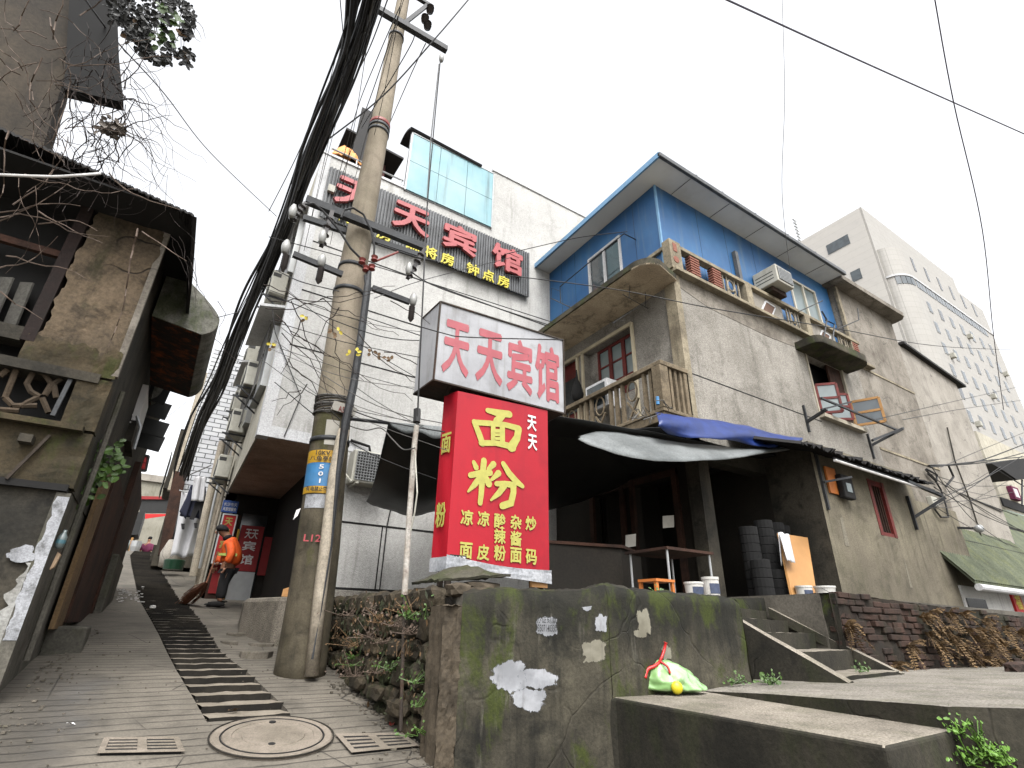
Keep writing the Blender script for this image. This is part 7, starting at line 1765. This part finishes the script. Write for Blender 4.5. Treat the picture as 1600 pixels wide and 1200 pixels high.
tag(MB().box(onY(22, 238, 860).x, onY(22, 254, 860).x, 22, 22.6, 3.2, onY(22, 240, 851).z).build('kerb_block', m_leftdark), 'low dark kerb block at the top right of the alley steps', 'block')

# ------------------------------------------------------------------ people
def skinned(name, nodes, edges, mat, parent, sub=2, root=0):
    me = D.meshes.new(name); me.from_pydata([Vector(n[0])-WORLD[parent.name] for n in nodes], edges, [])
    o = D.objects.new(name, me); COL.objects.link(o); me.materials.append(mat)
    sm = o.modifiers.new('skin', 'SKIN'); sm.use_smooth_shade = True
    sv = me.skin_vertices[0].data
    for i, n in enumerate(nodes):
        r = n[1]; sv[i].radius = (r, r) if not isinstance(r, tuple) else r; sv[i].use_root = (i == root)
    ss = o.modifiers.new('sub', 'SUBSURF'); ss.levels = sub; ss.render_levels = sub
    dg = bpy.context.evaluated_depsgraph_get(); dg.update()
    m2 = D.meshes.new_from_object(o.evaluated_get(dg)); D.objects.remove(o)
    for p_ in m2.polygons: p_.use_smooth = True
    if not m2.materials: m2.materials.append(mat)
    o = D.objects.new(name, m2); COL.objects.link(o); o.parent = parent; WORLD[o.name] = WORLD[parent.name]
    return o
# street sweeper: stooping, looking down to the left, broom held low in front
feet = onY(11.6, 338, 948); head = onY(11.6, 349, 822); Hs = (head.z-feet.z)
ps = thing('person', 'street sweeper in an orange jacket and dark knit cap bending over a bamboo broom', 'person', (feet.x, 11.6, feet.z))
rt = Vector((math.cos(YAW*.6), -math.sin(YAW*.6), 0)); fw_ = Vector((-math.sin(YAW*.6), -math.cos(YAW*.6), 0))   # rt: right in the picture, fw_: toward the camera
k_ = Hs/1.55; base = Vector((feet.x, 11.6, feet.z))
def B_(r, f, u): return base+(rt*(r*1.3-max(0, u-1.0)*.12)+fw_*f*1.1)*k_+Vector((0, 0, u))*k_
def R_(r): return r*k_*1.16
body = [(B_(.05, 0, .82), R_(.13)), (B_(.06, 0, 1.0), R_(.13)), (B_(.03, 0, 1.18), R_(.15)), (B_(-.01, 0, 1.3), R_(.10)), (B_(-.06, .02, 1.37), R_(.055)), (B_(-.11, .03, 1.43), R_(.085)), (B_(-.12, .03, 1.49), R_(.09)),
        (B_(0, -.09, .45), R_(.075)), (B_(.01, -.10, .08), R_(.05)), (B_(.02, .10, .45), R_(.075)), (B_(.06, .10, .08), R_(.05)),
        (B_(0.02, .2, 1.2), R_(.06)), (B_(.07, .27, .95), R_(.045)), (B_(.04, .26, .76), R_(.032)), (B_(-.04, -.18, 1.2), R_(.06)), (B_(-.12, -.16, .96), R_(.045)), (B_(-.16, -.06, .78), R_(.032))]
ed = [(0, 1), (1, 2), (2, 3), (3, 4), (4, 5), (5, 6), (0, 7), (7, 8), (0, 9), (9, 10), (2, 11), (11, 12), (12, 13), (2, 14), (14, 15), (15, 16)]
bo = skinned('body', body, ed, m_skin, ps)
skinned('trousers', [(B_(.05, 0, .86), R_(.155)), (B_(.04, -.09, .62), R_(.105)), (B_(0, -.09, .45), R_(.095)), (B_(0.0, -.10, .12), R_(.078)), (B_(.06, .09, .62), R_(.105)), (B_(.04, .10, .45), R_(.095)), (B_(.06, .10, .12), R_(.078))], [(0, 1), (1, 2), (2, 3), (0, 4), (4, 5), (5, 6)], m_dkcloth, ps)
jk = skinned('jacket', [(B_(.05, 0, .76), R_(.21)), (B_(.07, 0, .98), R_(.185)), (B_(.05, 0, 1.17), R_(.175)), (B_(.0, .0, 1.28), R_(.12)), (B_(.04, .19, 1.2), R_(.085)), (B_(.10, .27, .98), R_(.075)), (B_(.06, .27, .80), R_(.065)), (B_(-.05, -.18, 1.2), R_(.08)), (B_(-.13, -.17, .97), R_(.07)), (B_(-.17, -.08, .82), R_(.06))],
        [(0, 1), (1, 2), (2, 3), (2, 4), (4, 5), (5, 6), (2, 7), (7, 8), (8, 9)], m_orange, ps)
mb = MB(); 
ring = lambda z, r, t0, t1: [B_(.06, 0, z)+(rt*math.cos(t)+fw_*math.sin(t))*R_(r) for t in [lerp(t0, t1, i/12) for i in range(13)]]
mb = MB(); r0_ = ring(.95, .215, 1.0, 3.0); r1_ = ring(1.0, .212, 1.0, 3.0)
for i in range(12): mb.face([r0_[i], r0_[i+1], r1_[i+1], r1_[i]])
mb.build('reflective_band', m_refl, ps, solid=.012)
cpn = MB(); hc = B_(-.12, .03, 1.47); cpn.tube_prof(hc, [(R_(.1), -.02*k_), (R_(.108), .02*k_), (R_(.1), .06*k_), (R_(.07), .10*k_), (R_(.02), .125*k_)], rt, fw_, (Vector((0, 0, 1))-rt*.35).normalized(), 18); cpn.build('cap', m_dkcloth, ps, smooth=True)
mb = MB(); mb.tube([B_(-.03, -.07, 1.31), B_(-.06, .05, 1.31), B_(.02, .1, 1.33)], R_(.05), 8); mb.build('scarf', m_dkcloth, ps, smooth=True)
# face: nose, eyes, ear on the side turned to the camera
nm = MB(); stone(nm, B_(-.215, .04, 1.425), R_(.02), R_(.02), R_(.025), 3); nm.build('nose', m_skin, ps, smooth=True)
em = MB(); stone(em, B_(-.185, .085, 1.45), R_(.012), R_(.012), R_(.01), 4); em.build('eye', m_blkink, ps); em = MB(); stone(em, B_(-.19, .085, 1.385), R_(.02), R_(.012), R_(.007), 5); em.build('mouth', m_redwood, ps)
for (r, f) in ((.0, -.10), (.06, .11)):
    mb = MB(); c = B_(r-.05, f+.01, .045); stone(mb, c, R_(.15), R_(.06), R_(.055), r*9+2); mb.build('shoe', m_black, ps, smooth=True)
def hand(c, palm, fdir, up, nm_):
    c = Vector(c); nodes = [(c, R_(.035)), (c+fdir*R_(.05), R_(.032))]; ed2 = [(0, 1)]; sd_ = fdir.cross(up).normalized()
    for i in range(4):
        o = (i-1.5)*.018; a = len(nodes); L = (.035, .042, .04, .032)[i]
        nodes += [(c+fdir*R_(.075)+sd_*R_(o*1.2), R_(.010)), (c+fdir*R_(.075+L)+sd_*R_(o*1.3)+up*R_(-.012), R_(.009)), (c+fdir*R_(.07+L)+sd_*R_(o*1.3)+up*R_(-.045), R_(.008))]
        ed2 += [(1, a), (a, a+1), (a+1, a+2)]
    a = len(nodes); nodes += [(c+fdir*R_(.03)+sd_*R_(-.045), R_(.012)), (c+fdir*R_(.06)+sd_*R_(-.055)+up*R_(-.02), R_(.010))]; ed2 += [(0, a), (a, a+1)]
    skinned(nm_, nodes, ed2, m_skin, ps, 1)
hand(B_(.045, .265, .75), None, Vector((0, 0, -1)), rt, 'hand'); hand(B_(-.165, -.055, .765), None, (Vector((0, 0, -1))-rt*.4).normalized(), fw_, 'hand')
brm = thing('broom', 'long bamboo broom with spread brown bristles held by the sweeper', 'broom', ongr(290, 943)+Vector((0, 0, .02)))
h0 = B_(-.17, -.02, 1.05); h1 = onY(11.3, 322, 912); tip = ongr(285, 944)
MB().tube([h0, h1], R_(.014), 6).build('handle', m_straw, brm)
mb = MB(); rr = random.Random(71); dv = (tip-h1)
for k in range(120):
    s = Vector((rr.gauss(0, 1), rr.gauss(0, 1), rr.gauss(0, 1)))
    e = tip+s*.055+dv*rr.uniform(-.25, .02); e.z = max(e.z, zp(e.y)+.01); mb.tube([h1+s*.012, lerp(h1, e, .5)+s*.02, e], .006, 4, False)
mb.build('bristles', m_straw, brm)
tag(MB().obox(ongr(318, 948)+Vector((0, 0, .03)), rt*.36*k_+Vector((0, 0, .06)), fw_*-.22, (0, 0, .02)).build('dustpan', m_steel), 'grey metal dustpan lying at the feet of the sweeper', 'dustpan')
# distant person
pf = onY(31, 227, 866); hh = onY(31, 228, 838); H2 = 1.5
p2_ = thing('person', 'distant person in a magenta jacket and red skirt at the top of the steps', 'person', (pf.x, 31, hh.z-1.55))
bz = Vector((pf.x, 31, hh.z-1.55))
Q2 = lambda r, f, u: bz+rt*r+fw_*f+Vector((0, 0, u))
skinned('body', [(Q2(0, 0, .8), .13), (Q2(0, 0, 1.1), .14), (Q2(0, 0, 1.27), .08), (Q2(0, 0, 1.34), .05), (Q2(-.01, 0, 1.45), .095), (Q2(-.08, 0, .4), .07), (Q2(-.08, 0, .03), .05), (Q2(.08, 0, .4), .07), (Q2(.08, 0, .03), .05), (Q2(-.2, 0, 1.15), .05), (Q2(-.22, .06, .85), .04), (Q2(.2, 0, 1.15), .05), (Q2(.22, .06, .85), .04)], [(0, 1), (1, 2), (2, 3), (3, 4), (0, 5), (5, 6), (0, 7), (7, 8), (1, 9), (9, 10), (1, 11), (11, 12)], m_skin, p2_)
skinned('jacket', [(Q2(0, 0, .75), .21), (Q2(0, 0, 1.1), .19), (Q2(0, 0, 1.26), .1), (Q2(-.21, 0, 1.15), .08), (Q2(-.24, .06, .88), .07), (Q2(.21, 0, 1.15), .08), (Q2(.24, .06, .88), .07)], [(0, 1), (1, 2), (1, 3), (3, 4), (1, 5), (5, 6)], m_magenta, p2_)
MB().lathe(Q2(0, 0, .25), [(.2, 0), (.21, .3), (.19, .55)], 14).build('skirt', m_reddark, p2_); mb = MB(); stone(mb, Q2(0, -.02, 1.49), .1, .1, .09, 2); mb.build('hair', m_black, p2_, smooth=True)
# litter
rr = random.Random(81); mb = MB()
for k in range(46):
    q = ongr(lerp(178, 222, rr.random()), lerp(917, 942, rr.random()**.8)); s = rr.uniform(.015, .05); mb.obox(q+Vector((0, 0, .008)), (s, rr.uniform(-.02, .02), 0), (rr.uniform(-.02, .02), s, 0), (0, 0, .012))
kind(tag(mb.build('foam_scraps', m_letwhite), 'scatter of white foam scraps beside the dark alley steps', 'litter'), 'stuff')
q = ongr(238, 952); mb = MB(); stone(mb, q+Vector((0, 0, .03)), .05, .04, .03, 7); tag(mb.build('crumpled_paper', m_letwhite), 'crumpled white paper ball on the dark alley steps', 'paper')
for i, (px, py, mt, lb_) in enumerate(((362, 1117, m_leafbr, 'brown dead leaf on the lowest alley step'), (72, 1012, m_leafye, 'yellow leaf on the damp paving left of the steps'), (612, 1136, m_rednode, 'red dead leaf at the foot of the rubble wall'), (108, 1134, m_letwhite, 'scrap of white paper on the damp paving'))):
    q = ongr(px, py)+Vector((0, 0, .012)); mb = MB(); [leaf(mb, q, .055 if i != 3 else .03, (rr.uniform(-.3, .3), rr.uniform(-.3, .3), 1), rr) for _ in range(3)]; tag(mb.build('fallen_leaf' if i != 3 else 'paper_scrap', mt), lb_, 'leaf' if i != 3 else 'paper')
# ------------------------------------------------------------------ buildings behind on the right
gs = thing('grey_building', 'grey stucco building with a thin black eave right of the old house', 'building', (20, 5.4, 1.2))
yg = 5.6
a, b = onY(yg, 1405, 533), onY(yg, 1500, 600); c_, d_ = onY(yg, 1572, 812), onY(yg, 1530, 900)
x1 = c_.x; zt = (a.z+b.z)/2
MB().box(15.85, x1, yg, yg+9, 1.0, zt).build('wall', m_greystucco, gs)
MB().obox((a.x-.1, yg-.14, zt+.02), (b.x-a.x+.1, 0, b.z-a.z), (0, 1.2, .1), (0, 0, .08)).build('eave', m_corrblk, gs)
mb = MB(); mb.tube([onY(yg-.05, 1480, 668), onY(yg-.05, 1492, 720), onY(yg-.05, 1515, 780), (onY(yg-.05, 1540, 860))], .02, 8); mb.build('drainpipe', m_leftdark, gs)
mb = MB(); [mb.bar(onY(yg-.02, p, q), onY(yg-.02, p2, q2), .02, .02) for p, q, p2, q2 in ((1500, 770, 1565, 800), (1520, 780, 1590, 806))]; mb.build('cable', m_cable, gs)
# white tower
tw = thing('white_tower', 'tall white panelled tower block with a rounded corner behind the old house', 'building', (60, 26, 0))
yt = 24.0
P = lambda x, y: onY(yt, x, y)
top = P(1345, 323); X0 = top.x; ZT_ = top.z
step = P(1392, 440)
# left flank (faces -X), top step and the lower rounded block
XE = P(1512, 492).x; LT = XE-X0
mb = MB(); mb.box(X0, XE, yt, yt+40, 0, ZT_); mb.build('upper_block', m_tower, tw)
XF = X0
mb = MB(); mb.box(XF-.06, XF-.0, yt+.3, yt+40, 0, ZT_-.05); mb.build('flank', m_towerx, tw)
# rounded bay standing proud of the front, up to the recess line
zb_ = onY(yt-2.2, 1368, 358).z; Rb = 3.2; yf2 = yt-2.2
pts = [(XF+.4, yt+.1)]+[(XF+.4+Rb-Rb*math.cos(t), yf2+2.2-2.2*math.sin(t)) for t in [i*math.pi/2/10 for i in range(11)]]+[(XE-.3, yf2), (XE-.3, yt+.1)]
mb = MB(); mb.prism([(x, y, 0) for x, y in pts], (0, 0, zb_)); mb.build('rounded_bay', m_tower, tw)
def Pf(x, y): return onY(yf2, x, y)
# storey bands
mb = MB()
for (px, py) in ((1445, 448),):
    z = Pf(px, py).z; mb.prism([(x-.12 if i < 12 else x, y-.12, z) for i, (x, y) in enumerate(pts)], (0, 0, .3))
mb.build('string_course', m_trimw, tw)
zc = Pf(1450, 448).z
st = 3.35
for k in range(int((LT-7)/3.2)):
    x = XF+3.9+k*3.2; rbn = MB().box(x, x+2.9, yf2-.05, yf2+.02, zc-1.9, zc-.2).build('ribbon_window', m_glass, tw)
    for j in (0, 1): MB().box(x+.9+j*1.0, x+.98+j*1.0, yf2-.08, yf2-.051, zc-1.85, zc-.25).build('mullion', m_alum, rbn)
for k in range(int((LT-6)/4.4)):
    x = XF+5.2+k*4.4; MB().box(x, x+.75, yf2-.05, yf2+.02, zc+1.6, zc+4.0).build('slit_window', m_glassdk, tw)
for r in range(1, 11):
    z0 = zc-2.2-r*st
    if z0 < 3: break
    for k in range(int((LT-5.5)/3.7)):
        x = XF+5.2+k*3.7
        f = MB(); f.box(x, x+1.15, yf2-.06, yf2+.02, z0, z0+1.8); fr = f.build('window', m_alum, tw)
        MB().box(x+.1, x+1.05, yf2-.075, yf2-.062, z0+.1, z0+1.7).build('pane', m_glass if (k*7+r*3) % 5 else m_glassdk, fr)
        if (k*5+r*3) % 9 == 0: MB().box(x+1.5, x+2.2, yf2-.55, yf2-.02, z0-.3, z0+.35).build('air_conditioner', m_ac, tw)
mb = MB()
for i in range(4):
    t0, t1 = .45+i*.27, .45+(i+1)*.27-.03; q = lambda t: (XF+.4+Rb-(Rb+.05)*math.cos(t), yf2+2.2-(2.25)*math.sin(t))
    (xa, ya_), (xb, yb_) = q(t0), q(t1); mb.face([(xa, ya_, zc-1.9), (xb, yb_, zc-1.9), (xb, yb_, zc-.2), (xa, ya_, zc-.2)])
mb.build('corner_window', m_glass, tw, solid=.04)
yy = [onX(XF-.07, 1293, 385), onX(XF-.07, 1326, 372), onX(XF-.07, 1326, 384)]
for (pa, pb_) in (((1294, 396), (1325, 368)), ((1332, 438), (1344, 422))):
    q0, q1 = onX(XF-.08, *pa), onX(XF-.08, *pb_); zz0 = min(q0.z, q1.z)
    q2 = onX(XF-.08, (pa[0]+pb_[0])/2, (pa[1]+pb_[1])/2)
    MB().box(XF-.12, XF-.06, min(q0.y, q1.y), max(q0.y, q1.y), q2.z-.9, q2.z+.9).build('window', m_glass, tw)
mb = MB(); c = onX(XF, 1246, 372); 
for k in range(7):
    z = c.z-.5+k*.75; mb.tube([(XF+1, c.y+.3, z), (XF+1.5, c.y+.3, z+.7)], .05, 5); mb.tube([(XF+1.5, c.y+.3, z), (XF+1, c.y+.3, z+.7)], .05, 5)
    mb.box(XF+.7, XF+1.8, c.y+.2, c.y+.4, z+.7, z+.76)
[mb.tube([(x, c.y+.3, ZT_-3), (x, c.y+.3, c.z+4.6)], .05, 6) for x in (XF+1, XF+1.5)]; mb.build('lattice_mast', m_alum, tw)
# low buildings at the right edge
lw2 = thing('green_roof_shed', 'low shop with a sloping green corrugated roof and white gutter', 'shop', (22, 5, 1.2))
y0 = 5.0; A_ = [onY(y0, 1538, 908), onY(y0, 1640, 890)]; zg = onY(4.6, 1560, 905).z
g0 = onY(4.6, 1524, 912); x0 = g0.x; ze = g0.z
MB().prism([(x0, 4.6, ze), (40, 4.6, ze), (40, 6.8, ze+3.3), (x0-.8, 6.8, ze+3.3)], (0, 0, .05)).build('roof', m_greenroof, lw2)
mb = MB(); [mb.bar((x0-.25*k, 4.6+.73*k, ze+1.1*k+.07), (40, 4.6+.73*k, ze+1.1*k+.07), .03, .06) for k in (1, 2)]; mb.build('roof_seam', m_corrblk, lw2)
mb = MB(); [mb.tube([(x0+.12*i, 4.58, ze+.06), (x0-.8*1+.12*i, 6.8, ze+3.36)], .025, 4, False) for i in range(60)]; mb.build('roof_ribs', m_greenroof, lw2)
MB().tube([(x0-.2, 4.5, ze-.08), (40, 4.5, ze-.08)], .07, 10).build('gutter', m_trimw, lw2)
MB().box(x0+.2, 40, 4.95, 5.1, 1.0, ze).build('wall', m_hotel, lw2)
MB().box(x0+.3, x0+1.3, 4.93, 4.95, 1.2, ze-.25).build('window', m_glassdk, lw2)
q0, q1 = onY(4.9, 1578, 922), onY(4.9, 1600, 960)
cp_ = MB().box(q0.x, q0.x+.55, 4.9, 4.95, q1.z-.2, q0.z).build('couplet_board', m_redsign, lw2); tx = MB()
for i, ch in enumerate('福大'): text(tx, ch, (q0.x+.28, 4.898, q0.z-.25-.42*i), (.36, 0, 0), (0, 0, .34), .003, .02)
tx.build('lettering', m_yell, cp_)
cam_ = thing('security_camera', 'round silver security camera on the corner above the green roof', 'camera', onY(4.7, 1530, 826)); c = onY(4.6, 1530, 826); mb = MB(); stone(mb, c, .1, .1, .1, 1); mb.build('dome', m_alum, cam_, smooth=True); MB().bar(c, c+Vector((-.1, .9, .15)), .05, .05).build('bracket', m_steel, cam_)
dk = thing('dark_canopy', 'black ragged canopy sticking in from the right edge', 'canopy', onY(9, 1580, 750))
p = [onY(8, 1549, 724), onY(8, 1568, 735), onY(8, 1590, 750), onY(8, 1680, 738), onY(8, 1680, 712), onY(8, 1600, 716)]
MB().prism(p, (0, 2.5, .2)).build('sheet', m_corrblk, dk)
mb = MB(); mb.tube([onY(8.1, 1560, 735), onY(8.1, 1600, 760), onY(8.1, 1660, 800)], .03, 6); mb.tube([onY(8.1, 1597, 750), onY(8.1, 1597, 790)], .04, 6); mb.build('stay', m_steel, dk)
rb2 = thing('pale_low_block', 'pale rendered low block behind the dark canopy', 'building', (30, 12, 1))
MB().box(onY(12, 1535, 700).x, 60, 12, 20, 1, onY(12, 1560, 690).z).build('wall', m_hotelside, rb2); MB().box(onY(12, 1535, 700).x-.3, 60, 11.9, 12, onY(12, 1570, 792).z, onY(12, 1570, 780).z).build('dark_band', m_corrblk, rb2); MB().box(onY(12, 1535, 700).x-.2, 60, 11.85, 11.95, onY(12, 1570, 806).z, onY(12, 1570, 798).z).build('aqua_band', m_aqua, rb2)
q0 = onY(11.8, 1580, 768); MB().box(q0.x, q0.x+1.3, 11.7, 11.98, q0.z-.5, q0.z+.4).build('cabinet', m_magenta, rb2); MB().box(q0.x+.2, q0.x+.9, 11.68, 11.7, q0.z-.35, q0.z+.25).build('window', m_letwhite, rb2)

# ------------------------------------------------------------------ plants on walls and kerbs
rr = random.Random(91)
def tuft(c, n, s, mat, label, cat, grp, name, spread=.12, up=.12, nrm=(0, -1, .6), stem=True):
    mb = MB(); c = Vector(c)
    for k in range(n):
        a = c+Vector((rr.gauss(0, spread*.5), rr.gauss(0, spread*.25), abs(rr.gauss(0, up*.7))))
        if stem and k % 3 == 0: mb.tube([c+Vector((rr.gauss(0, spread*.2), 0, 0)), a], .003, 4, False)
        leaf(mb, a, s*rr.uniform(.6, 1.3), (nrm[0]+rr.uniform(-.7, .7), nrm[1]+rr.uniform(-.5, .5), nrm[2]+rr.uniform(-.6, .6)), rr)
    return tag(mb.build(name, mat), label, cat, grp)
# dead ferns on the brick wall
fl = [(1440, 965), (1455, 958), (1470, 985), (1490, 1000), (1505, 1010), (1525, 1000), (1545, 1010), (1560, 1005), (1500, 960), (1535, 968), (1570, 985), (1540, 1030), (1515, 1028), (1480, 960), (1325, 980), (1450, 990), (1420, 1010), (1555, 1035), (1580, 1020), (1590, 990), (1398, 1040), (1465, 1010), (1530, 985), (1510, 985), (1548, 992)]
for i, (px, py) in enumerate(fl):
    q = onY(YB-.03, px, py); mb = MB()
    for k in range(9):
        d = Vector((rr.uniform(-1, 1), rr.uniform(-.6, -.1), rr.uniform(-.6, .9))).normalized(); L = rr.uniform(.12, .26); P_ = [q+d*L*t+Vector((0, -.02*t, -.14*t*t)) for t in (0, .3, .6, .85, 1)]
        mb.tube(P_, .0025, 4, False)
        sd_ = d.cross(Vector((0, 0, 1))).normalized()
        for j in range(11):
            t = .12+j*.08; p_ = q+d*L*t+Vector((0, -.02*t, -.14*t*t)); s_ = .045*(1-.7*t)+.012
            for sg_ in (-1, 1):
                e = p_+sd_*s_*sg_+Vector((0, -.008, rr.uniform(-.02, .01))); m2 = (p_+e)/2+d*.012; m3 = (p_+e)/2-d*.012
                mb.face([p_, m2, e, m3])
    tag(mb.build('dead_fern', m_fern), 'dead brown fern clump drooping from the red brick wall', 'fern', 'dead ferns on the brick wall')
# living weeds
g_ = 'green weeds on the walls and kerbs'
for px, py, y, n, s, lb_ in ((1205, 1068, 2.75, 60, .028, 'green weed tuft at the foot of the stairs'), (1150, 1068, 2.85, 30, .025, 'thin green weeds behind the rubbish bag'), (1345, 1050, 2.72, 22, .026, 'small green weed on the bottom stair'), (1350, 1046, 2.9, 14, .026, 'small weed sprig in the stair corner')):
    q = onY(y, px, py); tuft(q, n, s, m_leaf, lb_, 'weed', g_, 'weed', .12, .05)
for px, py, z, n in ((1500, 1146, 1.15, 70), (1530, 1158, 1.1, 60), (1545, 1180, 1.05, 150), (1520, 1195, 1.0, 120), (1570, 1196, 1.0, 100)):
    pa_, pb_ = E_[4], E_[5]; tt = (pb_-pa_); nn = Vector((tt.y, -tt.x, 0)).normalized(); dd = Vector(ray(px, py)); oo = Vector(_C)
    q = oo+dd*((pa_-oo).dot(nn)/dd.dot(nn))-dd.normalized()*.03
    tuft(q, int(n*.6), .02, m_leafbright, 'bright green weeds sprouting at the lower right below the road edge', 'weed', 'weeds below the road edge', 'weed', .12, .06)
for px, py, n, s, lb_ in ((640, 968, 34, .035, 'fresh green sprig around the thin steel pole on the rubble wall'), (660, 968, 16, .03, 'few green leaves right of the steel pole at the wall top'), (548, 1030, 40, .02, 'small green weeds low on the rubble wall beside the pole'), (610, 1048, 70, .024, 'patch of green weeds in the middle of the rubble wall'), (650, 1068, 34, .024, 'green weeds beside the lower steel pole'), (655, 1105, 40, .026, 'trailing green weeds at the bottom of the rubble wall'), (655, 1150, 36, .03, 'green weeds at the foot of the rubble wall by the drain'), (555, 1040, 24, .02, 'tiny weeds above the lowest stones')):
    q = onX(1.66, px, py); tuft(q, int(n*.6), s*.8, m_leaf, lb_, 'weed', g_, 'weed', .16, .08, (-1, -.3, .5))
for i in range(14):
    px, py = rr.uniform(515, 640), rr.uniform(955, 1060); q = onX(1.67, px, py)
    tuft(q, 34, .02, m_twig if i % 3 else m_leafbr, 'dry ivy and dead stems clinging to the rubble wall', 'ivy', 'dry ivy on the rubble wall', 'dry_ivy', .2, .1, (-1, -.3, .3))
q = onZ(1.88, 1072, 922); tuft((q.x, 3.2, 1.86), 20, .03, m_leaf, 'green weed beside the squat paint bucket', 'weed', g_, 'weed', .08, .04)
# rubble and loose stones
mb = MB(); stone(mb, onZ(1.30, 1590, 1043), .25, .1, .07, 5); tag(mb.build('loose_brick', m_brick), 'loose red brick lying on the road at the right edge', 'brick')
mb = MB(); stone(mb, (2.1, 3.75, 1.86), .18, .14, .06, 8); stone(mb, (1.86, 3.62, 1.83), .1, .09, .06, 3); tag(mb.build('cap_stone', m_pillar), 'rough stones lying on the wall corner below the red banner', 'stones')
mb = MB(); mb.grid(lambda u, v: Vector((1.76+.5*u, 3.75+.5*v-.2*u, 1.9+.09*math.sin(u*3.1)*math.sin(v*3)+.05*u+.02*fbm((u*6, v*6, 2)))), 10, 8); tag(mb.build('sacking', m_capmoss, solid=.02), 'crumpled grey sacking on the wall corner under the red banner', 'sacking')
for (px, py, lb_) in ((560, 1066, 'long mossy footing stone nearest the utility pole'), (590, 1082, 'middle footing stone under the rubble wall'), (622, 1106, 'footing stone nearest the thin steel pole')):
    mb = MB(); q = onX(1.70, px, py); stone(mb, q, .06, .2, .07, px); tag(mb.build('footing_stone', m_rubble), lb_, 'stone')
bh = MB(); a = onX(6.3, 901, 585); bh.lathe(a+Vector((0, 0, -.62)), [(.02, 0), (.1, .05), (.13, .18), (.09, .36), (.03, .5), (.012, .72)], 14); tag(bh.build('hanging_bag', m_black, smooth=True), 'black bag hanging in front of the balcony wall by the red window', 'bag')
